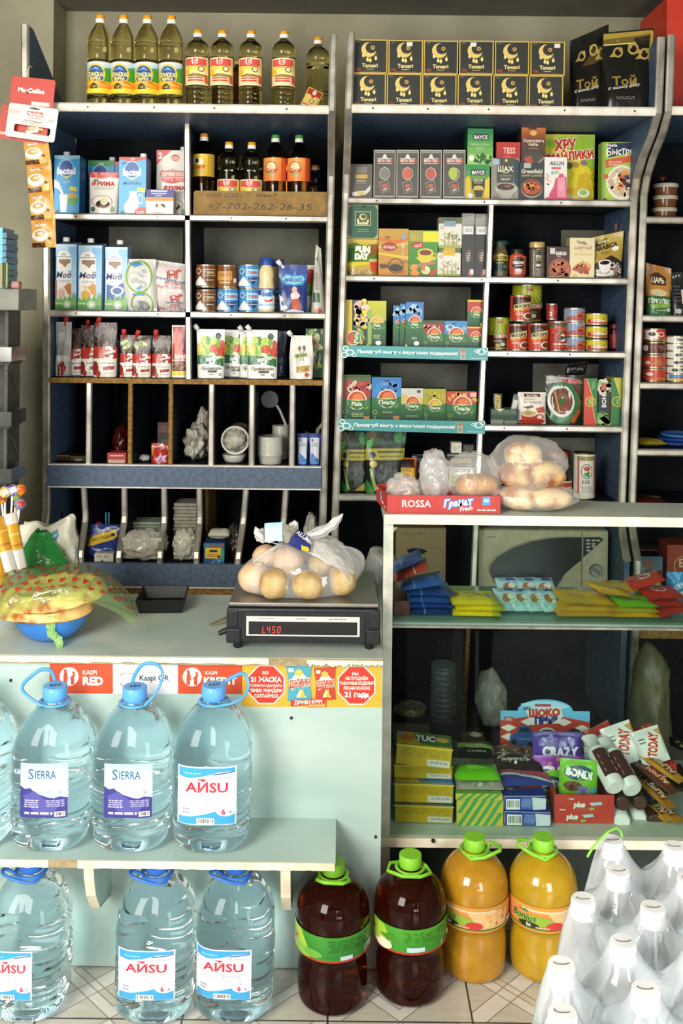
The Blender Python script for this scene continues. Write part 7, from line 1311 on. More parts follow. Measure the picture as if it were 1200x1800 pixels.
sticker('sticker','long yellow sticker with two red octagons and two crisp packets',(424.5,1164,671,1242),[('p',octa(17.5,50,13.6,45),'#ece4d8'),('p',octa(17.5,50,12.7,42),'#cc3a2c'),('t','БІЗ',17,23,7,'#ece4d8',8,{'b': .03}),('t','21 ЖАСҚА',17.5,38,11,'#ece4d8',22,{'b': .05}),('t','ТОЛМАҒАН АДАМДАРҒА',17.5,52,6,'#ece4d8',23,{'b': .02}),('t','ТЕМЕКІ ӨНІМДЕРІН',17.5,63,7.5,'#ece4d8',23,{'b': .03}),('t','САТПАЙМЫЗ',17.5,75,8,'#ece4d8',17,{'b': .03})]
       +[('p',octa(82,50,13.6,45),'#ece4d8'),('p',octa(82,50,12.7,42),'#cc3a2c'),('t','МЫ',81,24,6.5,'#ece4d8',5,{'b': .03}),('t','НЕ ПРОДАЁМ',82,34,7,'#ece4d8',16,{'b': .03}),('t','ТАБАЧНЫЕ ИЗДЕЛИЯ',82,45,7,'#ece4d8',24,{'b': .03}),('t','ЛИЦАМ МОЛОЖЕ',82,56,7,'#ece4d8',19,{'b': .03}),('t','21 года',82,70,12,'#ece4d8',19,{'b': .05})]
       +crisp(31.5,4,50,86,'#4c9cac','#e0b84c')+crisp(51.5,8,67,84,'#b84430','#e0b04c')+[('p',[(35,84),(60,78),(60,90),(35,97)],'#c8382c'),('t','ДӘМІН КӨР!',47.5,87,8,'#f0e8dc',20,{'b': .04,'r': .05}),('p',[(47,93),(60,90),(60,98),(47,99)],'#d87c2c'),('l',48,93,59,97,1,'#ece0b0')],'#dda938')
# ------------------------------------------------------------------ big water bottles
WATER=glassy('bottled_water','#e3f3fb',1.28,.015)
BLUEP=noisy('light_blue_plastic','#4f9be0','#63abe8',12,.35)
BLUED=noisy('blue_plastic','#2f6cc8','#3a7ad4',12,.35)
R6=.0845
def wprof(h,R):
    pr=[(.0,R*.52),(.0,R*.70),(.006,R*.82),(.018,R*.94),(.03,R*.985),(.042,R*.97)]
    for k in range(8): z=.050+k*(h*.47-.05)/8; pr += [(z,R*.985),(z+.008,R)]
    pr += [(h*.50,R*.985),(h*.53,R),(h*.58,R),(h*.66,R*.955),(h*.74,R*.84),(h*.81,R*.66),(h*.865,R*.46),(h*.89,R*.35),(h*.90,R*.31),(h*.915,R*.29)]
    return [(.006,R*.05),(.012,R*.2),(.01,R*.36)]+smoothprof(pr,3)
def wlabel(t,items,base,R,x0,x1,z0,z1,rot=0.):
    """flat-faced label on the front of the square-round bottle"""
    def mp(u,v,o):
        x=x0+(x1-x0)*u; k=abs(x)/R; y=-R*(1-min(.999,k) ** 3.2) ** (1/3.2)-o
        return (x,y,z0+(z1-z0)*(1-v))
    mb=MB(); art(mb,[('r',0,0,100,100,base)]+items,mp,(x1-x0)/(z1-z0),.0012,.0002,14,.35); return mb.build('label',t)
SIER=[('g',0,0,100,50,'#a8d0dc','#dce8e8'),('p',[(10,30),(40,22),(80,34),(50,40)],'#e4eeee'),('t','S',23,19,20,'#2c6488',12,{'b': .006}),('t','IERRA',54,20,16,'#2c6488',44,{'b': .006}),('t','WATER',48,36,5,'#98b0b8',20),('l',40,44,70,48,1,'#b0c4c8'),('t','5L',86,52,6,'#8ca4b4',9),('p',[(0,42),(10,47),(22,45),(32,54),(46,58),(60,62),(72,64),(84,60),(100,63),(100,100),(0,100)],'#3a3a86'),('p',[(6,60),(30,50),(60,70),(90,64),(70,96),(34,94)],'#55549c'),('l',8,66,40,82,4,'#b8b8d0'),('l',54,66,94,80,4,'#a8a8cc'),('l',4,88,70,96,1,'#c8c8dc'),('b',74,88,96,97)]
AISU=[('r',2.5,2,97.5,98,'#e4e4ea'),('p',[(2.5,2),(97.5,2),(97.5,8),(70,9),(46,16),(20,20),(2.5,18)],'#3f9ed4'),('p',[(60,12),(97.5,8),(97.5,10),(62,14)],'#2c5ca8'),('l',10,10,40,14,1,'#9cd0e8'),('l',56,17,95,20,1,'#a8a8b0'),('t','АЙSU',50,34.5,17,'#c42c40',72,{'b': .02,'fit': 1}),('r',36,20.5,46,22.5,'#c42c40'),('r',6,47,94,47.7,'#a8a8b4'),('l',10,51,80,56,1,'#c0c0ca'),('n',46,66,34,10,10,9,['#d4d8e4','#dadee8']),('p',[(2.5,86),(24,85),(50,80),(72,74),(97.5,72),(97.5,98),(2.5,98)],'#3f9ed4'),('e',84,76,17,8,'#cfe0ee'),('t','6',79,76,10,'#c42c50',12,{'b': .04}),('t','л',90,77,6,'#b03c60',8,{'b': .02}),('l',8,70,22,82,2,'#9ca4b4'),('b',34,87,64,97)]
def water(lab,px,Y,z,kind,lab_u,capang=0.,handle='left',cap=BLUEP,h=.335,group=None,loc=None,price=None):
    b=at(px,1300,Y); t=thing('water_bottle',lab,'water bottle',loc or (b.x,Y,z),group); R=R6
    MB().lathe(wprof(h,R),WATER,64,3.2,rf=lambda a,q,r: 1+((.024 if kind != 'aisu' else .015)*math.sin(q*420+3*math.sin(a*2)) if .06 < q < h*.5 else 0)-(.035*max(0,math.cos(4*a)) ** 8 if h*.6 < q < h*.8 else 0)).build('body',t)
    c=MB(); c.lathe([(h*.925,.0262),(h*.93,.027),(h*.995,.0265),(h,.0245)],cap,40,rf=lambda a,q,r: 1+.008*math.cos(a*40)); c.lathe([(h*.905,.0245),(h*.928,.0245)],cap,32)
    if price: art(c,[('t',price,50,50,26,'#1c2c58',60,{'s': .2,'r': .3})],lambda u,v,o: ((u-.5)*.05,(.5-v)*.05,h+o),1)
    c.build('cap',t)
    hd=MB(); zr=h*.895; ring=[(math.cos(2*PI*k/28)*.032,math.sin(2*PI*k/28)*.032,zr) for k in range(28)]
    hd.tube(ring,.0045,cap,8,closed=True,flat=.6,up=(0,0,1))
    if handle=='left': pts=[(-.022,-.026,zr),(-.045,-.022,zr+.012),(-.068,-.012,zr+.026),(-.070,.0,zr+.038),(-.056,.014,zr+.050),(-.040,.022,zr+.060),(-.020,.030,zr+.056),(-.010,.034,zr+.03),(-.006,.033,zr)]
    elif handle=='right': pts=[(.020,-.026,zr),(.042,-.024,zr+.004),(.066,-.014,zr+.014),(.076,.0,zr+.030),(.072,.010,zr+.048),(.062,.018,zr+.054),(.044,.024,zr+.046),(.022,.028,zr+.030),(.012,.031,zr)]
    elif handle=='arch': pts=[(.026,-.02,zr),(.052,-.014,zr+.03),(.062,-.004,zr+.062),(.05,.008,zr+.078),(.028,.018,zr+.080),(.008,.026,zr+.070),(-.008,.03,zr+.045),(-.014,.03,zr+.02),(-.018,.027,zr)]
    else: pts=[(-.030,-.012,zr),(-.052,-.018,zr+.012),(-.048,-.036,zr+.010),(-.010,-.046,zr+.002),(.02,-.042,zr-.002),(.030,-.012,zr)]
    sm=[]
    for i in range(len(pts)-1):
        P_=[Vector(pts[max(0,i-1)]),Vector(pts[i]),Vector(pts[i+1]),Vector(pts[min(len(pts)-1,i+2)])]
        for j in range(4):
            s=j/4; sm.append(.5*(2*P_[1]+(P_[2]-P_[0])*s+(2*P_[0]-5*P_[1]+4*P_[2]-P_[3])*s*s+(3*P_[1]-P_[0]-3*P_[2]+P_[3])*s ** 3))
    hd.tube(sm+[Vector(pts[-1])],.0042,cap,8,flat=.7); hd.build('handle',t)
    if kind=='sierra': wlabel(t,SIER,'#cfe0e4',R,lab_u[0],lab_u[1],lab_u[2],lab_u[3])
    elif kind=='aisu': wlabel(t,AISU,'#f0f0f4',R,lab_u[0],lab_u[1],lab_u[2],lab_u[3])
    return t
YW=2.212; ZW=ZL+.0008
def lu(pxc,x0,x1,y0,y1,z): k=(YW-.08)/F; c=(pxc-600)*YW/F; return ((x0-600)*k-c,(x1-600)*k-c,at(pxc,y1,YW-.084).z-z,at(pxc,y0,YW-.084).z-z)
water('water bottle with a mountain label, leftmost fully visible one on the ledge',96,YW,ZW,'sierra',lu(96,37,120,1342,1437,ZW),handle='left',price='450')
water('clear water bottle with a mountain label, in the middle of the three on the ledge',236,YW,ZW,'sierra',lu(236,184,268,1343,1437,ZW),handle='arch',price='450')
water('water bottle with a red lettered six litre label, alone in its kind on the ledge',375,YW,ZW,'aisu',lu(375,312,416,1348,1450,ZW),handle='right',price='350',h=.34)
water('water bottle on the ledge cut off by the left edge of the photo',-40,YW,ZW,None,None,handle='left')
water('water bottle with red lettered label on the floor, cut by the left edge',57,2.185,.0008,'aisu',(-.068,.030,.063,.165),handle='front',cap=BLUED,h=.323)
water('water bottle with red lettered label on the floor right of the white bracket',279,2.185,.0008,'aisu',(-.068,.054,.066,.170),handle='front',cap=BLUED,h=.323)
water('water bottle with a slightly crooked label on the floor beside the dark juice',418,2.19,.0008,'aisu',(-.078,.042,.066,.170),handle='none',cap=BLUED,h=.323)
# ---- juice bottles
GREENP=noisy('lime_green_plastic','#76c02c','#8acc38',12,.35)
def juice(lab,px,Y,mat,items,base,hd,h=.303,R=.0815,rot=0.,z0=.128,z1=.182):
    b=at(px,1600,Y); t=thing('juice_bottle',lab,'juice bottle',(b.x,Y,.0008),None,(0,0,rot))
    pr=[(0,R*.55),(0,R*.72),(.005,R*.84),(.014,R*.92),(.03,R*.94),(.06,R*.955),(.085,R*.94),(.108,R*.90),(.118,R*.93),(.124,R*.985),(.128,R),(.155,R*1.0),(.183,R*.995),(.19,R),(.205,R*.985),(.225,R*.92),(.243,R*.78),(.257,R*.58),(.266,R*.38),(.272,R*.30),(.28,R*.29)]
    MB().lathe([(.004,R*.06),(.008,R*.3)]+smoothprof(pr,3),mat,56,2.0,rf=lambda a,q,r: 1+(.022*max(0,math.sin(a*4+q*55)) ** 4 if .03 < q < .1 else 0)).build('body',t)
    c=MB(); c.lathe([(.277,.0245),(.279,.0252),(h-.001,.0248),(h,.0235)],GREENP,40,rf=lambda a,q,r: 1+.01*math.cos(a*36)); c.build('cap',t)
    g=MB(); zr=.274; g.tube([(math.cos(2*PI*k/28)*.031,math.sin(2*PI*k/28)*.031,zr) for k in range(28)],.004,GREENP,8,closed=True,flat=.6,up=(0,0,1)); g.tube([Vector(p) for p in hd],.0036,GREENP,8,flat=1.2); g.build('handle',t)
    cyl_label(MB(),R*1.012,z0,z1,3.4,items,base).build('label',t)
    return t
DARKJ=glassy('dark_apple_juice','#5a1e0c',1.30,.03,.85); ORJ=noisy('multifruit_juice','#a8781a','#b98620',24,.12,3,spec=.6); ORJ2=noisy('yellow_fruit_juice','#a88414','#b8921e',24,.12,3,spec=.6)
GRL=[('g',0,0,100,88,'#4ca02c','#3a8e28'),('r',0,92,100,100,'#b83c24'),('p',[(0,0),(26,4),(34,60),(24,92),(0,92)],'#a8cc3c'),('t','jus',10,38,30,'#b84424',16,{'s': .1}),('e',25,78,9,20,'#e8e8c8'),('e',14,62,8,16,'#b8c84c'),('p',[(22,44),(34,28),(40,56),(30,60)],'#4c8c28'),('l',42,12,92,56,6,'#3c8428'),('r',46,70,60,88,'#c0d8dc'),('b',76,68,92,88),('p',[(94,0),(100,0),(100,92),(96,92)],'#d0c84c')]
GRL2=[('g',0,0,100,88,'#3f9430','#2f8030'),('r',0,92,100,100,'#b83c24'),('p',[(0,0),(22,0),(30,60),(22,92),(0,92)],'#b0cc44'),('t','jus',13,40,30,'#b84424',16,{'s': .1}),('e',24,76,11,20,'#8cc04c'),('e',34,72,8,16,'#6cae3c'),('l',46,12,84,60,6,'#2c7428'),('t','5л',90,40,18,'#9cc87c',7,{'r': PI/2}),('r',56,74,66,90,'#c0d8dc'),('b',78,66,90,90)]
ORL=[('g',0,0,100,88,'#d89444','#c87c34'),('r',0,88,100,94,'#3c6c2c'),('e',18,44,16,34,'#d8884c'),('p',[(50,20),(72,10),(90,30),(84,86),(60,86)],'#e0b47c'),('n',76,54,18,28,14,10,['#d0683c','#e0a04c','#c85c30','#e8c884']),('e',38,56,18,20,'#8cac3c'),('r',28,12,74,20,'#d8c8a8'),('t','Bonjus',30,46,30,'#24482c',46,{'s': .25,'b': .0}),('e',34,76,9,12,'#2c2a1c'),('t','5л',34,76,14,'#e8e4d4',8,{'b': .03}),('e',56,72,7,16,'#c43a34'),('l',40,78,52,84,1,'#d8d8c0'),('r',88,70,96,84,'#c0ccd4'),('p',[(24,24),(32,14),(34,26)],'#3c8434')]
juice('dark juice bottle with a green apple label, left one partly under the ledge',585,2.212,DARKJ,GRL2,'#3f9430',[(-.028,-.012,.274),(-.036,-.03,.276),(-.02,-.04,.276),(.02,-.041,.275),(.036,-.03,.274),(.028,-.012,.274)])
juice('dark juice bottle with a green label beside the orange juice',720,2.242,DARKJ,GRL,'#3f9430',[(-.026,.016,.274),(-.045,.004,.279),(-.052,-.022,.276),(-.02,-.036,.272),(.02,-.037,.272),(.044,-.026,.274),(.036,-.004,.277),(.028,.012,.274)])
juice('orange juice bottle with a fruit label in front of the showcase base',832,2.318,ORJ,ORL,'#d89444',[(-.02,-.024,.274),(.0,-.036,.268),(.03,-.032,.275),(.064,-.02,.292),(.062,-.006,.294),(.035,.01,.290),(.03,.012,.274)],rot=-.32,R=.079)
juice('yellow orange juice bottle next to the wrapped water packs',953,2.32,ORJ2,ORL,'#d89444',[(.02,-.024,.274),(.0,-.036,.268),(-.03,-.03,.277),(-.062,-.016,.290),(-.058,-.002,.294),(-.035,.010,.288),(-.03,.012,.274)],rot=-.05,R=.079)
# ------------------------------------------------------------------ microwave and goods seen through the showcase
YM=3.365; x,zb,w,h=rect(838,931,1068,1072,YM,ZMW)
mw=thing('microwave','beige microwave oven with a dark oval window behind the showcase glass','microwave',(x,YM,ZMW)); BEI=noisy('beige_enamel','#a89c80','#b8ac90',30,.35)
DGL=M('#20262a',.08); mb=MB(); mb.box(-w/2,w/2,0,.26,.006,h,BEI,.007); mb.build('body',mw)
def mmp(u,v,o): return (-w/2+w*u,-o,h*(1-v))
split=79.5
dr=MB(); dr.box(-w/2+.002,-w/2+w*split/100-.0008,-.006,0,.008,h-.002,BEI,.003); dm=lambda u,v,o: (-w/2+w*u,-.006-o,h*(1-v))
RV=lambda v: 8+(v-22)*80/77
pts=[(79,22),(68,22.5),(54,24),(40,28),(26,36),(15,46),(9.5,56),(9,64),(13,74),(22,84),(34,92),(46,97),(56,99.0),(58,90),(61,78),(66,66),(73,56),(79,49)]
pts=[(a_,RV(b_)) for a_,b_ in pts]
art(dr,[('p',[(p[0]+(1.0 if p[0] > 50 else -1.2)*(p[0] < 78),p[1]+(1.6 if p[1] > 60 else -1.6)*(p[0] < 78)) for p in pts],'#8f8468'),('p',pts,'#111517'),('l',6,8,16,11,1,'#6c6450')],dm,w/h,.0006,.0003,rough=.12)
dr.build('door',mw)
pn=MB(); px0=-w/2+w*split/100+.0008; pn.box(px0,w/2-.003,-.006,0,.008,h-.002,BEI,.003)
art(pn,[('p',[(80.2,8),(93,7.5),(95.5,11),(80.2,33)],'#0e1011')]+[('e',xx,10+(yy-23)*.9,1.6,1.1,'#b8b4a4') for xx,yy in ((84,25),(88,25),(91.5,25),(84,29.5),(88,29.5),(84,34),(88,33),(84,38.5))]+[('l',82,35,86,36.5,1,'#5c5644')],dm,w/h,.0006,.0003)
pb=pn.build('control_panel',mw)
CHR=M('#8c8c86',.22,.85)
for vy in (48,73):
    k=MB(); tf=Matrix.Translation((-w/2+w*.90,-.006,h*(1-vy/100))) @ Matrix.Rotation(PI/2,4,'X')
    k.lathe([(0,.0215),(.002,.022),(.006,.0205),(.009,.019)],CHR,32,tf=tf); k.box(-.0035,.0035,-.019,.019,.009,.016,CHR,.002,tf @ Matrix.Rotation(.9,4,'Z')); k.build('knob',pb)
for sx in (-1,1): MB().box(sx*w*.4-.012,sx*w*.4+.012,.02,.05,0,.0062,M('#2c2a26',.6)).build('foot',mw)
carton('carton','brown cardboard carton seen through the left end of the showcase','carton',(694,928,782,1072),3.36,.2,'#7a6440',[('l',8,6,60,9,1,'#5c4a2c'),('r',28,24,96,24.8,'#5c4a2c'),('r',94,24,95,70,'#5c4a2c')],ZMW,side='#5c4a30')
for i,(a_,b_,c,lab) in enumerate(((752,806,'#a8a49a','white box at the bottom of the pile behind the blue packets'),(756,804,'#4c4438','brown box in the middle of the pile behind the blue packets'),(748,800,'#bcb8ae','white box on top of the pile behind the blue packets'))):
    carton('small_box',lab,'box',(a_,1040,b_,1062),3.29,.06,c,[('l',8,20,60,60,1,'#8c887c')],ZMW+i*.0405)
pouch('snack_pack','blue snack pack in the shelving unit right of the microwave','pack',(1126,982,1168,1076),3.35,.06,'#3c5a78',[('g',0,0,100,40,'#4c6478','#5c84a0'),('e',40,14,24,8,'#8c5c48'),('r',4,24,96,62,'#26303c'),('t','HOLLAND',50,48,12,'#b8b8b0',84,{'b': .03}),('r',20,28,70,38,'#8ca0b0'),('n',50,82,44,16,24,8,['#3c6c5c','#5c7c44','#7c98a8','#8c4c38'])],ZMW,style='doy',seed=2)
blob('snack_bag','olive snack bag in front of the blue pack right of the microwave','bag',(1138,1010,1168,1076),3.30,.05,noisy('olive_foil','#5c6434','#8c8c4c',20,.3),2.7,.35,2.4,z=ZMW)
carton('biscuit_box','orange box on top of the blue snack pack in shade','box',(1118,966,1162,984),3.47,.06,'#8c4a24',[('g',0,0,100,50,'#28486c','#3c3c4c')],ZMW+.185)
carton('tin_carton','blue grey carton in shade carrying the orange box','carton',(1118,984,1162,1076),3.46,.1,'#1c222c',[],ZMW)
carton('biscuit_box','dark red box with a cream corner at the right edge behind the showcase','box',(1170,1010,1230,1076),3.36,.1,'#8c3020',[('r',24,20,100,100,'#2c2420'),('r',28,16,100,22,'#c8b898'),('t','ЧАЙ',60,44,16,'#c8b898',50),('p',[(0,0),(22,0),(22,40),(0,60)],'#a08c68')],ZMW)
carton('biscuit_box','dark red box with yellow writing stacked highest at the right edge','box',(1172,958,1230,1009),3.37,.1,'#8c3420',[('o',60,70,40,36,.06,'#c8a05c'),('t','Б',44,60,26,'#c8b490',16,{'b': .03})],ZMW+.1295)
# --- goods on the glass shelf
ZS1=ZS+.0006
def lying(lab,x0,x1,pyb,Y,d,T,col,items,seed,z=None,rz=0.,tilt=0.,wr=.004,name='snack_packet',ry=0.,back=None,cat='packet',group=None):
    if z is not None and z > ZS: z=ZS1+(z-ZS1)*(.62 if x0 > 780 else .78); T *= .62 if x0 > 780 else .78; wr *= .7
    """a pillow packet lying flat; its printed side is up, its near edge at pixel row pyb"""
    a,b=at(x0,pyb,Y),at(x1,pyb,Y); z=a.z if z is None else z
    mb,_=pouch_mb(b.x-a.x,d,T,col,items,seed=seed,wr=wr,back=back,n=16)
    mb.v=[(vx,vz-d/2,-vy) for vx,vy,vz in mb.v]; zm=min(v[2] for v in mb.v); mb.v=[(p,q,r-zm) for p,q,r in mb.v]
    dz=abs(math.sin(tilt))*d/2+abs(math.sin(ry))*(b.x-a.x)/2
    return tag(mb.build(name,None,((a.x+b.x)/2,Y+d/2,z+dz),(tilt,ry,rz)),lab,cat,group)
BLU=[('r',0,0,100,100,'#2c5298'),('r',30,0,34,100,'#5c84b8'),('r',8,20,28,80,'#243c7c'),('r',44,30,92,60,'#3464a8')]
for i,(a_,b_,dz,rz,ry,c,lab) in enumerate(((722,800,0,0,0,'#1f3a78','dark blue packet at the bottom of the pile by the showcase post'),(718,796,.018,.03,.0,'#24468c','blue packet second from the bottom of the pile by the showcase post'),(718,792,.036,-.02,0,'#2a529a','blue packet in the middle of the pile by the showcase post'),(712,796,.054,.05,.02,'#254888','blue packet fourth from the bottom by the showcase post'),(704,782,.072,.0,-.16,'#2c5aa8','blue packet lying slanted just under the red one'))):
    lying(lab,a_,b_,1090,2.46+.006*(i % 2),.12,.018,c,[('r',0,0,100,100,c)]+BLU[1:],i+1.1,ZS1+dz,rz,.0,ry=ry)
lying('red packet slanted on the pile of blue ones by the showcase post',692,758,1046,2.47,.11,.018,'#b83a2a',[('r',60,0,64,100,'#d8a898'),('r',0,0,30,100,'#9c2c20')],3.1,ZS1+.093,0,0,ry=-.42)
lying('blue packet on top of the red one by the showcase post',690,748,1030,2.49,.11,.020,'#28488c',BLU,5.1,ZS1+.118,0,0,ry=-.44)
blob('blue_bag','clear blue knotted bag at the back of the pile by the showcase post','bag',(716,974,752,1012),2.60,.06,film('blue_film','#5c84a8',.4,.4,.15,'#a8c4dc',bump=.5),4.2,.3,2.5,z=ZS1+.12)
carton('snack_box','dark red box under the pile of blue packets','box',(691,1056,720,1090),2.475,.1,'#4a1f1c',[('l',10,20,80,60,3,'#6c3430')],ZS1)
YP=lambda s: [('g',0,0,100,100,'#ecdc30','#e4d026'),('e',14,40,9,16,'#c87c2c'),('e',84,50,8,16,'#8cb0b8'),('p',[(30,30),(60,20),(74,60),(40,70)],'#c8b020'),('n',40,50,24,20,8,8,['#a8a02c','#7c9c34','#e0d460'])]
for i,(a_,b_,dz,lab) in enumerate(((796,882,0,'yellow packet at the bottom of the stack of three'),(802,888,.0215,'yellow packet in the middle of the stack of three'),(794,876,.043,'yellow packet on top of the stack of three'))):
    lying(lab,a_,b_,1090,2.45,.12,.022,'#ecdc28',YP(i),i+2.3,ZS1+dz,.02*(i-1),0)
WAF=[('r',0,0,100,100,'#b8d0dc'),('e',50,62,30,22,'#b0703c'),('e',60,54,16,12,'#e4dcd8'),('p',[(8,6),(92,10),(88,36),(12,34)],'#8cbcd4'),('r',44,6,84,28,'#2c3c8c'),('n',50,84,40,12,10,8,['#e8ecee','#98c0d0','#d8d4cc'])]
for i in range(4):
    mb,_=pouch_mb(.060,.085,.026,'#b4ccd8',[(k[0],)+k[1:] for k in WAF],seed=i+1.7,wr=.004,n=16); q=at(905+i*26,1090,2.46)
    tag(mb.build('wafer_packet',None,(q.x,2.475+.03,ZS1+.004),(-1.15,0,.12+.05*i)),('pale blue wafer packet next to the yellow stack, first of four','pale blue wafer packet second of four in the row','pale blue wafer packet third of four in the row','pale blue wafer packet last of four, touching the golden packets')[i],'packet')
for i,(a_,lab) in enumerate(((902,'pale blue wafer packet in the rear row, left'),(936,'pale blue wafer packet in the rear row, middle'),(966,'pale blue wafer packet in the rear row, right'))):
    mb,_=pouch_mb(.060,.08,.024,'#b4ccd8',WAF,seed=i+6.7,wr=.004,n=16); q=at(a_,1070,2.58)
    tag(mb.build('wafer_packet',None,(q.x,2.60,ZS1+.006),(-1.1,0,.1)),lab,'packet')
GO=[('g',0,0,100,100,'#f2c232','#ecb626'),('e',80,34,8,12,'#e8dcc8'),('p',[(10,20),(50,10),(60,40),(20,60)],'#e4b83c'),('n',50,70,40,20,6,8,['#c8861c','#e8c04c'])]
for i,(a_,b_,dz,Y,rz,ry,lab) in enumerate(((980,1082,0,2.452,.02,0,'golden packet at the bottom left of the golden pile'),(984,1086,.020,2.456,-.03,0,'golden packet in the middle left of the golden pile'),(986,1080,.040,2.46,.05,.05,'golden packet on top at the left of the golden pile'),(1080,1160,0,2.452,0,0,'golden packet at the bottom right of the golden pile'),(1076,1158,.018,2.455,.04,0,'golden packet second at the right of the golden pile'),(1046,1112,.058,2.47,.3,.2,'golden packet lying across the top of the pile'))):
    lying(lab,a_,b_,1090,Y,.12,.020,'#f0c02c',GO,i*1.9+.4,ZS1+dz,rz,0,ry=ry,wr=.008)
lying('bright green packet on the right side of the golden pile',1088,1158,1080,2.46,.11,.020,'#8ccc2c',[('n',50,50,30,20,6,10,['#a0cc50','#5c9420'])],7.2,ZS1+.0375,.03,0)
lying('golden packet with a printed back behind the green one',1072,1140,1070,2.56,.1,.02,'#d8a838',[('n',40,30,30,20,10,10,['#c8c8c4','#8c3c34','#e0c060'])],3.3,ZS1+.055,.0,0)
RD=[('r',0,0,100,100,'#cc3428'),('e',50,40,20,24,'#d8d0cc'),('n',52,42,16,16,6,10,['#b83028','#e4dcd8']),('r',80,10,96,40,'#c86c5c')]
for i,(a_,b_,dz,Y,rz,ry,lab) in enumerate(((1150,1225,.0,2.46,.2,-.2,'red packet lowest at the right edge of the glass shelf'),(1142,1208,.038,2.47,-.05,0,'red packet with white marks beside the green packet'),(1140,1204,.058,2.48,.04,-.06,'plain red packet second from the top at the right edge'),(1116,1176,.074,2.52,-.12,-.34,'red packet slanting down to the golden pile'))):
    lying(lab,a_,b_,1090,Y,.11,.020,'#cc3428',RD,i+4.4,ZS1+dz,rz,0,ry=ry)
pouch('snack_packet','light blue and white packet standing at the right edge of the glass shelf','packet',(1174,1008,1218,1064),2.60,.03,'#3c80b8',[('p',[(0,60),(60,50),(100,70),(100,100),(0,100)],'#c8d0d4'),('t','МИЛКИ',34,40,14,'#dce4ec',56,{'r': .5,'b': .04}),('p',[(20,0),(60,4),(40,24)],'#6cacd8')],at(1190,1078,2.56).z,seed=2,wr=.008)
# --- lower compartment
ZD1=ZD+.0006
def block(lab,x0,x1,zz,hh,Y,d,front,top,side,fit,tit,name='biscuit_pack',cat='pack',rz=0.,ry=0.,bev=.006,rough=.3):
    a,b=at(x0,1450,Y),at(x1,1450,Y); w=b.x-a.x; mb=MB(); mb.box(-w/2,w/2,0,d,0,hh,M(side,rough),bev)
    art(mb,[('r',2,4,98,96,front)]+fit,lambda u,v,o: (-w/2+w*u,-o,hh*(1-v)),w/hh,.0003,.0002,rough=rough)
    art(mb,[('r',2,3,98,97,top)]+tit,lambda u,v,o: (-w/2+w*u,d*(1-v),hh+o),w/d,.0003,.0002,rough=rough)
    return tag(mb.build(name,None,((a.x+b.x)/2,Y,zz),(0,ry,rz)),lab,cat)
def tuc(lab,x0,x1,zz,hh,Y,c,rz=0.,ry=0.):
    block(lab,x0,x1,zz,hh,Y,.075,'#b8981c','#c8a428',c,[('l',6,14,92,54,6,'#94801c'),('r',56,60,96,92,'#c4c0b8'),('l',60,66,92,86,1,'#98948c'),('r',0,0,100,8,'#d0b02c')],
          [('p',[(40,6),(98,6),(98,92),(46,92),(34,50)],c),('e',18,48,14,24,'#c8702c'),('p',[(30,20),(70,16),(74,60),(40,70)],'#1f2430'),('t','TUC',52,42,40,'#ece8dc',36,{'b': .06,'s': .1}),('e',82,46,12,20,'#d8a848'),('r',4,16,14,34,'#8c98a0')],ry=ry,rz=rz)
tz=[at(740,py,2.46).z for py in (1458,1410,1376,1336)]
tuc('yellow cracker pack at the bottom of the cracker stack',692,797,ZD1,.044,2.47,'#1f6ca0',-.05)
tuc('yellow cracker pack with a blue top, second from the bottom of the cracker stack',691,797,ZD1+.052,.048,2.465,'#1f6ca8',-.05)
tuc('yellow cracker pack with a dark red top, third in the cracker stack',690,795,ZD1+.1005,.034,2.49,'#8c3424',-.05)
tuc('yellow cracker pack with a green top on top of the cracker stack',692,792,ZD1+.137,.052,2.475,'#2c6a34',-.06,.07)
t_=MB(); q=at(748,1444,2.475); t_.box(-.07,.07,.0,.07,0,.0075,M('#1c2c48',.4),.002); tag(t_.build('cracker_pack',None,(q.x,2.48,ZD1+.0445)),'thin dark packet between the two lowest cracker packs','pack')
blob('dark_snack_bag','dark brown snack bag on top at the rear of the cracker stack','bag',(692,1246,752,1300),2.60,.08,noisy('brown_foil','#241a12','#4c3a20',14,.3),2.4,.25,z=ZD1+.2)
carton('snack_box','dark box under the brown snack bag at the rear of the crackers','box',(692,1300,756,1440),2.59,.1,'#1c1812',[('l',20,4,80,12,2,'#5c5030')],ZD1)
def stripe(n=7): return [('r',0,0,100,100,'#c8b84c')]+[('p',[(x,100),(x+9,100),(x+27,0),(x+18,0)],'#4c9c54') for x in (1,19,37,55,72)]
for i,(hh,lab) in enumerate(((.031,'green and yellow striped box at the bottom of its stack'),(.031,'green and yellow striped box in the middle of its stack'),(.016,'thin green and yellow striped box at the top of its stack'))):
    block(lab,802-(i==2)*2,884-(i==2)*2,ZD1+(0,.0316,.0632)[i],hh,2.462,.08,'#c8b84c','#8cb84c','#58984c',stripe(),[('n',50,50,40,40,10,10,['#4c9c54','#c8b84c'])],'sweet_box','box',bev=.001)
lying('silver grey packet lying on the striped boxes',802,886,1400,2.462,.08,.014,'#a8a098',[('n',50,50,44,40,20,8,['#c8bcb4','#8c847c','#d8d0cc'])],3.7,ZD1+.0797)
lying('bright lime green packet on the silver one above the striped boxes',800,880,1385,2.472,.085,.024,'#6cc020',[('r',10,10,90,70,'#5cb01c'),('l',20,20,70,34,2,'#3c8420'),('p',[(30,40),(70,36),(74,56),(34,60)],'#7cd030')],5.7,ZD1+.0942)
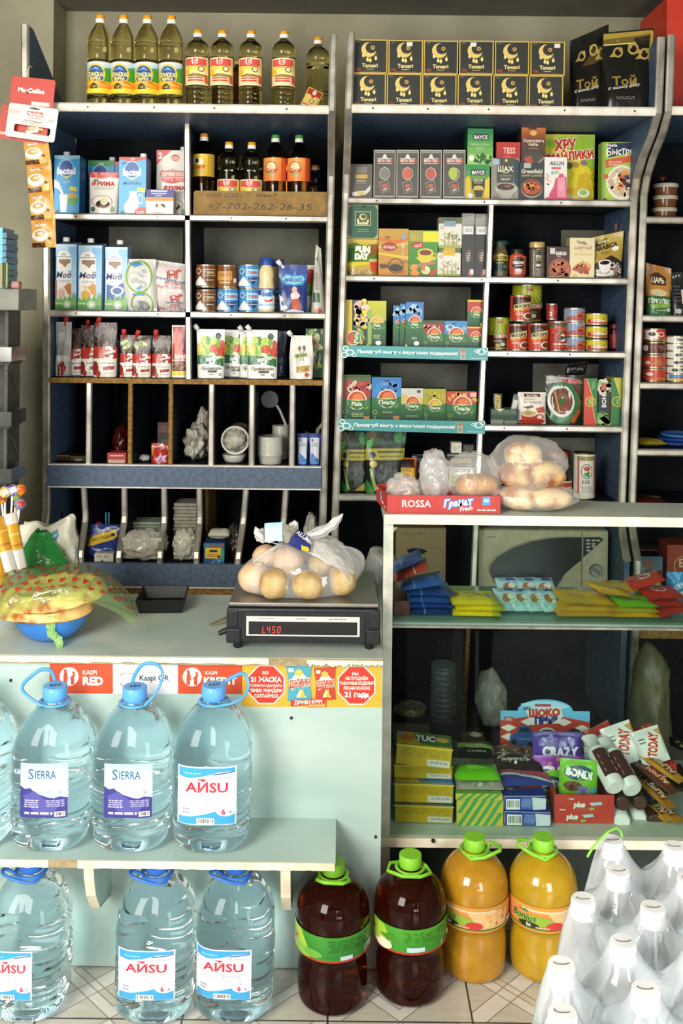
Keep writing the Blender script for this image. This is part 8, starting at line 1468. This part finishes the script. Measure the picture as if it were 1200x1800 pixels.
lying('black and green packet behind the lime green one',800,872,1360,2.60,.1,.026,'#1c1f18',[('r',10,40,96,66,'#8ca844'),('t','SECRET',56,54,12,'#c8ccb8',60,{'s': .2}),('l',30,76,80,86,1,'#8c9080')],2.9,ZD1+.0885)
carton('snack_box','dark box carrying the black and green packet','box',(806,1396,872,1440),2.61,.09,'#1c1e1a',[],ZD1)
lying('dark brown wafer packet at the back above the lime green one',812,856,1350,2.72,.08,.02,'#3a2a20',[('e',60,50,24,20,'#c0b4a4')],4.9,ZD1+.075)
MARQ=[('r',0,0,100,40,'#c8c4c4'),('g',0,40,100,100,'#2c3c94','#24348a'),('t','МАКОВЫЙ',40,22,16,'#3c3c5c',54,{'s': .2,'b': .03}),('n',24,52,20,18,14,8,['#8c6c54','#b89880','#5c4438']),('p',[(44,44),(96,34),(98,54),(50,58)],'#b84c40')]
def cookie(lab,x0,x1,zz,hh,Y,rz):
    block(lab,x0,x1,zz,hh,Y,.085,'#2c3c98','#c8c4c8','#b8b8c0',[('b',6,20,38,92),('r',40,10,66,92,'#4c64ac'),('l',42,20,64,80,4,'#8c9cc8'),('p',[(66,8),(98,16),(98,90),(68,94)],'#c8ccd4')],MARQ,'biscuit_pack','pack',rz)
cookie('blue biscuit pack at the bottom of the pile left of the red box',886,968,ZD1,.036,2.46,-.03); cookie('blue and white biscuit pack second in the pile left of the red box',884,960,ZD1+.0366,.036,2.465,.02)
lying('blue and red packet on top of the two blue biscuit packs',880,972,1400,2.49,.1,.022,'#34408c',[('p',[(0,20),(100,60),(100,80),(0,40)],'#b8483c'),('p',[(0,44),(100,84),(100,92),(0,56)],'#c8c4c4')],2.7,ZD1+.0735,.06,0)
lying('black and white marbled wafer packet above the blue biscuit packs',872,956,1370,2.555,.085,.026,'#2a221c',[('n',50,40,46,36,46,8,['#c8c0b4','#5c4838','#8c7058','#1c1612','#e0d8cc']),('t','НАТУРЕЛЬ',46,60,14,'#d8d0c4',60,{'s': .2})],6.6,ZD1+.078,-.04,.1)
lying('brown and white wafer packet behind the marbled one',870,946,1350,2.65,.07,.03,'#5c4430',[('n',50,50,46,36,40,8,['#c8b8a4','#7c5c40','#3c2c20','#a88c70'])],8.6,ZD1+.058,.03,.15)
carton('snack_box','plain dark box holding up the brown and white wafer packet','box',(884,1394,946,1420),2.61,.10,'#2a2a30',[],ZD1)
# display box with a rounded header
YD=2.74; dbx=thing('display_box','blue and red sweets display box with an arched header showing a blue car','display box',(at(957,1400,YD).x,YD,ZD1))
hx0,hx1=at(879,1300,YD).x-dbx.location.x,at(1036,1300,YD).x-dbx.location.x; hz0,hz1,hz2=at(957,1318,YD).z-ZD1,at(957,1250,YD).z-ZD1,at(957,1230,YD).z-ZD1
W_=hx1-hx0; arc=[(hx0+W_*(.5-.31*math.cos(PI*k/14)),hz1+(hz2-hz1)*1.02*math.sin(PI*k/14)+.0) for k in range(15)]
poly=[(hx0,0),(hx1,0),(hx1,hz1)]+arc[::-1]+[(hx0,hz1)]
mb=MB(); mb.prism(poly,0,.002,M('#6cb4dc',.4)); HH=hz2
def hmp(u,v,o): return (hx0+W_*u,-o,hz2-(hz2-hz0)*v)
art(mb,[('p',[(0,42),(30,34),(70,34),(100,44),(100,100),(0,100)],'#b83c28')]+[('p',[(x,y),(x+9,y-7),(x+18,y),(x+9,y+8)],'#dcd4cc') for x,y in ((-0,56),(0,74),(22,44),(62,44),(82,56),(80,72))]+[('p',[(22,8),(40,2),(62,3),(78,12),(70,18),(30,20)],'#a8d0e4'),
    ('r',38,8,56,13,'#b83c34'),('p',[(28,20),(66,14),(70,30),(66,46),(34,50)],'#dcd8d4'),('t','ШОКО',49,25,14,'#c0402c',36,{'b': .08,'r': .06}),('t','ПРИЗ',51,40,13,'#2c3a80',32,{'b': .08,'r': .06}),('t','285-',30,16,7,'#2c2c34',14,{'s': .3}),('p',[(4,34),(14,34),(14,44),(9,50),(4,44)],'#b84438'),('l',5,36,13,42,2,'#e4dcd4')]
   +[('p',[(10,84),(11,70),(18,66),(20,54),(26,50),(32,52),(35,64),(38,72),(37,90),(14,94)],'#2c5494'),('p',[(20,64),(22,55),(30,54),(33,64)],'#1c2c44'),('e',15,86,3,8,'#1c1f28'),('e',33,89,3,6,'#1c1f28'),('r',20,76,36,79,'#5c84b8'),('e',52,66,10,12,'#c8c4bc'),('e',52,64,8,6,'#2c3c44'),('r',43,72,61,82,'#1c2024'),('p',[(72,74),(74,62),(82,56),(90,64),(90,80),(74,82)],'#2c4858'),('p',[(74,62),(82,54),(90,60)],'#1c2430')],hmp,W_/(hz2-hz0),.0005,.0002)
mb.build('header',dbx)
b_=MB(); b_.box(hx0,hx1,-.10,-.098,0,.055,M('#4c4a44',.5)); b_.box(hx0,hx0+.002,-.098,0,0,hz0-.005,M('#57544c',.5)); b_.box(hx1-.002,hx1,-.098,0,0,hz0-.005,M('#57544c',.5)); b_.box(hx0+.002,hx1-.002,-.098,0,0,.002,M('#57544c',.5)); b_.build('tray',dbx)
for i in range(3):
    q=MB(); q.ico((0,0,.014),(.022,.02,.014),noisy('red_foil','#a82c1c','#c84030',30,.25),3,crumple(i+2.2,.15,2)); tag(q.build('sweet',None,(dbx.location.x+hx0+.035+i*.05,YD-.045,ZD1+.0022+0)),('red sweet at the left in the display box','red sweet in the middle of the display box','red sweet at the right in the display box')[i],'sweet')
# the red box with open top and bags of sweets
YR=2.478; rb=thing('sweet_box','red open box of sweets printed with the word plus twice','box',(at(1026,1460,YR).x,YR,ZD1)); RB=noisy('red_printed_card','#b43428','#bc3c2e',20,.4)
rx0,rx1=at(974,1440,YR).x-rb.location.x,at(1079,1440,YR).x-rb.location.x; rh=at(1026,1397,YR).z-ZD1; RD_=.16
mb=MB(); mb.box(rx0,rx1,0,.002,0,rh,RB); mb.box(rx0,rx0+.002,.002,RD_,0,rh*1.15,RB); mb.box(rx1-.002,rx1,.002,RD_,0,rh*1.1,RB); mb.box(rx0+.002,rx1-.002,RD_-.002,RD_,0,rh*1.3,RB); mb.box(rx0+.002,rx1-.002,.002,RD_-.002,0,.002,RB)
art(mb,[('t','plus',42,34,18,'#e8dcd4',30,{'b': .05,'s': .1}),('t','plus',30,76,18,'#e8dcd4',30,{'b': .05,'s': .1}),('p',[(58,28),(78,24),(80,34),(62,38)],'#a8c0cc'),('p',[(46,70),(64,66),(66,76),(50,80)],'#a8c0cc'),('l',38,46,56,53,1,'#8c6c60'),('l',26,88,44,95,1,'#8c6c60'),('e',62,48,5,5,'#8ca444'),('e',48,90,5,5,'#8ca444'),('r',24,12,32,16,'#e0c8c0'),('r',8,50,18,54,'#e0c8c0'),('l',62,82,92,90,2,'#c0584c')],lambda u,v,o: (rx0+(rx1-rx0)*u,-o,rh*(1-v)),(rx1-rx0)/rh,.0004)
mb.build('tray',rb)
def candy(lab,r,Y,z,col,its,rz,tx=-.25,ry=0.,T=.022,seed=1.): 
    x,zb,w,h=rect(*r,Y); mb,_=pouch_mb(w,h/math.cos(tx),T,col,its,seed=seed,wr=.004,n=16); return tag(mb.build('sweet_bag',None,(x,Y+T,zb if z is None else z),(tx,ry,rz)),lab,'sweet bag')
BON=[('g',0,0,100,100,'#74b42c','#64a824'),('e',48,30,40,17,'#20345c'),('t','BONDI',49,31,17,'#ece8dc',68,{'b': .06,'r': -.14}),('e',34,62,24,12,'#5c3424'),('n',34,62,22,10,10,6,['#7c4c34','#4c2818']),('p',[(44,62),(70,60),(86,92),(70,90)],'#6c64a0'),('n',66,78,18,12,14,6,['#5c5494','#8480b0','#4c8c3c']),('e',88,70,8,8,'#4c94a0')]
candy('purple sweet bag with white lettering, rearmost in the red box',(938,1293,1026,1400),YR+.10,ZD1+.01,'#4a2c84',[('g',0,0,100,50,'#44287c','#54349c'),('t','CRAZY',55,30,15,'#e0dce4',74,{'b': .06}),('t','PARTY',55,46,12,'#e0dce4',74,{'b': .06}),('n',50,16,44,12,14,5,['#8c78bc','#6c54a4','#a894c8']),('r',0,52,100,100,'#8c3c98')],0,-.12,.02,seed=2)
candy('violet sweet bag half hidden between the purple and green ones',(940,1328,1030,1405),YR+.07,ZD1+.006,'#9034a0',[('n',50,14,44,10,10,5,['#c86cb0','#b84c8c','#d88c6c']),('t','CRAZY',50,30,18,'#e0d4dc',70,{'b': .06})],0,-.15,.02,seed=5)
candy('lime green sweet bag tilted left behind the front one',(946,1348,1002,1408),YR+.045,ZD1+.004,'#6cac28',BON,0,-.2,-.1,seed=3)
candy('lime green sweet bag with dark blue emblem, front one in the red box',(984,1336,1052,1406),YR+.01,ZD1+.040,'#70b02c',BON,0,-.12,.07,seed=6)
candy('green and white flowered packet behind the purple bag',(1022,1296,1040,1345),YR+.14,ZD1+.07,'#5cb04c',[('n',50,20,40,20,12,12,['#e4ece0','#7cc464']),('r',0,50,100,100,'#a8d0dc')],0,0,.05,.014)
# wafer rolls and the rest on the right
def roll(lab,px,py,Y,L_,r,body,end,tilt,yaw,tip=None,art_=()):
    p=at(px,py,Y); mb=MB(); tf=Matrix.Rotation(yaw,4,'Z') @ Matrix.Rotation(-PI/2+tilt,4,'X')
    mb.lathe([(0,r*.25),(.0005,r*.8),(.004,r),(L_*.7,r)],M(body,.3),28,tf=tf,rf=lambda a,z,q: 1+.05*noise.noise(Vector((math.cos(a)*3+px,math.sin(a)*3,z*60))))
    mb.lathe([(L_*.7,r*.98),(L_*.78,r*.6),(L_,r*.9)],M(body,.3),20,sx=1,sy=.5,tf=tf)
    mb.lathe([(-.0006,.001),(-.0006,r*.78)],M(end,.35),24,tf=tf,cap=False)
    if tip:
        for a0 in (0,):
            vs=[]
            for j in range(9):
                for i in range(9):
                    a=-PI/2+(i/8-.5)*-1.9; z=L_*(.14+.5*j/8); vs.append(tf @ Vector((math.cos(a)*(r*1.03+.0006),math.sin(a)*(r*1.03+.0006),z)))
            mb.add(vs,[(j*9+i,j*9+i+1,(j+1)*9+i+1,(j+1)*9+i) for j in range(8) for i in range(8)],M(tip,.3),True)
            for q in range(3):
                vs=[tf @ Vector((math.cos(-PI/2+s)*(r*1.03+.0014),math.sin(-PI/2+s)*(r*1.03+.0014),L_*(.2+.13*q+dz))) for s,dz in ((-.6,0),(.6,0),(.6,.07),(-.6,.07))]
                mb.add(vs,[(0,1,2,3)],M('#d8a09c',.3))
    return tag(mb.build('wafer_roll',None,p),lab,'biscuit roll')
roll('white biscuit roll, lower left of the stacked rolls',1094,1446,2.475,.12,.0215,'#d8d4d0','#e4e0dc',.0,.0)
roll('white biscuit roll, lower right beside the dark wrapped one',1124,1440,2.50,.12,.0190,'#d0ccc8','#e0dcd8',.0,-.1)
roll('dark brown biscuit roll standing on the white ones, left of two',1095,1413,2.485,.12,.0190,'#3a2018','#4c2c20',.0,.05)
roll('dark brown biscuit roll on the white ones, right of two',1125,1412,2.495,.12,.0190,'#3a2018','#4c2c20',.0,-.05)
roll('dark brown biscuit roll lowest, next to the golden bars',1152,1446,2.49,.12,.0210,'#361c14','#48281c',.0,-.05)
roll('white biscuit roll with a brown label, left one on top of the rolls',1082,1385,2.47,.16,.0245,'#dad6d2','#e6e2de',.40,.22,'#4c2c28')
roll('white biscuit roll with a brown label, right one on top of the rolls',1113,1389,2.475,.16,.0245,'#dad6d2','#e6e2de',.40,.26,'#4c2c28')
TD=[('r',0,0,100,8,'#c8c0bc'),('t','TODAY',50,56,34,'#e4d8c8',None,{'r': -1.1,'b': .09}),('t','TODAY',50,56,34,'#c0342c',None,{'r': -1.1,'b': .05}),('l',10,30,34,60,3,'#6c645c'),('p',[(60,4),(96,2),(96,18),(70,22)],'#c08a4c')]
TDY=[('r',0,0,100,100,'#dcd8d4'),('p',[(70,0),(100,0),(100,30),(84,20)],'#c49a5c'),('t','TODAY',56,46,27,'#e8dcc4',84,{'r': 1.15,'b': .1}),('t','TODAY',56,46,27,'#bc3028',80,{'r': 1.15,'b': .05}),('l',12,22,36,40,2,'#4c5c44')]
def slab(lab,r,Y,T,col,its,rot,seed): x,zb,w,h=rect(*r,Y); mb,_=pouch_mb(w,h,T,col,its,seed=seed,wr=.006,n=18); return tag(mb.build('snack_packet',None,(x,Y+T,zb),rot),lab,'packet')
slab('white packet with big red letters, left one leaning on the rolls',(1084,1284,1140,1352),2.58,.03,'#dcd8d4',TDY,(-.35,-.35,0),2.); slab('white packet with big red letters, right one leaning on the pile',(1136,1292,1186,1352),2.56,.03,'#dcd8d4',TDY,(-.35,-.32,0),5.)
slab('white and red packet behind the left lettered packet',(1052,1282,1100,1330),2.66,.026,'#d0c8c4',[('r',0,0,100,30,'#b84038'),('n',60,60,30,30,12,8,['#8c5044','#c8b8ac'])],(-.3,-.5,0),7.)
slab('red and cream packet behind the right lettered packet',(1104,1288,1160,1320),2.67,.026,'#b8a090',[('p',[(40,0),(100,0),(100,40),(50,50)],'#b84034'),('n',70,30,24,24,12,9,['#c8985c','#a87840'])],(-.3,-.3,0),3.)
blob('dark_packet','black shiny packet between the brown rolls and the golden bars','packet',(1122,1372,1180,1428),2.53,.07,M('#14181c',.18),3.9,.22,2.2,z=at(1150,1424,2.53).z)
carton('snack_box','red box end with a pale lower edge under the lettered packets','box',(1148,1346,1192,1366),2.58,.1,'#b8302a',[('r',0,84,100,100,'#d8cfc4')],at(1170,1366,2.58).z,rz=.1,ry=-.14)
for i,(px,py,Y,c,lab) in enumerate(((1178,1442,2.47,'#c08a34','golden chocolate bar lowest at the right edge'),(1196,1444,2.465,'#b47c2c','golden chocolate bar at the very right edge of the lower compartment'),(1180,1418,2.48,'#a06a28','bronze chocolate bar lying on the golden ones'),(1186,1392,2.50,'#5c3420','brown chocolate bar with a red name, on the bronze bar'),(1198,1372,2.52,'#b8842c','golden chocolate bar highest at the right edge'))):
    p=at(px,py,Y); mb,_=pouch_mb(.036,.12,.016,c,[('r',20,20,80,80,'#7c4420' if i != 3 else '#a83c30'),('t','ALPEN',50,50,14,'#e0c8a0',None,{'r': PI/2,'b': .03})],seed=i*1.3+.5,wr=.003,n=14); mb.v=[(vx,vz,-vy) for vx,vy,vz in mb.v]; mb.v=[(a_,b_-.0,c_+.01) for a_,b_,c_ in mb.v]
    tag(mb.build('chocolate_bar',None,(p.x,Y-.0,max(ZD1,p.z-.012)),(.25 if i > 1 else .0,0,.3+.1*i)),lab,'chocolate bar')
blob('snack_bag','olive snack bag behind the red box end at the right edge','bag',(1184,1330,1226,1390),2.62,.08,noisy('olive_foil','#5c6434','#8c8c4c',20,.3),5.2,.3,2.4,z=ZD1+.12)
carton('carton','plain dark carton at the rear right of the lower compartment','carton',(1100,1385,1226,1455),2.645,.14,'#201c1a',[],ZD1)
# things deep behind the showcase
blob('wrapped_bundle','bundle wrapped in clear film standing behind the display box','bundle',(842,1198,898,1300),2.98,.18,PLAS_MILK,3.4,.2,2.,z=at(870,1300,2.98).z,flatb=False)
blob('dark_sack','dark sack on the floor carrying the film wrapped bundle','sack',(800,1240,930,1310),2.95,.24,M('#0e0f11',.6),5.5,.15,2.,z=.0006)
o=bpy.data.objects['dark_sack']; zt=max(v.co.z for v in o.data.vertices); k=(at(870,1302,2.98).z-.002)/zt
for v in o.data.vertices: v.co.z *= k
blob('flour_sack','large olive translucent sack in the shade behind the showcase at the right','sack',(1116,1126,1200,1300),3.0,.18,noisy('olive_sack','#4c4834','#6a6448',9,.4,5,bump=.3),4.4,.12,1.6,z=.0006)
o=bpy.data.objects['flour_sack']; zt=max(v.co.z for v in o.data.vertices); k=at(1160,1128,3.1).z/zt
for v in o.data.vertices:
    t=v.co.z/zt; r_=math.sqrt(max(.02,1-(2*t-1) ** 2)); g_=min(1.,1.02-.22*t-.55*max(0,(t-.86)/.14) ** 1.5); v.co.x *= g_/r_; v.co.y *= min(1.25,g_/r_); v.co.z *= k
cups2=[(0,.04)]
for i in range(10): cups2 += [(.02+.018*i,.044),(.021+.018*i,.0455),(.027+.018*i,.0455),(.028+.018*i,.044)]
q=at(782,1250,3.35); tag(MB().lathe(cups2,film('dim_cups','#8c9c98',.5,.4,.2),28).build('plastic_cups',None,(q.x,3.40,.1208)),'stack of clear cups in deep shade behind the cracker packs','cups')
# ------------------------------------------------------------------ on top of the showcase
ZG1=ZG+.0008
YR2=2.415; bx=thing('bread_tray','low red cardboard tray printed with white and blue lettering on the showcase top','tray',(at(779,905,YR2).x,YR2,ZG1)); RC=noisy('red_tray_card','#a82e26','#b43830',30,.5)
tx0,tx1=at(680,900,YR2).x-bx.location.x,at(879,900,YR2).x-bx.location.x; th_=at(779,871,YR2).z-ZG1; TD_=.145; sk=at(662,880,YR2+TD_).x-at(680,880,YR2).x-bx.location.x*0
bl=at(661,870,YR2+TD_).x-bx.location.x
mb=MB()
def wall(a,b,h_=th_,t_=.0025):
    a,b=Vector((a[0],a[1],0)),Vector((b[0],b[1],0)); d=(b-a).normalized(); n=Vector((-d.y,d.x,0))*t_
    vs=[a,b,b+n,a+n]; vs=[tuple(v) for v in vs]+[(v.x,v.y,h_) for v in vs]
    mb.add(vs,[(3,2,1,0),(4,5,6,7)]+[(k,(k+1) % 4,4+(k+1) % 4,4+k) for k in range(4)],RC)
c_=[(tx0,0),(tx1,0),(tx1-.004,TD_),(bl,TD_)]
for k in range(4): wall(c_[k],c_[(k+1) % 4])
mb.add([(x,y,.001) for x,y in c_]+[(x,y,.003) for x,y in c_],[(3,2,1,0),(4,5,6,7)],RC)
w=tx1-tx0
art(mb,[('t','ROSSA',26,46,40,'#ece0d4',34,{'b': .012}),('t','Гранат',63,36,40,'#3c80c0',27,{'s': .25,'b': .12,'r': .1}),('t','Гранат',63,36,40,'#dce8f0',25,{'s': .25,'b': .03,'r': .1}),('t','Fresh',70,70,24,'#ece4dc',11,{'s': .3,'r': .15}),('p',[(84,6),(91,4),(91,48),(84,54)],'#3c90cc'),('e',87.5,26,2.4,10,'#a8d0e8'),('l',79,74,96,88,1,'#e0d0c8')]+[('r',x,0,x+.3,100,'#983028') for x in range(2,100,4)][:0],lambda u,v,o: (tx0+w*u,-o,th_*(1-v)),w/th_,.0004)
def smp(u,v,o): x=bl+(tx0-bl)*u; y=TD_*(1-u); n=Vector((-(TD_),-(tx0-bl)*-1*0-abs(tx0-bl),0)).normalized(); return (x+n.x*o,y+n.y*o,th_*(1-v))
art(mb,[('t','Гр',48,40,40,'#3c80c0',40,{'s': .2,'b': .1}),('t','Гр',48,40,40,'#e0e8f0',36,{'s': .2}),('e',64,66,8,8,'#ece4dc'),('l',74,72,96,90,1,'#e0d0c8'),('e',16,16,12,5,'#e0d8d0')],smp,.16/th_,.0006)
mb.build('card',bx)
CRUST=noisy('bread_crust','#8c4c1c','#dcb878',20,.5,5,bump=.25,ramp=(.40,.60)); CRUSTL=noisy('pale_bread_crust','#a86428','#e2c692',20,.5,5,bump=.25,ramp=(.36,.54))
BF=film('bread_bag','#f2f0ea',.87,.40,.1,bump=.5,scale=40)
def bread(lab,cx,cy,rx,rz,Y,ry,mat,seed,dents=(),z=None,sq=.62):
    p=at(cx,cy,Y); k=Y/F; mb=MB()
    def f(q):
        r=(abs(q.x) ** 2.6+abs(q.y) ** 2.6+abs(q.z) ** 2.4) ** (-1/2.5); s=1+.05*noise.noise(q*2+Vector((seed,0,0)))
        for d in dents: s *= 1-.34*math.exp(-((q.x-d)/.13) ** 2)
        return r*s
    mb.ico((0,0,0),(rx*k,ry,rz*k),mat,4,f); zz=p.z if z is None else z+rz*k*.98
    return tag(mb.build('bread_loaf',None,(p.x,Y+ry,zz)),lab,'bread'),zz
def bagwrap(name,lab,r,Y,dy,seed,z=None,tail=None,mat=None,amp=.13,fq=2.6):
    mb,loc=blob('','','',r,Y,dy,mat or BF,seed,amp,fq,z,4,None,False,False); return tag(mb.build(name,None,loc),lab,'bag')
bread('pale loaf scored into two, lowest on the showcase top',946,889,66,22,2.42,.05,CRUSTL,1.,(.0,),ZG1+.001)
bagwrap('bread_bag','clear bag round the lowest pale loaf',(866,858,1030,914),2.40,.135,3.3,ZG1,amp=.07)
bread('broad browned loaf in the middle of the bread pile',940,838,60,26,2.43,.05,CRUST,2.,(.1,),at(940,865,2.43).z)
bread('small round loaf at the top of the bread pile',924,806,33,24,2.45,.04,CRUSTL,3.,(),at(924,828,2.45).z)
bagwrap('bread_bag','clear bag knotted round the two upper loaves of the pile',(862,772,1012,870),2.405,.15,6.1,at(940,869,2.43).z,amp=.12)
bread('golden brown loaf lying in a clear bag in the red tray',842,838,38,20,2.45,.045,noisy('golden_loaf','#9c5818','#d89c48',24,.5,6,bump=.25,ramp=(.3,.7)),4.,(),ZG1+.026)
bagwrap('bread_bag','clear bag round the golden loaf in the red tray',(786,798,893,874),2.422,.125,4.7,ZG1+.0035,amp=.14)
def tent(lab,cols,Y0,seed,mat): 
    pass
bagwrap('bread_bag','tall crumpled white clear bag in the middle of the red tray',(736,792,800,874),2.44,.09,8.3,ZG1+.0035,mat=film('white_bread_bag','#eeebe4',.72,.4,.12,bump=.6,scale=30),amp=.25,fq=2.2)
bagwrap('bread_bag','low crumpled clear bag at the left end of the red tray',(676,836,742,876),2.44,.09,2.2,ZG1+.0035,mat=film('white_bread_bag','#eeebe4',.72,.4,.12,bump=.6,scale=30),amp=.28,fq=2.4)
bread('bun in the low bag at the left end of the red tray',722,856,12,11,2.46,.02,CRUSTL,6.,(),ZG1+.01)
bread('thin crust piece in the tall white bag',756,858,16,8,2.46,.02,CRUST,7.,(),ZG1+.008)
# ------------------------------------------------------------------ shrink wrapped water packs at the front right
CAPZ=.785; BH=.33; PZ0=CAPZ-BH
SHR=film('shrink_film','#e9eef2',.66,.42,.12,'#f8fbfc',bump=.12,scale=18)
PETW=glassy('pet_water_bottle','#eef7fb',1.25,.03)
WCAP=noisy('white_cap','#dcdcdc','#ececec',20,.4)
packs=[[(.393,1.415),(.477,1.40),(.380,1.338),(.470,1.322),(.318,1.274),(.402,1.258)],[(.345,1.19),(.43,1.178),(.262,1.148),(.347,1.108),(.246,1.070),(.328,1.036)]]
stand=thing('low_table','low wooden table under the shrink wrapped water packs, below the picture edge','table',(.36,1.225,0)); WD=noisy('table_wood','#7c6444','#94795a',14,.6)
MB().box(-.17,.20,-.235,.235,PZ0-.025,PZ0-.001,WD,.002).build('tabletop',stand)
for sx in (-1,1):
    for sy in (-1,1): MB().box(sx*.145-.02,sx*.145+.02,sy*.21-.02,sy*.21+.02,0,PZ0-.0252,WD).build('leg',stand)
for pi,pk in enumerate(packs):
    pt=thing('water_pack',('shrink wrapped pack of white capped bottles, rear one with the green carrying strap','shrink wrapped pack of white capped bottles, nearest the camera')[pi],'water pack',(pk[0][0],pk[0][1],PZ0))
    o0=Vector((pk[0][0],pk[0][1],PZ0))
    for bi,(x,y) in enumerate(pk):
        mb=MB(); r=.0375
        mb.lathe(smoothprof([(.0,r*.7),(.004,r*.9),(.012,r),(.08,r*.97),(.12,r),(.18,r*.96),(.21,r),(.235,r*.93),(.262,r*.66),(.285,r*.40),(.298,.0135),(.306,.0132)],2),PETW,28,cx=x-o0.x,cy=y-o0.y); b=mb.build('bottle',pt)
        c=MB(); c.lathe([(BH-.022,.0158),(BH-.002,.0154),(BH,.0143)],WCAP,28,cx=x-o0.x,cy=y-o0.y,rf=lambda a,z,q: 1+.012*math.cos(a*28))
        rnd=random.Random(bi+10*pi)
        a0=rnd.uniform(-.5,.5); ln=[(math.cos(a0+t)*.009,math.sin(a0+t)*.004+.001,BH+.0006) for t in [PI+PI*.9*k/7 for k in range(8)]]
        c.tube([(p[0]+x-o0.x,p[1]+y-o0.y,p[2]) for p in ln],.0006,M('#5a5654',.5),5); c.build('cap',b)
    # film: tented over the caps, drawn in round the outside
    cx=sum(p[0] for p in pk)/6; cy=sum(p[1] for p in pk)/6
    def hull(a):
        d=Vector((math.cos(a),math.sin(a))); return max((Vector((p[0]-cx,p[1]-cy)).dot(d)) for p in pk) 
    def radius(a):
        best=9
        for k in range(48):
            b=2*PI*k/48; cs=math.cos(a-b)
            if cs > .05: best=min(best,(hull(b)+.0385)/cs)
        return best
    def top(x,y):
        z=-9
        for p in pk:
            d=math.hypot(x-p[0],y-p[1]); zz=BH-.006 if d < .0165 else BH-.006-.048*(1-math.exp(-(d-.0165)/.018))-.5*max(0,d-.042)
            z=max(z,zz)
        return max(z,.2)
    def film_pt(u,v,hull_r={}):
        a=2*PI*u; k=round(u*96) % 96
        if k not in hull_r: hull_r[k]=radius(2*PI*k/96)
        R=hull_r[k]
        if v < .72:
            s=v/.72; x,y=cx+math.cos(a)*R*s,cy+math.sin(a)*R*s; z=top(x,y)-.075*max(0,(s-.80)/.2) ** 2
            z -= .006*noise.noise(Vector((x*40,y*40,pi)))*(z < BH-.004)
        else:
            s=(v-.72)/.28; sh=1+.03*math.sin(PI*min(1,s*3)) ; x,y=cx+math.cos(a)*R*sh,cy+math.sin(a)*R*sh
            zt=top(cx+math.cos(a)*R,cy+math.sin(a)*R)-.075; z=zt*(1-s)+.006*s
            x += .003*noise.noise(Vector((a*4,z*30,3+pi))); y += .003*noise.noise(Vector((a*4,z*30,8+pi)))
        return Vector((x-o0.x,y-o0.y,z))
    mb=MB(); mb.grid(lambda u,v: film_pt(u,max(v,.004),hull_r=film_pt.__defaults__[0]),96,84,SHR,wrap=True); film_pt.__defaults__[0].clear(); mb.build('shrink_film',pt)
    if pi==0:
        st=MB(); q=[at(1032,1506,1.40),at(1040,1492,1.40),at(1052,1478,1.40),at(1068,1462,1.405),at(1082,1455,1.41),at(1090,1460,1.41),at(1094,1474,1.41)]
        sm=[]
        for i in range(len(q)-1):
            for j in range(4): sm.append(q[i].lerp(q[i+1],j/4)-o0)
        st.tube(sm,.0028,noisy('green_strap','#74b83c','#88cc4c',20,.4),8,flat=.5); st.build('carrying_strap',pt)
